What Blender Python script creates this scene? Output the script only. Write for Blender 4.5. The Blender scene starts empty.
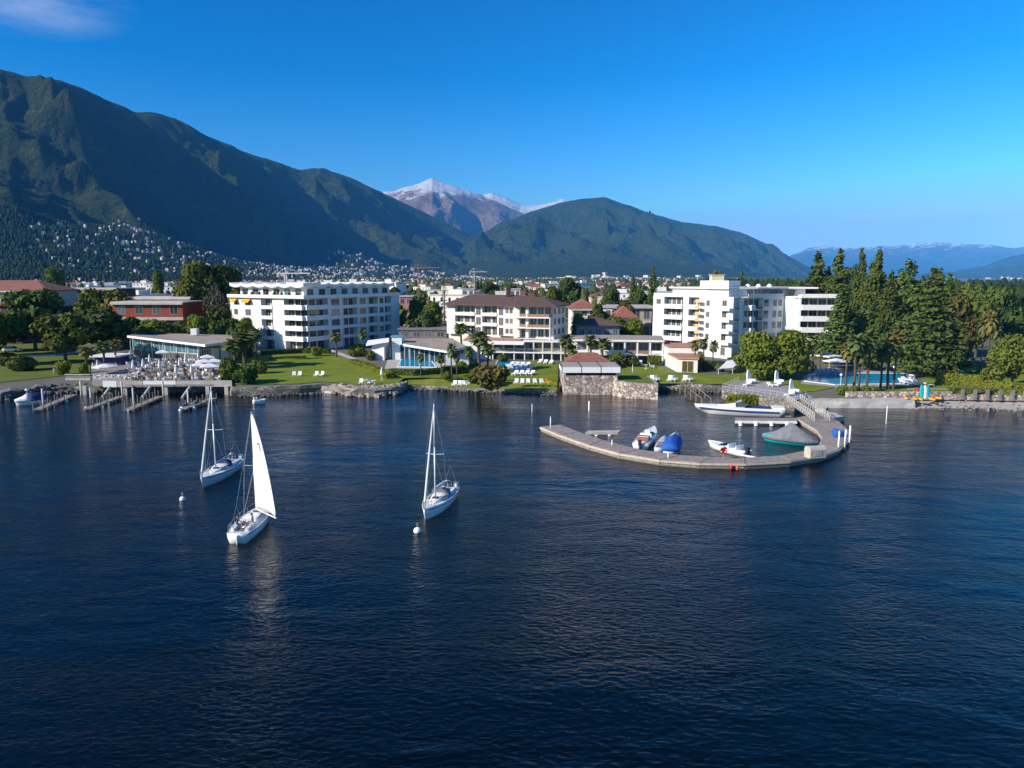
import bpy, math, random
import numpy as np
from math import radians, sin, cos, pi, hypot, atan2

random.seed(7)
S = bpy.context.scene
COL = S.collection

# ------------------------------------------------------------------ camera, sky, sun, exposure
CAM_H = 22.0
PITCH = radians(8.25)
FPX = 731.0
cam_d = bpy.data.cameras.new('camera')
cam_d.sensor_width = 36.0
cam_d.lens = 36.0 * FPX / 1024.0
cam_d.clip_start = 0.5
cam_d.clip_end = 90000.0
cam = bpy.data.objects.new('camera', cam_d)
COL.objects.link(cam)
cam.location = (0, 0, CAM_H)
cam.rotation_euler = (pi / 2 - PITCH, 0, 0)
S.camera = cam

SUN_EL = radians(28.0)
SKY_CAP = (4.4, 6.4, 7.8)                   # keeps the glow round the sun from filling the shade
SUN_DIR = (-0.89, -0.456)                     # horizontal direction towards the sun
SUN_AZ = atan2(SUN_DIR[0], SUN_DIR[1])       # clockwise from +Y

world = bpy.data.worlds.new('World')
S.world = world
world.use_nodes = True
wn, wl = world.node_tree.nodes, world.node_tree.links
wn.clear()
w_out = wn.new('ShaderNodeOutputWorld')
w_bg = wn.new('ShaderNodeBackground')
sky = wn.new('ShaderNodeTexSky')
sky.sky_type = 'NISHITA'
sky.sun_disc = False
sky.sun_elevation = SUN_EL
sky.sun_rotation = SUN_AZ
sky.altitude = 200
sky.air_density = 1.0
sky.dust_density = 0.25
sky.ozone_density = 4.0
w_hs = wn.new('ShaderNodeHueSaturation')
w_hs.inputs['Saturation'].default_value = 1.24
w_hs.inputs['Value'].default_value = 12.0
w_dim = wn.new('ShaderNodeVectorMath'); w_dim.operation = 'SCALE'
w_dim.inputs['Scale'].default_value = 0.125
w_gam = wn.new('ShaderNodeGamma')
w_gam.inputs['Gamma'].default_value = 1.45
wl.new(sky.outputs['Color'], w_dim.inputs[0])
wl.new(w_dim.outputs[0], w_gam.inputs['Color'])
wl.new(w_gam.outputs[0], w_hs.inputs['Color'])
# a thin wisp of cirrus, high in the north west
w_tc = wn.new('ShaderNodeTexCoord')
w_sep = wn.new('ShaderNodeSeparateXYZ')
wl.new(w_tc.outputs['Generated'], w_sep.inputs[0])
w_map = wn.new('ShaderNodeMapping')
w_map.inputs['Rotation'].default_value = (0.0, 0.35, 0.2)
w_map.inputs['Scale'].default_value = (5.0, 5.0, 22.0)
wl.new(w_tc.outputs['Generated'], w_map.inputs['Vector'])
w_no = wn.new('ShaderNodeTexNoise')
w_no.inputs['Scale'].default_value = 1.6
w_no.inputs['Detail'].default_value = 7
w_no.inputs['Roughness'].default_value = 0.62
wl.new(w_map.outputs[0], w_no.inputs['Vector'])
w_cr = wn.new('ShaderNodeMapRange')
w_cr.inputs['From Min'].default_value = 0.36
w_cr.inputs['From Max'].default_value = 0.75
wl.new(w_no.outputs['Fac'], w_cr.inputs['Value'])
w_dist = wn.new('ShaderNodeVectorMath'); w_dist.operation = 'DISTANCE'
_cd = np.array([-0.51, 0.81, 0.288]); _cd /= np.linalg.norm(_cd)
w_sc = wn.new('ShaderNodeVectorMath'); w_sc.operation = 'MULTIPLY'
w_sc.inputs[1].default_value = (1.0, 1.0, 3.0)
wl.new(w_tc.outputs['Generated'], w_sc.inputs[0])
wl.new(w_sc.outputs[0], w_dist.inputs[0])
w_dist.inputs[1].default_value = (_cd[0], _cd[1], _cd[2] * 3.0)
w_mr = wn.new('ShaderNodeMapRange')
w_mr.inputs['From Min'].default_value = 0.115
w_mr.inputs['From Max'].default_value = 0.03
wl.new(w_dist.outputs['Value'], w_mr.inputs['Value'])
w_mul = wn.new('ShaderNodeMath'); w_mul.operation = 'MULTIPLY'
wl.new(w_cr.outputs[0], w_mul.inputs[0]); wl.new(w_mr.outputs[0], w_mul.inputs[1])
w_mul2 = wn.new('ShaderNodeMath'); w_mul2.operation = 'MULTIPLY'
w_mul2.inputs[1].default_value = 0.5
wl.new(w_mul.outputs[0], w_mul2.inputs[0])
w_mix = wn.new('ShaderNodeMixRGB')
w_mix.inputs[2].default_value = (4.6, 5.2, 6.6, 1)
wl.new(w_mul2.outputs[0], w_mix.inputs[0])
wl.new(w_hs.outputs[0], w_mix.inputs[1])
w_min = wn.new('ShaderNodeVectorMath'); w_min.operation = 'MINIMUM'
w_min.inputs[1].default_value = SKY_CAP
wl.new(w_mix.outputs[0], w_min.inputs[0])
wl.new(w_min.outputs[0], w_bg.inputs['Color'])
w_bg.inputs['Strength'].default_value = 0.11
wl.new(w_bg.outputs[0], w_out.inputs['Surface'])

sun_d = bpy.data.lights.new('sun', 'SUN')
sun_d.energy = 5.0
sun_d.angle = radians(0.5)
sun_d.color = (1.0, 0.91, 0.78)
sun = bpy.data.objects.new('sun', sun_d)
COL.objects.link(sun)
_sd = np.array([SUN_DIR[0] * cos(SUN_EL), SUN_DIR[1] * cos(SUN_EL), sin(SUN_EL)])
from mathutils import Vector, Matrix
sun.rotation_euler = Vector(_sd).to_track_quat('Z', 'Y').to_euler()
sun.location = (-100, -40, 80)

S.view_settings.view_transform = 'Standard'
S.view_settings.look = 'None'
S.view_settings.exposure = 0.55
S.view_settings.gamma = 1.0
S.view_settings.use_curve_mapping = False
S.render.engine = 'CYCLES'
S.cycles.use_denoising = True
S.cycles.max_bounces = 6
S.cycles.diffuse_bounces = 3
S.cycles.glossy_bounces = 3
S.cycles.transmission_bounces = 4
S.cycles.transparent_max_bounces = 8
S.cycles.volume_bounces = 0
S.cycles.caustics_reflective = False
S.cycles.caustics_refractive = False
S.cycles.sample_clamp_indirect = 4.0

# ------------------------------------------------------------------ helpers
_c, _s = cos(PITCH), sin(PITCH)


def ray(px, py):
    return np.array([px - 512.0, FPX * _c + (384 - py) * _s, -FPX * _s + (384 - py) * _c])


def W(px, py, z=0.0):
    """Where the sight line through a point of the photograph meets the level z."""
    d = ray(px, py)
    t = (z - CAM_H) / d[2]
    return np.array([d[0] * t, d[1] * t, z])


def D(px, py, Y):
    """Where that sight line stands at distance Y."""
    d = ray(px, py)
    t = Y / d[1]
    return np.array([d[0] * t, Y, CAM_H + d[2] * t])


def tag(o, label=None, cat=None, group=None, kind=None):
    if label: o['label'] = label
    if cat: o['category'] = cat
    if group: o['group'] = group
    if kind: o['kind'] = kind
    return o


def empty(name, loc, rz=0.0, label=None, cat=None, group=None):
    o = bpy.data.objects.new(name, None)
    COL.objects.link(o)
    o.location = loc
    o.rotation_euler = (0, 0, rz)
    o.empty_display_size = 0.5
    return tag(o, label, cat, group)


def link_copy(o, parent=None):
    c = o.copy()
    COL.objects.link(c)
    if parent is not None:
        c.parent = parent
    return c


def copy_tree(o, parent=None):
    c = link_copy(o, parent)
    for ch in list(o.children):
        copy_tree(ch, c)
    return c


class MB:
    """Collects shapes; build() links them as one mesh object."""
    def __init__(self):
        self.v, self.f, self.m = [], [], []

    def add(self, vs, fs, mi=0):
        b = len(self.v)
        self.v += [tuple(map(float, p)) for p in vs]
        self.f += [tuple(i + b for i in f) for f in fs]
        self.m += [mi] * len(fs)
        return self

    def hexa(self, p, mi=0):
        return self.add(p, [(3, 2, 1, 0), (4, 5, 6, 7), (0, 1, 5, 4), (1, 2, 6, 5), (2, 3, 7, 6), (3, 0, 4, 7)], mi)

    def box(self, x0, x1, y0, y1, z0, z1, mi=0):
        return self.hexa([(x0, y0, z0), (x1, y0, z0), (x1, y1, z0), (x0, y1, z0),
                          (x0, y0, z1), (x1, y0, z1), (x1, y1, z1), (x0, y1, z1)], mi)

    def fbox(self, F, u0, u1, d0, d1, z0, z1, mi=0):
        """A box in a facade's frame: u along it, d outwards, z up."""
        P = F.p
        a = [P(u0, d1), P(u1, d1), P(u1, d0), P(u0, d0)]
        return self.hexa([(x, y, z0) for x, y in a] + [(x, y, z1) for x, y in a], mi)

    def prism(self, poly, z0, z1, mi=0, cap=None):
        n = len(poly)
        zz0 = z0 if hasattr(z0, '__len__') else [z0] * n
        zz1 = z1 if hasattr(z1, '__len__') else [z1] * n
        vs = [(p[0], p[1], zz0[i]) for i, p in enumerate(poly)] + [(p[0], p[1], zz1[i]) for i, p in enumerate(poly)]
        sides = [(i, (i + 1) % n, n + (i + 1) % n, n + i) for i in range(n)]
        b = len(self.v)
        self.add(vs, sides + [tuple(range(n - 1, -1, -1))], mi)
        self.f.append(tuple(b + n + i for i in range(n)))
        self.m.append(mi if cap is None else cap)
        return self

    def tube(self, p0, p1, r0, r1=None, n=8, mi=0, caps=True):
        r1 = r0 if r1 is None else r1
        p0, p1 = Vector(p0), Vector(p1)
        d = p1 - p0
        if d.length < 1e-6: return self
        q = d.to_track_quat('Z', 'Y')
        vs = []
        for p, r in ((p0, r0), (p1, r1)):
            for k in range(n):
                a = 2 * pi * k / n
                vs.append(p + q @ Vector((r * cos(a), r * sin(a), 0)))
        fs = [(k, (k + 1) % n, n + (k + 1) % n, n + k) for k in range(n)]
        if caps: fs += [tuple(range(n - 1, -1, -1)), tuple(range(n, 2 * n))]
        return self.add(vs, fs, mi)

    def path(self, pts, rs, n=8, mi=0):
        for i in range(len(pts) - 1):
            self.tube(pts[i], pts[i + 1], rs[i], rs[i + 1], n, mi)
        return self

    def lathe(self, prof, n=16, c=(0, 0, 0), mi=0):
        vs, fs = [], []
        for r, z in prof:
            for k in range(n):
                a = 2 * pi * k / n
                vs.append((c[0] + r * cos(a), c[1] + r * sin(a), c[2] + z))
        for j in range(len(prof) - 1):
            for k in range(n):
                fs.append((j * n + k, j * n + (k + 1) % n, (j + 1) * n + (k + 1) % n, (j + 1) * n + k))
        fs.append(tuple(range(n - 1, -1, -1)))
        fs.append(tuple(range((len(prof) - 1) * n, len(prof) * n)))
        return self.add(vs, fs, mi)

    def loft(self, rings, mi=0, cap=True):
        n = len(rings[0])
        vs = [p for r in rings for p in r]
        fs = []
        for j in range(len(rings) - 1):
            for k in range(n):
                fs.append((j * n + k, j * n + (k + 1) % n, (j + 1) * n + (k + 1) % n, (j + 1) * n + k))
        if cap:
            fs += [tuple(range(n - 1, -1, -1)), tuple(range((len(rings) - 1) * n, len(rings) * n))]
        return self.add(vs, fs, mi)

    def mesh(self, name, mats):
        me = bpy.data.meshes.new(name)
        me.from_pydata(self.v, [], self.f)
        for m in (mats if isinstance(mats, (list, tuple)) else [mats]):
            me.materials.append(m)
        if any(self.m):
            me.polygons.foreach_set('material_index', self.m)
        me.update()
        return me

    def build(self, name, mats, parent=None, smooth=False, loc=None, rz=None):
        me = self.mesh(name, mats)
        if smooth:
            me.polygons.foreach_set('use_smooth', [True] * len(me.polygons))
        return obj(name, me, parent, loc, rz)


def obj(name, me, parent=None, loc=None, rz=None):
    o = bpy.data.objects.new(name, me)
    COL.objects.link(o)
    if parent is not None: o.parent = parent
    if loc is not None: o.location = loc
    if rz is not None: o.rotation_euler = (0, 0, rz)
    return o


def np_mesh(name, verts, quads, mat, smooth=False):
    """Fast mesh from numpy arrays; quads is n x 4 (or n x 3)."""
    me = bpy.data.meshes.new(name)
    k = quads.shape[1]
    me.vertices.add(len(verts))
    me.vertices.foreach_set('co', np.asarray(verts, np.float32).ravel())
    me.loops.add(quads.size)
    me.loops.foreach_set('vertex_index', np.asarray(quads, np.int32).ravel())
    me.polygons.add(len(quads))
    me.polygons.foreach_set('loop_start', np.arange(0, quads.size, k, dtype=np.int32))
    me.update(calc_edges=True)
    if smooth:
        me.polygons.foreach_set('use_smooth', np.ones(len(quads), bool))
    me.materials.append(mat)
    me.validate()
    return me


# --- numpy gradient noise
def _hash(ix, iy, seed):
    n = (ix.astype(np.int64) * 374761393 + iy.astype(np.int64) * 668265263 + seed * 1442695041) & 0xFFFFFFFF
    n = ((n ^ (n >> 13)) * 1274126177) & 0xFFFFFFFF
    return ((n ^ (n >> 16)) & 0xFFFFFF) / float(0xFFFFFF)


def noise2(x, y, seed=0):
    ix, iy = np.floor(x), np.floor(y)
    fx, fy = x - ix, y - iy
    u = fx * fx * fx * (fx * (fx * 6 - 15) + 10)
    v = fy * fy * fy * (fy * (fy * 6 - 15) + 10)

    def g(a, b):
        h = _hash(ix + a, iy + b, seed) * 2 * pi
        return np.cos(h) * (fx - a) + np.sin(h) * (fy - b)
    return ((g(0, 0) * (1 - u) + g(1, 0) * u) * (1 - v) + (g(0, 1) * (1 - u) + g(1, 1) * u) * v) * 1.5


def fbm(x, y, seed=0, oct=5, gain=0.5):
    t, a = np.zeros_like(x), 1.0
    for k in range(oct):
        t = t + a * noise2(x * 2 ** k, y * 2 ** k, seed + k * 17)
        a *= gain
    return t


def ridged(x, y, seed=0, oct=5, gain=0.5):
    t, a, wgt = np.zeros_like(x), 1.0, np.ones_like(x)
    for k in range(oct):
        n = 1.0 - np.abs(noise2(x * 2 ** k, y * 2 ** k, seed + k * 17))
        n = n * n
        t = t + a * n * wgt
        wgt = np.clip(n * 1.4, 0, 1)
        a *= gain
    return t


# ------------------------------------------------------------------ materials
def lin(h):
    r = [int(h[i:i + 2], 16) / 255 for i in (0, 2, 4)]
    return tuple(c / 12.92 if c <= 0.04045 else ((c + 0.055) / 1.055) ** 2.4 for c in r)


_mats = {}


def mat(name, col, rough=0.7, var=0.12, scale=1.5, bump=0.0, bscale=None, metal=0.0, spec=0.4, col2=None,
        translucent=0.0, objvar=0.0, emit=None):
    """A Principled material whose colour wanders a little with noise."""
    if name in _mats: return _mats[name]
    m = bpy.data.materials.new(name)
    m.use_nodes = True
    n, l = m.node_tree.nodes, m.node_tree.links
    b = n['Principled BSDF']
    b.inputs['Roughness'].default_value = rough
    b.inputs['Metallic'].default_value = metal
    b.inputs['Specular IOR Level'].default_value = spec
    tc = n.new('ShaderNodeTexCoord')
    no = n.new('ShaderNodeTexNoise')
    no.inputs['Scale'].default_value = scale
    no.inputs['Detail'].default_value = 6
    no.inputs['Roughness'].default_value = 0.65
    l.new(tc.outputs['Object'], no.inputs['Vector'])
    mr = n.new('ShaderNodeMapRange')
    mr.inputs['From Min'].default_value = 0.3
    mr.inputs['From Max'].default_value = 0.7
    l.new(no.outputs['Fac'], mr.inputs['Value'])
    mx = n.new('ShaderNodeMixRGB')
    c2 = col2 if col2 else tuple(min(1, c * (1 - 2 * var)) for c in col)
    c1 = col if col2 else tuple(min(0.92, c * (1 + var)) for c in col)
    mx.inputs[1].default_value = (*c1, 1)
    mx.inputs[2].default_value = (*c2, 1)
    l.new(mr.outputs[0], mx.inputs[0])
    out = mx.outputs[0]
    if objvar:
        oi = n.new('ShaderNodeObjectInfo')
        hs = n.new('ShaderNodeHueSaturation')
        a = n.new('ShaderNodeMapRange')
        a.inputs['To Min'].default_value = 1 - objvar
        a.inputs['To Max'].default_value = 1 + objvar
        l.new(oi.outputs['Random'], a.inputs['Value'])
        l.new(a.outputs[0], hs.inputs['Value'])
        a2 = n.new('ShaderNodeMapRange')
        a2.inputs['To Min'].default_value = 0.5 - objvar * 0.08
        a2.inputs['To Max'].default_value = 0.5 + objvar * 0.05
        l.new(oi.outputs['Random'], a2.inputs['Value'])
        l.new(a2.outputs[0], hs.inputs['Hue'])
        l.new(out, hs.inputs['Color'])
        out = hs.outputs[0]
    l.new(out, b.inputs['Base Color'])
    if bump:
        bn = n.new('ShaderNodeTexNoise')
        bn.inputs['Scale'].default_value = bscale or scale * 4
        bn.inputs['Detail'].default_value = 5
        l.new(tc.outputs['Object'], bn.inputs['Vector'])
        bp = n.new('ShaderNodeBump')
        bp.inputs['Strength'].default_value = 1.0
        bp.inputs['Distance'].default_value = bump
        l.new(bn.outputs['Fac'], bp.inputs['Height'])
        l.new(bp.outputs[0], b.inputs['Normal'])
    if translucent:
        tr = n.new('ShaderNodeBsdfTranslucent')
        l.new(out, tr.inputs['Color'])
        ms = n.new('ShaderNodeMixShader')
        ms.inputs[0].default_value = translucent
        l.new(b.outputs[0], ms.inputs[1]); l.new(tr.outputs[0], ms.inputs[2])
        l.new(ms.outputs[0], n['Material Output'].inputs['Surface'])
    _mats[name] = m
    return m


def stone_mat(name, c1, c2, c3, scale=0.9, mortar=(0.12, 0.11, 0.1), bump=0.12):
    """Irregular stones with dark joints."""
    m = bpy.data.materials.new(name)
    m.use_nodes = True
    n, l = m.node_tree.nodes, m.node_tree.links
    b = n['Principled BSDF']
    b.inputs['Roughness'].default_value = 0.9
    tc = n.new('ShaderNodeTexCoord')
    no = n.new('ShaderNodeTexNoise'); no.inputs['Scale'].default_value = 1.3
    l.new(tc.outputs['Object'], no.inputs['Vector'])
    mxv = n.new('ShaderNodeMixRGB'); mxv.inputs[0].default_value = 0.45
    l.new(tc.outputs['Object'], mxv.inputs[1]); l.new(no.outputs['Color'], mxv.inputs[2])
    v = n.new('ShaderNodeTexVoronoi'); v.inputs['Scale'].default_value = scale
    v2 = n.new('ShaderNodeTexVoronoi'); v2.feature = 'DISTANCE_TO_EDGE'; v2.inputs['Scale'].default_value = scale
    l.new(mxv.outputs[0], v.inputs['Vector']); l.new(mxv.outputs[0], v2.inputs['Vector'])
    sp = n.new('ShaderNodeSeparateColor'); l.new(v.outputs['Color'], sp.inputs[0])
    r = n.new('ShaderNodeValToRGB')
    e = r.color_ramp.elements
    e[0].position = 0.0; e[0].color = (*c1, 1)
    e[1].position = 1.0; e[1].color = (*c3, 1)
    q = r.color_ramp.elements.new(0.5); q.color = (*c2, 1)
    l.new(sp.outputs[0], r.inputs[0])
    mr = n.new('ShaderNodeMapRange'); mr.inputs['From Max'].default_value = 0.09
    l.new(v2.outputs['Distance'], mr.inputs['Value'])
    mx = n.new('ShaderNodeMixRGB'); mx.inputs[1].default_value = (*mortar, 1)
    l.new(mr.outputs[0], mx.inputs[0]); l.new(r.outputs[0], mx.inputs[2])
    l.new(mx.outputs[0], b.inputs['Base Color'])
    bp = n.new('ShaderNodeBump'); bp.inputs['Distance'].default_value = bump
    l.new(mr.outputs[0], bp.inputs['Height']); l.new(bp.outputs[0], b.inputs['Normal'])
    _mats[name] = m
    return m


def mountain_mat(name, forest, forest2, meadow, rock, rock2, rock_z, snow_z=None, meadow_amt=0.5, fz=260.0):
    m = bpy.data.materials.new(name)
    m.use_nodes = True
    n, l = m.node_tree.nodes, m.node_tree.links
    b = n['Principled BSDF']
    b.inputs['Roughness'].default_value = 1.0
    b.inputs['Specular IOR Level'].default_value = 0.05
    geo = n.new('ShaderNodeNewGeometry')
    sp = n.new('ShaderNodeSeparateXYZ'); l.new(geo.outputs['Position'], sp.inputs[0])

    def noise(sc, det=8, ro=0.6):
        t = n.new('ShaderNodeTexNoise')
        t.inputs['Scale'].default_value = sc; t.inputs['Detail'].default_value = det; t.inputs['Roughness'].default_value = ro
        l.new(geo.outputs['Position'], t.inputs['Vector'])
        return t.outputs['Fac']

    def rng(s, a, c, lo=0.0, hi=1.0):
        t = n.new('ShaderNodeMapRange')
        t.inputs['From Min'].default_value = a; t.inputs['From Max'].default_value = c
        t.inputs['To Min'].default_value = lo; t.inputs['To Max'].default_value = hi
        l.new(s, t.inputs['Value'])
        return t.outputs[0]

    def mix(f, c1, c2):
        t = n.new('ShaderNodeMixRGB')
        l.new(f, t.inputs[0])
        for i, c in ((1, c1), (2, c2)):
            if isinstance(c, tuple): t.inputs[i].default_value = (*c, 1)
            else: l.new(c, t.inputs[i])
        return t.outputs[0]

    def math2(op, a, c):
        t = n.new('ShaderNodeMath'); t.operation = op
        for i, x in ((0, a), (1, c)):
            if isinstance(x, (int, float)): t.inputs[i].default_value = x
            else: l.new(x, t.inputs[i])
        return t.outputs[0]
    n_big, n_mid, n_fine = noise(0.0012, 6), noise(0.006, 8, 0.65), noise(0.05, 5, 0.7)
    fcol = mix(rng(n_fine, 0.38, 0.62), forest, forest2)
    fcol = mix(rng(n_mid, 0.62 - 0.1 * meadow_amt, 0.80), fcol, meadow)
    zr = math2('ADD', sp.outputs['Z'], math2('MULTIPLY', math2('SUBTRACT', n_mid, 0.5), fz * 3))
    zr = math2('ADD', zr, math2('MULTIPLY', math2('SUBTRACT', n_big, 0.5), fz * 2))
    rcol = mix(rng(n_mid, 0.35, 0.65), rock, rock2)
    c = mix(rng(zr, rock_z - fz, rock_z + fz), fcol, rcol)
    if snow_z:
        zs = math2('ADD', sp.outputs['Z'], math2('MULTIPLY', math2('SUBTRACT', noise(0.004, 10, 0.7), 0.5), 900))
        c = mix(rng(zs, snow_z - 50, snow_z + 60), c, (0.82, 0.84, 0.88))
    l.new(c, b.inputs['Base Color'])
    bp = n.new('ShaderNodeBump'); bp.inputs['Distance'].default_value = 42.0; bp.inputs['Strength'].default_value = 1.0
    h = math2('ADD', math2('MULTIPLY', n_mid, 3.0), n_fine)
    l.new(h, bp.inputs['Height']); l.new(bp.outputs[0], b.inputs['Normal'])
    return m


def water_mat():
    m = bpy.data.materials.new('lake_water')
    m.use_nodes = True
    n, l = m.node_tree.nodes, m.node_tree.links
    b = n['Principled BSDF']
    b.inputs['Base Color'].default_value = (0.0005, 0.0018, 0.0028, 1)
    b.inputs['Roughness'].default_value = 0.03
    b.inputs['IOR'].default_value = 1.333
    b.inputs['Specular IOR Level'].default_value = 0.5
    geo = n.new('ShaderNodeNewGeometry')

    def noise(sx, sy, rot, det, dist=0.0):
        mp = n.new('ShaderNodeMapping')
        mp.inputs['Scale'].default_value = (sx, sy, 1)
        mp.inputs['Rotation'].default_value = (0, 0, rot)
        l.new(geo.outputs['Position'], mp.inputs['Vector'])
        t = n.new('ShaderNodeTexNoise'); t.noise_dimensions = '2D'
        t.inputs['Scale'].default_value = 1.0; t.inputs['Detail'].default_value = det
        t.inputs['Roughness'].default_value = 0.55
        t.inputs['Distortion'].default_value = dist
        l.new(mp.outputs[0], t.inputs['Vector'])
        return t.outputs['Fac']

    def math2(op, a, c):
        t = n.new('ShaderNodeMath'); t.operation = op
        for i, x in ((0, a), (1, c)):
            if isinstance(x, (int, float)): t.inputs[i].default_value = x
            else: l.new(x, t.inputs[i])
        return t.outputs[0]
    small = noise(1.7, 3.2, radians(18), 5, 0.5)
    swell = noise(0.16, 0.32, radians(12), 3, 0.3)
    gust = noise(0.018, 0.05, radians(8), 3, 0.5)
    gm = n.new('ShaderNodeMapRange')
    gm.inputs['From Min'].default_value = 0.35; gm.inputs['From Max'].default_value = 0.65
    gm.inputs['To Min'].default_value = 0.55; gm.inputs['To Max'].default_value = 1.25
    l.new(gust, gm.inputs['Value'])
    h = math2('ADD', math2('MULTIPLY', math2('MULTIPLY', small, gm.outputs[0]), 0.072), math2('MULTIPLY', swell, 0.18))
    bp = n.new('ShaderNodeBump'); bp.inputs['Distance'].default_value = 1.0; bp.inputs['Strength'].default_value = 1.0
    l.new(h, bp.inputs['Height']); l.new(bp.outputs[0], b.inputs['Normal'])
    return m


def grass_mat(name, c1, c2, sc=0.35):
    return mat(name, c1, 1.0, scale=sc, col2=c2, bump=0.08, bscale=6, spec=0.1)


WHITE = mat('white_render', (0.74, 0.725, 0.70), 0.8, 0.05, 0.35, bump=0.01, bscale=8)
CREAM = mat('cream_render', (0.71, 0.67, 0.59), 0.85, 0.06, 0.35, bump=0.01, bscale=8)
SAND = mat('sand_render', (0.62, 0.52, 0.38), 0.85, 0.08, 0.4)
CONC = mat('pale_concrete', (0.46, 0.43, 0.40), 0.9, 0.14, 0.8, bump=0.02)
DKCONC = mat('dark_concrete', (0.20, 0.19, 0.18), 0.9, 0.2, 0.8, bump=0.02)
ROOFG = mat('gravel_roof', (0.34, 0.28, 0.24), 0.95, 0.15, 0.5, bump=0.03, bscale=9)
BROWNTILE = mat('brown_roof_tiles', (0.12, 0.07, 0.055), 0.85, 0.18, 1.2, bump=0.05, bscale=7)
REDTILE = mat('red_roof_tiles', (0.26, 0.105, 0.075), 0.85, 0.2, 1.2, bump=0.05, bscale=7)
TERRA = mat('terracotta_roof', (0.42, 0.22, 0.15), 0.85, 0.15, 0.9, bump=0.03)
BRICKRED = mat('red_brick_render', (0.26, 0.055, 0.03), 0.85, 0.15, 0.8)
DARKBROWN = mat('dark_brown_cladding', (0.07, 0.03, 0.025), 0.8, 0.2, 0.8)
GLASS = mat('window_glass', (0.085, 0.105, 0.125), 0.08, 0.3, 0.25, spec=0.6, objvar=0.6)
GLASSB = mat('blue_green_glass', (0.06, 0.17, 0.22), 0.08, 0.3, 0.25, spec=0.6)
DARK = mat('gap_shade_black', (0.02, 0.02, 0.022), 0.9, 0.3, 0.5)
FRAME = mat('window_frame', (0.42, 0.36, 0.29), 0.6, 0.1, 2)
WFRAME = mat('white_frame', (0.75, 0.74, 0.72), 0.5, 0.05, 2)
STEEL = mat('galvanised_steel', (0.45, 0.46, 0.47), 0.4, 0.1, 3, metal=0.7)
ALU = mat('mast_alloy', (0.72, 0.72, 0.70), 0.4, 0.06, 2, metal=0.2)
WOOD = mat('grey_weathered_boards', (0.30, 0.255, 0.225), 0.85, 0.2, 2.0, bump=0.01)
DKWOOD = mat('dark_timber', (0.10, 0.075, 0.055), 0.85, 0.2, 2.0)
GEL = mat('white_gelcoat', (0.82, 0.82, 0.80), 0.25, 0.03, 1.0, spec=0.5)
GELGREY = mat('grey_blue_gelcoat', (0.50, 0.54, 0.62), 0.3, 0.04, 1.0, spec=0.5)
SAILW = mat('white_sailcloth', (0.88, 0.89, 0.91), 0.7, 0.02, 0.6, translucent=0.25)
NAVY = mat('navy_canvas', (0.02, 0.04, 0.14), 0.8, 0.15, 2)
BLUEC = mat('bright_blue_canvas', (0.015, 0.10, 0.42), 0.8, 0.15, 1.5, bump=0.03, bscale=3)
TURQ = mat('turquoise_paint', (0.01, 0.38, 0.46), 0.4, 0.08, 1.5)
GREYC = mat('grey_brown_canvas', (0.17, 0.175, 0.20), 0.9, 0.15, 1.2, bump=0.05, bscale=2.5)
REDP = mat('red_paint', (0.50, 0.02, 0.025), 0.5, 0.1, 3)
ORANGE = mat('orange_paint', (0.60, 0.10, 0.03), 0.6, 0.1, 3)
YELLOWC = mat('yellow_awning', (0.72, 0.38, 0.02), 0.8, 0.08, 2)
WCANV = mat('white_canvas', (0.80, 0.79, 0.77), 0.9, 0.06, 1.0, translucent=0.15)
WPLAST = mat('white_plastic', (0.80, 0.80, 0.79), 0.5, 0.04, 3)
BLACK = mat('black_rubber', (0.015, 0.015, 0.016), 0.6, 0.2, 3)
POOL = mat('pool_water', (0.01, 0.36, 0.62), 0.05, 0.2, 0.6, bump=0.02, bscale=1.5, spec=0.5)
STONE = stone_mat('pink_grey_stone', (0.25, 0.175, 0.145), (0.46, 0.37, 0.32), (0.68, 0.60, 0.54), 2.6, (0.17, 0.13, 0.11), 0.10)
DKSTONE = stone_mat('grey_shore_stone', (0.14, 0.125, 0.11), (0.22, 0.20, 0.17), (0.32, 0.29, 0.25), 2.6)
PAVE = stone_mat('grey_paving', (0.30, 0.28, 0.28), (0.34, 0.32, 0.33), (0.38, 0.36, 0.36), 1.2, (0.2, 0.19, 0.19), 0.01)
BARK = mat('bark', (0.10, 0.075, 0.055), 0.95, 0.25, 3, bump=0.03)
PALEBARK = mat('pale_bark', (0.26, 0.22, 0.17), 0.95, 0.2, 3, bump=0.03)
SKIN = mat('skin', (0.50, 0.30, 0.22), 0.6, 0.05, 4)
# ------------------------------------------------------------------ the setting: water, ground, mountains, air
XE, YE0, YE1 = 15500.0, -400.0, 25500.0
wm = MB()
wm.add([(-XE, YE0, 0), (XE, YE0, 0), (XE, YE1, 0), (-XE, YE1, 0)], [(0, 1, 2, 3)])
water = tag(wm.build('lake_water', water_mat()), kind='structure')

# shoreline: where the water ends, left to right
SHORE = [(-420, 400), (-160, 400), (-30, 401), (0, 400), (20, 396.5), (45, 392.5), (75, 391.5), (95, 393), (130, 393), (180, 392),
         (225, 391.5), (232, 396), (260, 395.5), (300, 394), (322, 392.5), (336, 393.5), (350, 396), (375, 396.5),
         (396, 394.5), (404, 389), (425, 388.5), (435, 390), (470, 391), (500, 392.5), (530, 394), (556, 394),
         (562, 389), (660, 389), (686, 391), (710, 391), (735, 391.5), (765, 393), (800, 400), (812, 407.5),
         (870, 408), (915, 408), (960, 408.5), (1000, 409.5), (1060, 412), (1200, 416), (1450, 418)]
SH = [W(x, y, 0.0)[:2] for x, y in SHORE]
GZ = 1.4                                     # level of the lakeside gardens


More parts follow.
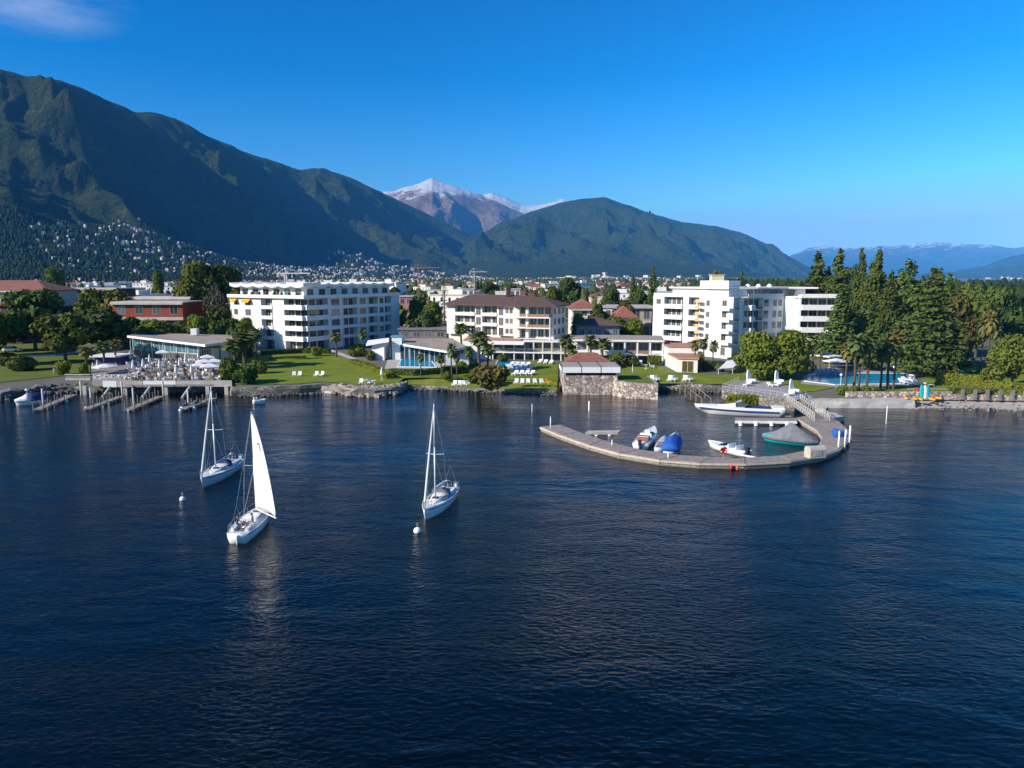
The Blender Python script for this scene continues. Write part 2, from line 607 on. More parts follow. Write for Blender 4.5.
def gz(X, Y):
    """Height of the flat land behind the shore."""
    d = max(0.0, Y - 150.0)
    return GZ + min(d * 0.004, 4.0) + max(0.0, min((Y - 1500) * 0.004, 12.0))


SH_BEACH = lambda x, y: x / y > (912 - 512) / 731
SH_BANK = lambda x, y: (402 - 512) / 731 < x / y < (560 - 512) / 731
gv, gf = [], []
rows = [0.0, 0.05, 4, 10, 20, 35, 60, 100, 160, 260, 420, 700, 1100, 1800, 3000, 5500, 9000, 15000, 23500]
for (x, y) in SH:
    for r, dd in enumerate(rows):
        k = (y + dd) / y
        X, Y = x * k, y + dd
        X = max(-XE + 50, min(XE - 50, X))
        z = -0.6 if r == 0 else (GZ - 0.35 if r == 1 else gz(X, Y))
        if SH_BANK(x, y) and r < 4: z = (-0.8, 0.2, 0.75, gz(X, Y) - .05)[r]
        if SH_BEACH(x, y) and r < 4: z = (-0.9, -0.7, 0.1, 1.0)[r]
        gv.append((X, Y, z))
nr = len(rows)
for i in range(len(SH) - 1):
    for r in range(nr - 1):
        a = i * nr + r
        gf.append((a, a + nr, a + nr + 1, a + 1))
gm_ = MB(); gm_.add(gv, gf)
GROUND = mat('town_ground', (0.085, 0.09, 0.055), 0.95, scale=0.03, col2=(0.16, 0.15, 0.12), bump=0.05, bscale=0.6)
ground = tag(gm_.build('ground', GROUND), kind='structure')


def grow(px, py):
    d = ray(px, py)
    return atan2(d[0], d[1]), d[2] / hypot(d[0], d[1])


class Ridge:
    """A mountain as a height field round the place, its crest at a real distance and height."""
    def __init__(self, crest, prof, seed, spur, amp, jag=10.0, bumps=()):
        self.az = [grow(c[0], c[1])[0] for c in crest]
        self.el = [grow(c[0], c[1])[1] for c in crest]
        self.R = [c[2] for c in crest]
        self.F = [c[3] for c in crest]
        self.prof, self.seed, self.spur, self.amp, self.jag, self.bumps = prof, seed, spur, amp, jag, bumps

    def height(self, az, r):
        R = np.interp(az, self.az, self.R); F = np.interp(az, self.az, self.F)
        H = CAM_H + np.interp(az, self.az, self.el) * R
        t = (r - F) / (R - F)
        tt = np.clip(t, 0, 1)
        p = np.interp(tt, [q[0] for q in self.prof], [q[1] for q in self.prof])
        p2 = np.interp(np.clip(tt - 0.04, 0, 1), [q[0] for q in self.prof], [q[1] for q in self.prof])
        p3 = np.interp(np.clip(tt + 0.04, 0, 1), [q[0] for q in self.prof], [q[1] for q in self.prof])
        p = np.where(tt > 0.96, p, (p + p2 + p3) / 3)
        back = np.clip(t - 1, 0, 2)
        z = H * p - H * 0.9 * back * 2.2
        X, Y = r * np.sin(az), r * np.cos(az)
        dx, dy, ls, lq = self.spur
        s = X * dx + Y * dy; q = X * -dy + Y * dx
        wx = fbm(X / 1500, Y / 1500, self.seed + 5, 3) * 0.35
        n = ridged(s / ls + wx, q / lq + wx, self.seed, 5, 0.45) * 0.8 - 1.1
        env = np.interp(t, [0, 0.3, 0.56, 0.72, 0.86, 0.94, 1.0, 1.3], [0, 0.03, 0.50, 0.66, 0.24, 0.04, 0.0, 0.3])
        env = env * np.clip(np.minimum(az - self.az[0], self.az[-1] - az) / 0.09, 0, 1)
        z = z + n * self.amp * env
        z = z + fbm(X / 260, Y / 260, self.seed + 31, 4) * self.amp * 0.10 * np.minimum(env * 1.5, 1)
        z = z + fbm(az * 38, az * 0 + 3.3, self.seed + 77, 4) * self.jag * np.interp(t, [0.6, 1.0, 1.2], [0, 1, 1])
        for (bx, by, br, bh) in self.bumps:
            z = z + bh * np.exp(-((X - bx) ** 2 + (Y - by) ** 2) / (br * br)) * np.clip(t * 6, 0, 1)
        return np.where(t < 0, -2.0, z) - 2.0 * np.clip(1 - t * 25, 0, 1)

    def mesh(self, name, m, na, nt):
        az = np.linspace(self.az[0], self.az[-1], na)
        t = np.concatenate([np.linspace(0, 1, nt), [1.02, 1.06, 1.12, 1.2, 1.3]])
        A, T = np.meshgrid(az, t, indexing='ij')
        R = np.interp(A, self.az, self.R); F = np.interp(A, self.az, self.F)
        r = F + (R - F) * T
        Z = self.height(A, r)
        V = np.stack([r * np.sin(A), r * np.cos(A), np.maximum(Z, -2.5)], -1).reshape(-1, 3)
        m2 = len(t)
        i, j = np.meshgrid(np.arange(na - 1), np.arange(m2 - 1), indexing='ij')
        a = (i * m2 + j).ravel()
        Q = np.stack([a, a + m2, a + m2 + 1, a + 1], -1)
        o = obj(name, np_mesh(name, V, Q, m, True))
        return tag(o, kind='structure')


M1 = Ridge([(-420, 60, 6665, 2400), (-200, 48, 6200, 1950), (-60, 62, 5735, 1750), (0, 70, 5580, 1700), (35, 76, 5657, 1742), (60, 80, 5735, 1792), (90, 92, 5890, 1858), (110, 102, 5967, 1912),
            (135, 112, 6122, 1962), (150, 112, 6200, 2000), (175, 118, 6432, 2060), (205, 135, 6665, 2146), (240, 150, 6975, 2238),
            (280, 163, 7362, 2386), (300, 170, 7595, 2460), (320, 168, 7905, 2584), (350, 177, 8060, 2720), (385, 194, 8370, 2862),
            (440, 220, 8680, 3128), (470, 235, 8835, 3264), (495, 246, 8835, 3394), (530, 263, 8680, 3636), (565, 275, 8370, 3878),
            (600, 281, 8060, 4120)],
           [(0, 0), (0.18, 0.035), (0.4, 0.12), (0.55, 0.30), (0.72, 0.66), (0.88, 0.91), (1, 1)],
           11, (0.61, 0.79, 1000, 5600), 620, 9, bumps=[(-2000, 2900, 600, 170)])
M2 = Ridge([(330, 230, 12500, 9000), (360, 200, 12700, 9000), (380, 192, 13000, 9000), (395, 190, 13000, 9000), (408, 186, 13000, 9000), (420, 183, 13000, 9000), (432, 178, 13000, 9000), (440, 182, 13000, 9000),
            (462, 188, 13000, 9000), (480, 194, 13200, 9000), (500, 203, 13200, 9000), (520, 212, 13200, 9000), (560, 228, 13300, 9000), (620, 270, 13400, 9000)],
           [(0, 0), (0.3, 0.2), (0.6, 0.55), (0.85, 0.83), (1, 1)], 21, (1, 0.1, 900, 5000), 420, 18)
M2b = Ridge([(450, 240, 15500, 12000), (470, 205, 15500, 12000), (482, 195, 15500, 12000), (492, 192, 15500, 12000), (506, 197, 15500, 12000),
             (520, 205, 15500, 12000), (529, 206, 15500, 12000), (540, 204, 15500, 12000), (552, 202, 15500, 12000), (562, 199, 15500, 12000), (580, 204, 15500, 12000), (620, 225, 15500, 12000), (680, 260, 15500, 12000)],
            [(0, 0), (0.4, 0.3), (0.7, 0.65), (1, 1)], 29, (1, 0.0, 1500, 5000), 260, 16)
M3 = Ridge([(400, 278, 6800, 5200), (450, 252, 7600, 4200), (480, 236, 8000, 3900), (500, 223, 8200, 3800), (530, 212, 8400, 3600), (560, 203, 8600, 3500), (580, 199, 8600, 3400), (605, 197, 8600, 3300),
            (625, 204, 8600, 3300), (650, 213, 8700, 3300), (680, 221, 8800, 3400), (715, 226, 8900, 3600), (740, 232, 9000, 3900), (765, 243, 9000, 4300), (790, 257, 9000, 4900),
            (815, 270, 8800, 5500), (840, 279, 8600, 6200)],
           [(0, 0), (0.15, 0.035), (0.35, 0.2), (0.6, 0.52), (0.85, 0.84), (1, 1)], 43, (0.95, 0.3, 1150, 6500), 720, 7)
M4 = Ridge([(700, 262, 21000, 15000), (760, 258, 21000, 15000), (790, 256, 21000, 15000), (810, 248.5, 21000, 15000), (822, 247, 21000, 15000), (840, 249, 21000, 15000), (860, 247, 21000, 15000),
            (885, 246, 21000, 15000), (910, 244, 21000, 15000), (932, 240.5, 21000, 15000), (945, 243, 21000, 15000), (960, 243, 21000, 15000), (975, 246, 21000, 15000),
            (992, 243.5, 21000, 15000), (1010, 247, 21000, 15000), (1060, 243, 21000, 15000), (1200, 235, 21000, 15000)],
           [(0, 0), (0.3, 0.25), (0.6, 0.55), (1, 1)], 57, (1, 0, 1500, 6000), 420, 60)
M5 = Ridge([(860, 279, 11000, 8000), (950, 272, 11200, 8000), (985, 265, 11500, 8000), (1010, 257, 11500, 8000), (1040, 249, 11500, 7800), (1120, 235, 11500, 7500), (1300, 215, 11000, 7000)],
           [(0, 0), (0.3, 0.25), (0.6, 0.55), (1, 1)], 63, (0.7, 0.7, 1500, 6000), 260, 14)

MM1 = mountain_mat('near_mountain_forest', (0.026, 0.046, 0.011), (0.066, 0.088, 0.020), (0.15, 0.15, 0.038), (0.13, 0.10, 0.05), (0.17, 0.12, 0.07), 1550, None, 0.85)
MM3 = mountain_mat('mid_mountain_forest', (0.030, 0.052, 0.014), (0.068, 0.090, 0.024), (0.14, 0.14, 0.045), (0.16, 0.12, 0.08), (0.19, 0.14, 0.10), 1130, None, 0.4, 180)
MM2 = mountain_mat('bare_high_mountain', (0.04, 0.055, 0.02), (0.07, 0.075, 0.03), (0.13, 0.11, 0.05), (0.24, 0.165, 0.12), (0.33, 0.23, 0.17), 620, 1400, 0.4)
MM2b = mountain_mat('snowy_mountain', (0.04, 0.055, 0.02), (0.07, 0.075, 0.03), (0.13, 0.11, 0.05), (0.24, 0.165, 0.12), (0.30, 0.21, 0.16), 700, 1330, 0.4)
MM4 = mountain_mat('far_mountain', (0.035, 0.05, 0.02), (0.06, 0.07, 0.03), (0.10, 0.10, 0.05), (0.20, 0.15, 0.11), (0.24, 0.19, 0.14), 650, 790, 0.4)
MM5 = mountain_mat('far_valley_mountain', (0.035, 0.05, 0.02), (0.06, 0.07, 0.03), (0.10, 0.10, 0.05), (0.20, 0.15, 0.11), (0.24, 0.19, 0.14), 1800, None, 0.4)
M1.mesh('mountain', MM1, 520, 230)
M2.mesh('mountain', MM2, 260, 110)
M2b.mesh('mountain', MM2b, 200, 70)
M3.mesh('mountain', MM3, 420, 190)
M4.mesh('mountain', MM4, 260, 70)
M5.mesh('mountain', MM5, 160, 60)

hz = MB()
hz.box(-XE - 500, XE + 500, YE0 - 300, YE1 + 1500, -4.0, 2050.0)
HZM = bpy.data.materials.new('mountain_air')
HZM.use_nodes = True
_n, _l = HZM.node_tree.nodes, HZM.node_tree.links
_n.remove(_n['Principled BSDF'])
_pv = _n.new('ShaderNodeVolumePrincipled')
_pv.inputs['Color'].default_value = (0.09, 0.42, 1.0, 1)
_pv.inputs['Density'].default_value = 4.8e-5
_pv.inputs['Anisotropy'].default_value = -0.5
_l.new(_pv.outputs[0], _n['Material Output'].inputs['Volume'])
haze = tag(hz.build('haze', HZM), kind='stuff')
# ------------------------------------------------------------------ vegetation
LEAF = mat('leaf_green', (0.15, 0.195, 0.026), 0.8, scale=0.5, col2=(0.062, 0.095, 0.018), translucent=0.18, objvar=0.28, spec=0.15)
LEAFD = mat('leaf_dark_green', (0.075, 0.112, 0.02), 0.8, scale=0.5, col2=(0.030, 0.050, 0.012), translucent=0.10, objvar=0.25, spec=0.15)
LEAFB = mat('leaf_bright_green', (0.20, 0.24, 0.024), 0.8, scale=0.6, col2=(0.075, 0.11, 0.017), translucent=0.22, objvar=0.12, spec=0.15)
LEAFY = mat('leaf_yellow_green', (0.24, 0.25, 0.022), 0.8, scale=0.8, col2=(0.12, 0.15, 0.018), translucent=0.22, objvar=0.08, spec=0.15)
LEAFC = mat('conifer_needles', (0.128, 0.168, 0.034), 0.85, scale=0.35, col2=(0.056, 0.092, 0.024), translucent=0.16, objvar=0.22, spec=0.1)
LEAFO = mat('reddish_leaves', (0.17, 0.125, 0.035), 0.85, scale=0.5, col2=(0.08, 0.095, 0.024), translucent=0.12, objvar=0.15, spec=0.1)
LEAFP = mat('purple_leaves', (0.035, 0.014, 0.014), 0.85, scale=0.5, col2=(0.014, 0.008, 0.009), translucent=0.06, objvar=0.1, spec=0.1)
PALMG = mat('palm_fronds', (0.12, 0.15, 0.028), 0.6, scale=1.2, col2=(0.055, 0.08, 0.018), translucent=0.15, objvar=0.15)
PALMY = mat('yellowing_palm_fronds', (0.20, 0.16, 0.035), 0.7, scale=1.2, col2=(0.09, 0.09, 0.02), translucent=0.15)
TWIG = mat('bare_twigs', (0.11, 0.09, 0.065), 0.9, scale=1.0, col2=(0.06, 0.055, 0.035))


def leaf_mesh(name, P, N, size, m, rng, aspect=0.65):
    """Leaf-sized faces at points P facing roughly along N."""
    n = len(P)
    N = N + rng.normal(0, 0.55, (n, 3))
    N /= np.linalg.norm(N, axis=1, keepdims=True) + 1e-9
    T = np.cross(N, rng.normal(0, 1, (n, 3)))
    T /= np.linalg.norm(T, axis=1, keepdims=True) + 1e-9
    B = np.cross(N, T)
    s = (size * rng.uniform(0.6, 1.35, n))[:, None]
    q = np.stack([P - T * s - B * s * aspect, P + T * s - B * s * aspect * 0.7, P + T * s * 0.8 + B * s * aspect, P - T * s * 0.8 + B * s * aspect], 1)
    V = q.reshape(-1, 3)
    Q = np.arange(4 * n).reshape(n, 4)
    return np_mesh(name, V, Q, m)


def lobe_points(lobes, n, rng, shell=0.55):
    w = np.array([l[3] * l[4] * l[5] for l in lobes]) ** 0.8
    idx = rng.choice(len(lobes), n, p=w / w.sum())
    L = np.array([l[:6] for l in lobes])[idx]
    d = rng.normal(0, 1, (n, 3)); d /= np.linalg.norm(d, axis=1, keepdims=True)
    r = (shell + (1.08 - shell) * rng.uniform(0, 1, n) ** 0.6)[:, None]
    P = L[:, :3] + d * L[:, 3:6] * r
    keep = fbm(P[:, 0] * 0.55 + P[:, 2] * 0.3, P[:, 1] * 0.55 - P[:, 2] * 0.4, int(rng.integers(1000)), 3) > -0.55
    return P[keep], d[keep]


def crown_broad(h, w, rng, low=0.22, nl=15):
    lobes = []
    for k in range(nl):
        a = rng.uniform(0, 2 * pi); z = rng.uniform(0, 1) ** 0.8
        rr = (0.36 * w) * math.sqrt(max(0.05, 1 - (z * 1.02 - 0.25) ** 2 / 0.75)) * rng.uniform(0.55, 1.0)
        zz = h * (low + 0.16 + (1 - low - 0.28) * z)
        s = rng.uniform(0.15, 0.24)
        lobes.append((rr * cos(a), rr * sin(a), zz, w * s, w * s, h * s * 0.72))
    lobes.append((0, 0, h * 0.58, w * 0.30, w * 0.30, h * 0.30))
    lobes.append((rng.uniform(-.08, .08) * w, 0, h * 0.84, w * 0.18, w * 0.18, h * 0.14))
    return lobes


def trunk_mesh(h, w, rng, m, lobes=None, r=None):
    mb = MB()
    r = r or h * 0.022
    p = [Vector((0, 0, -0.4)), Vector((rng.uniform(-.02, .02) * h, rng.uniform(-.02, .02) * h, h * 0.22)), Vector((rng.uniform(-.03, .03) * h, rng.uniform(-.03, .03) * h, h * 0.5)), Vector((0, 0, h * 0.8))]
    mb.path(p, [r * 1.5, r, r * 0.7, r * 0.25], 7)
    for l in (lobes or [])[:9]:
        q0 = p[1].lerp(p[2], rng.uniform(0, 1))
        q2 = Vector(l[:3])
        q1 = q0.lerp(q2, 0.5) + Vector((0, 0, -h * 0.02))
        mb.path([q0, q1, q2], [r * 0.55, r * 0.38, r * 0.15], 5)
    return mb.mesh('trunk', m)


TREES = {}


def reg(kind, h, w, crown, trunk):
    TREES.setdefault(kind, []).append((h, w, crown, trunk))


def make_broad(kind, h, w, n, size, m, seed, low=0.2, nl=15, bark=None):
    rng = np.random.default_rng(seed)
    lobes = crown_broad(h, w, rng, low, nl)
    P, N = lobe_points(lobes, n, rng)
    N[:, 2] += 0.25
    reg(kind, h, w, leaf_mesh('crown', P, N, size, m, rng), trunk_mesh(h, w, rng, bark or BARK, lobes))


for sd in (1, 2, 3):
    make_broad('broad', 12, 11, 4200, 0.42, LEAF, sd)
    make_broad('broad_dark', 12, 12, 4200, 0.44, LEAFD, sd + 10, low=0.12)
make_broad('bright', 12, 13, 6500, 0.36, LEAFB, 21, low=0.06, nl=26)
make_broad('bright', 12, 13, 6500, 0.36, LEAFB, 22, low=0.06, nl=26)
make_broad('big', 24, 21, 8500, 0.58, LEAF, 31, low=0.15, nl=26)
make_broad('big_dark', 24, 20, 8000, 0.58, LEAFD, 32, low=0.12, nl=24)
make_broad('reddish', 12, 10, 3200, 0.40, LEAFO, 41, low=0.18)
make_broad('purple', 12, 12, 3600, 0.44, LEAFP, 45, low=0.05)
make_broad('twiggy', 12, 9, 2200, 0.22, TWIG, 51, low=0.15)
make_broad('small', 6, 6, 700, 0.42, LEAF, 61, low=0.06, nl=8)
make_broad('small', 6, 6, 700, 0.42, LEAF, 62, low=0.06, nl=8)
make_broad('small_dark', 7, 6, 700, 0.45, LEAFD, 63, low=0.06, nl=8)


def make_bush(kind, h, w, n, size, m, seed):
    rng = np.random.default_rng(seed)
    lobes = [(rng.uniform(-.22, .22) * w, rng.uniform(-.22, .22) * w, h * rng.uniform(0.3, 0.68), w * .28, w * .28, h * .30) for k in range(8)]
    lobes.append((0, 0, h * 0.42, w * .42, w * .42, h * 0.44))
    P, N = lobe_points(lobes, n, rng, 0.7)
    P[:, 2] = np.maximum(P[:, 2], 0.02)
    mb = MB()
    for k in range(5):
        a = k * 1.3
        mb.path([(0, 0, -0.2), (0.12 * w * cos(a), 0.12 * w * sin(a), h * .35), (0.25 * w * cos(a), .25 * w * sin(a), h * .7)], [h * .03, h * .02, h * .008], 5)
    reg(kind, h, w, leaf_mesh('foliage', P, N, size, m, rng), mb.mesh('stem', BARK))


make_bush('bush', 3, 3.6, 1500, 0.19, LEAF, 71)
make_bush('bush_dark', 3, 3.6, 1500, 0.19, LEAFD, 72)
make_bush('bush_bright', 3, 3.4, 1600, 0.17, LEAFB, 73)
make_bush('bush_yellow', 3, 3.6, 1500, 0.17, LEAFY, 74)
make_bush('bush_red', 3, 3.6, 1500, 0.19, LEAFO, 75)


def make_conifer(kind, h, w, tiers, per, leaf, m, seed, shape, droop=0.06, gap=0.0, tops=1):
    rng = np.random.default_rng(seed)
    P, N = [], []
    mb = MB()
    mb.path([(0, 0, -.4), (0.01 * h, 0, h * .5), (0, 0, h * .97)], [h * .02, h * .012, h * .002], 7)
    for t in range(tiers):
        f = (t + 0.5) / tiers
        z = h * (0.06 + 0.94 * f)
        R = 0.5 * w * shape(f)
        nb = max(4, int(per * (0.35 + 0.65 * shape(f))))
        a0 = rng.uniform(0, 6)
        for k in range(nb):
            a = a0 + 2 * pi * k / nb + rng.uniform(-.2, .2)
            Rk = R * rng.uniform(0.6, 1.12)
            zk = z + rng.uniform(-1, 1) * h / tiers * (0.5 if not gap else 0.18)
            ln = max(3, int(leaf * (0.3 + Rk / (0.5 * w))))
            s = rng.uniform(0.08, 1.0, ln) ** 0.75
            sp = rng.normal(0, 1, ln) * (0.14 + 0.12 * s) * max(Rk, 0.8)
            x = cos(a) * s * Rk - sin(a) * sp
            y = sin(a) * s * Rk + cos(a) * sp
            zz = zk - droop * Rk * s * s * 2 + rng.normal(0, 0.13 if gap else 0.36, ln) * (h / tiers)
            P.append(np.stack([x, y, zz], 1))
            N.append(np.stack([np.full(ln, cos(a) * .45), np.full(ln, sin(a) * .45), np.full(ln, 0.8)], 1))
            if k % 2 == 0 and Rk > 0.8:
                mb.tube((0, 0, zk - 0.02 * h), (cos(a) * Rk * .85, sin(a) * Rk * .85, zk - droop * Rk), h * .004, h * .001, 4)
    P = np.concatenate(P); N = np.concatenate(N)
    reg(kind, h, w, leaf_mesh('crown', P, N, 0.36 * h / 22, m, rng, 0.5), mb.mesh('trunk', BARK))


pyr = lambda f: max(0.04, (1 - f) ** 0.8) * (0.78 + 0.22 * min(1, f * 8))
for sd in (3, 4):
    make_conifer('cedar', 24, 17, 17, 17, 34, LEAFC, sd, lambda f: max(0.03, (1 - f) ** 0.85) * (0.72 + 0.28 * min(1, f * 5)), 0.05, 0.3)
    make_conifer('spruce', 26, 11, 30, 12, 22, LEAFC, sd + 5, pyr, 0.12)
    make_conifer('tall_conifer', 30, 10, 30, 13, 22, LEAFC, sd + 9, lambda f: max(0.08, 1 - max(0, f - 0.35) ** 1.4 * 1.6) * (0.7 + 0.3 * min(1, f * 6)), 0.15)
make_conifer('small_conifer', 12, 5, 14, 8, 6, LEAFC, 33, pyr, 0.1)


def make_lumpy(kind, h, w, n, size, m, seed):
    rng = np.random.default_rng(seed)
    lobes = []
    for k in range(26):
        f = (k + .5) / 26
        R = .5 * w * min(1.0, .62 + f * 1.2) * (1 - max(0, f - .45) ** 1.5 * 1.9)
        a = rng.uniform(0, 2 * pi); o = R * rng.uniform(.25, .55)
        s = max(.10 * w, R * rng.uniform(.45, .7))
        lobes.append((o * cos(a), o * sin(a), h * (.05 + .9 * f), s, s, h * .055 * rng.uniform(.8, 1.4)))
    lobes.append((0, 0, h * .96, .07 * w, .07 * w, h * .06))
    P, N = lobe_points(lobes, n, rng, 0.5)
    N[:, 2] += .35
    reg(kind, h, w, leaf_mesh('crown', P, N, size, m, rng, 0.5), trunk_mesh(h, w, rng, BARK, lobes[4:], h * .014))


for sd in (3, 4, 5, 6):
    make_lumpy('lumpy_conifer', 30, 10, 7500, 0.44, LEAFC, 90 + sd)


def make_palm(kind, h, crown_r, m, seed, skirt=None):
    rng = np.random.default_rng(seed)
    mb = MB()
    nf = 34
    for k in range(nf):
        a = k * 2.399 + rng.uniform(-.2, .2)
        up = 1.45 - 2.3 * (k / nf)                    # start angle, from upright to hanging
        L = crown_r * rng.uniform(0.85, 1.1)
        pts = []
        x, z, ang = 0.0, h - 0.2, up
        for s in range(5):
            pts.append((x, z))
            x += cos(ang) * L / 4; z += sin(ang) * L / 4
            ang -= 0.36
        wd = [0.05, 0.12, 0.42, 0.40, 0.06]
        vs, fs = [], []
        for s, (px_, pz) in enumerate(pts):
            wv = wd[s] * crown_r * 0.55
            for sg in (-1, 0, 1):
                vs.append((cos(a) * px_ - sin(a) * sg * wv, sin(a) * px_ + cos(a) * sg * wv, pz - abs(sg) * wv * 0.35))
        for s in range(4):
            for e in (0, 1):
                b = s * 3 + e
                fs.append((b, b + 3, b + 4, b + 1))
        mb.add(vs, fs, 1 if (skirt and k > nf * 0.72) else 0)
    cm = mb.mesh('fronds', [m, skirt or m])
    tb = MB()
    pts = [(0, 0, -.3), (0.03 * h, 0, h * .35), (0.02 * h, 0.02 * h, h * .7), (0, 0, h - .15)]
    tb.path(pts, [0.22, 0.17, 0.17, 0.24], 8)
    reg(kind, h + crown_r * .7, crown_r * 2, cm, tb.mesh('trunk', BARK))


make_palm('palm', 5.6, 1.7, PALMG, 81)
make_palm('palm', 5.2, 1.8, PALMG, 82)
make_palm('palm_yellow', 5.4, 1.6, PALMY, 83, PALMY)

_tree_n = [0]


def plant(kind, loc, height, width, label, cat='tree', group=None, name='tree', variant=None, rz=None, parts=('trunk', 'crown')):
    opts = TREES[kind]
    _tree_n[0] += 1
    h, w, cm, tm = opts[(_tree_n[0] if variant is None else variant) % len(opts)]
    r = empty(name, loc, (_tree_n[0] * 2.1) % 6.28 if rz is None else rz, label, cat, group)
    s = (width / w, width / w, height / h)
    t = obj(parts[0], tm, r); t.scale = s
    c = obj(parts[1], cm, r); c.scale = s
    return r


def plant_px(kind, px, base, top, wpx, label, Y=None, z=None, **kw):
    """A tree whose foot and top are seen at these heights in the photograph; Y where the foot is hidden."""
    if Y is None:
        p = W(px, base, GZ if z is None else z)
    else:
        p = D(px, base, Y); p[2] = gz(p[0], p[1]) if z is None else z
    ht = D(px, top, p[1])[2] - p[2]
    dist = p[1]
    if kind.startswith('palm'): wpx *= 1.15
    return plant(kind, p, ht, wpx * dist / FPX / 1.0, label, **kw)


def bush_px(kind, px, base, top, wpx, label, name='shrub', cat='shrub', **kw):
    return plant_px(kind, px, base, top, wpx, label, name=name, cat=cat, parts=('stem', 'foliage'), **kw)


def hedge(pts, h, t, m, label, size=0.16, dens=42, z=None, group=None, name='hedge'):
    """A clipped hedge: a body of twigs under a coat of leaves."""
    rng = np.random.default_rng(int(abs(pts[0][0] * 31)) + 5)
    c = pts[0]
    r = empty(name, (c[0], c[1], z if z is not None else GZ), 0, label, 'hedge', group)
    P, N = [], []
    mb = MB()
    for a, b in zip(pts[:-1], pts[1:]):
        a = np.array(a[:2]) - np.array(c[:2]); b = np.array(b[:2]) - np.array(c[:2])
        L = np.linalg.norm(b - a); u = (b - a) / L; nn = np.array([u[1], -u[0]])
        k = [a + nn * t * .42, b + nn * t * .42, b - nn * t * .42, a - nn * t * .42]
        mb.prism([tuple(q) for q in k], -0.1, h * 0.93)
        for (cnt, f) in ((int(L * h * dens), 'front'), (int(L * h * dens * .6), 'back'), (int(L * t * dens), 'top')):
            s = rng.uniform(-0.02, 1.02, cnt)[:, None]
            base = a + (b - a) * s
            jit = rng.normal(0, 0.05, cnt)
            if f == 'top':
                o = rng.uniform(-.5, .5, cnt) * t
                xy = base + nn * o[:, None]
                P.append(np.column_stack([xy, h + jit])); N.append(np.tile([0, 0, 1.0], (cnt, 1)))
            else:
                sg = 1 if f == 'front' else -1
                xy = base + nn * (sg * (t * .5 + jit))[:, None]
                P.append(np.column_stack([xy, rng.uniform(0, h, cnt)])); N.append(np.tile([nn[0] * sg, nn[1] * sg, 0.2], (cnt, 1)))
        for e, sg in ((a, -1), (b, 1)):
            cnt = int(t * h * dens)
            o = rng.uniform(-.5, .5, cnt) * t
            xy = e + nn * o[:, None] + u * sg * rng.normal(0.02, .04, cnt)[:, None]
            P.append(np.column_stack([xy, rng.uniform(0, h, cnt)])); N.append(np.tile([u[0] * sg, u[1] * sg, .2], (cnt, 1)))
    P = np.concatenate(P); N = np.concatenate(N)
    mb.build('stem', LEAFD, r)
    obj('foliage', leaf_mesh('foliage', P, N, size, m, rng), r)
    return r
# ------------------------------------------------------------------ building kit
class Frame:
    """One side of a building: u runs along it (left to right seen from outside), n points outwards."""
    def __init__(self, a, b):
        self.a = np.array(a[:2], float); self.b = np.array(b[:2], float)
        d = self.b - self.a
        self.L = float(np.linalg.norm(d)); self.u = d / self.L
        self.n = np.array([self.u[1], -self.u[0]])
        self.rz = atan2(self.u[1], self.u[0])

    def p(self, u, d=0.0):
        q = self.a + self.u * u + self.n * d
        return (float(q[0]), float(q[1]))

    def upx(self, px):
        """How far along this side a given sight line of the photograph meets it."""
        k = (px - 512) / FPX * 0.9955
        return float((k * self.a[1] - self.a[0]) / (self.u[0] - k * self.u[1]))


def inset(poly, dists):
    n = len(poly); out = []
    for i in range(n):
        f0 = Frame(poly[i - 1], poly[i]); f1 = Frame(poly[i], poly[(i + 1) % n])
        a = f0.a - f0.n * dists[i - 1]; b = f1.a - f1.n * dists[i]
        A = np.array([f0.u, -f1.u]).T
        t = np.linalg.solve(A, b - a)
        out.append(tuple(a + f0.u * t[0]))
    return out


def rel_build(mb, name, mats, root, smooth=False):
    """Build a mesh given in world positions as a child of root."""
    L = root.matrix_basis.translation if root.parent is None else None
    x, y, z = root.location
    mb.v = [(a - x, b - y, c - z) for a, b, c in mb.v]
    return mb.build(name, mats, root, smooth)


_wm = {}


def window(root, F, u, z, w, h, d=0.0, frame=None, glass=None, name='window', bars=1):
    frame = frame or WFRAME; glass = glass or GLASS
    key = (round(w, 2), round(h, 2), frame.name, glass.name, bars)
    if key not in _wm:
        f = MB(); t = 0.09
        f.box(-w / 2 - t, w / 2 + t, -0.07, 0.02, -t, 0.0)
        f.box(-w / 2 - t, w / 2 + t, -0.07, 0.02, h, h + t)
        f.box(-w / 2 - t, -w / 2, -0.068, 0.02, 0, h)
        f.box(w / 2, w / 2 + t, -0.068, 0.02, 0, h)
        for k in range(bars):
            x = -w / 2 + w * (k + 1) / (bars + 1)
            f.box(x - .04, x + .04, -0.066, 0.02, 0, h)
        g = MB(); g.box(-w / 2, w / 2, -0.03, 0.02, 0.0, h)
        _wm[key] = (f.mesh('window', frame), g.mesh('pane', glass))
    fm, gm = _wm[key]
    x, y = F.p(u, d)
    o = obj(name, fm, root, (x - root.location[0], y - root.location[1], z - root.location[2]), F.rz)
    obj('pane', gm, o)
    return o


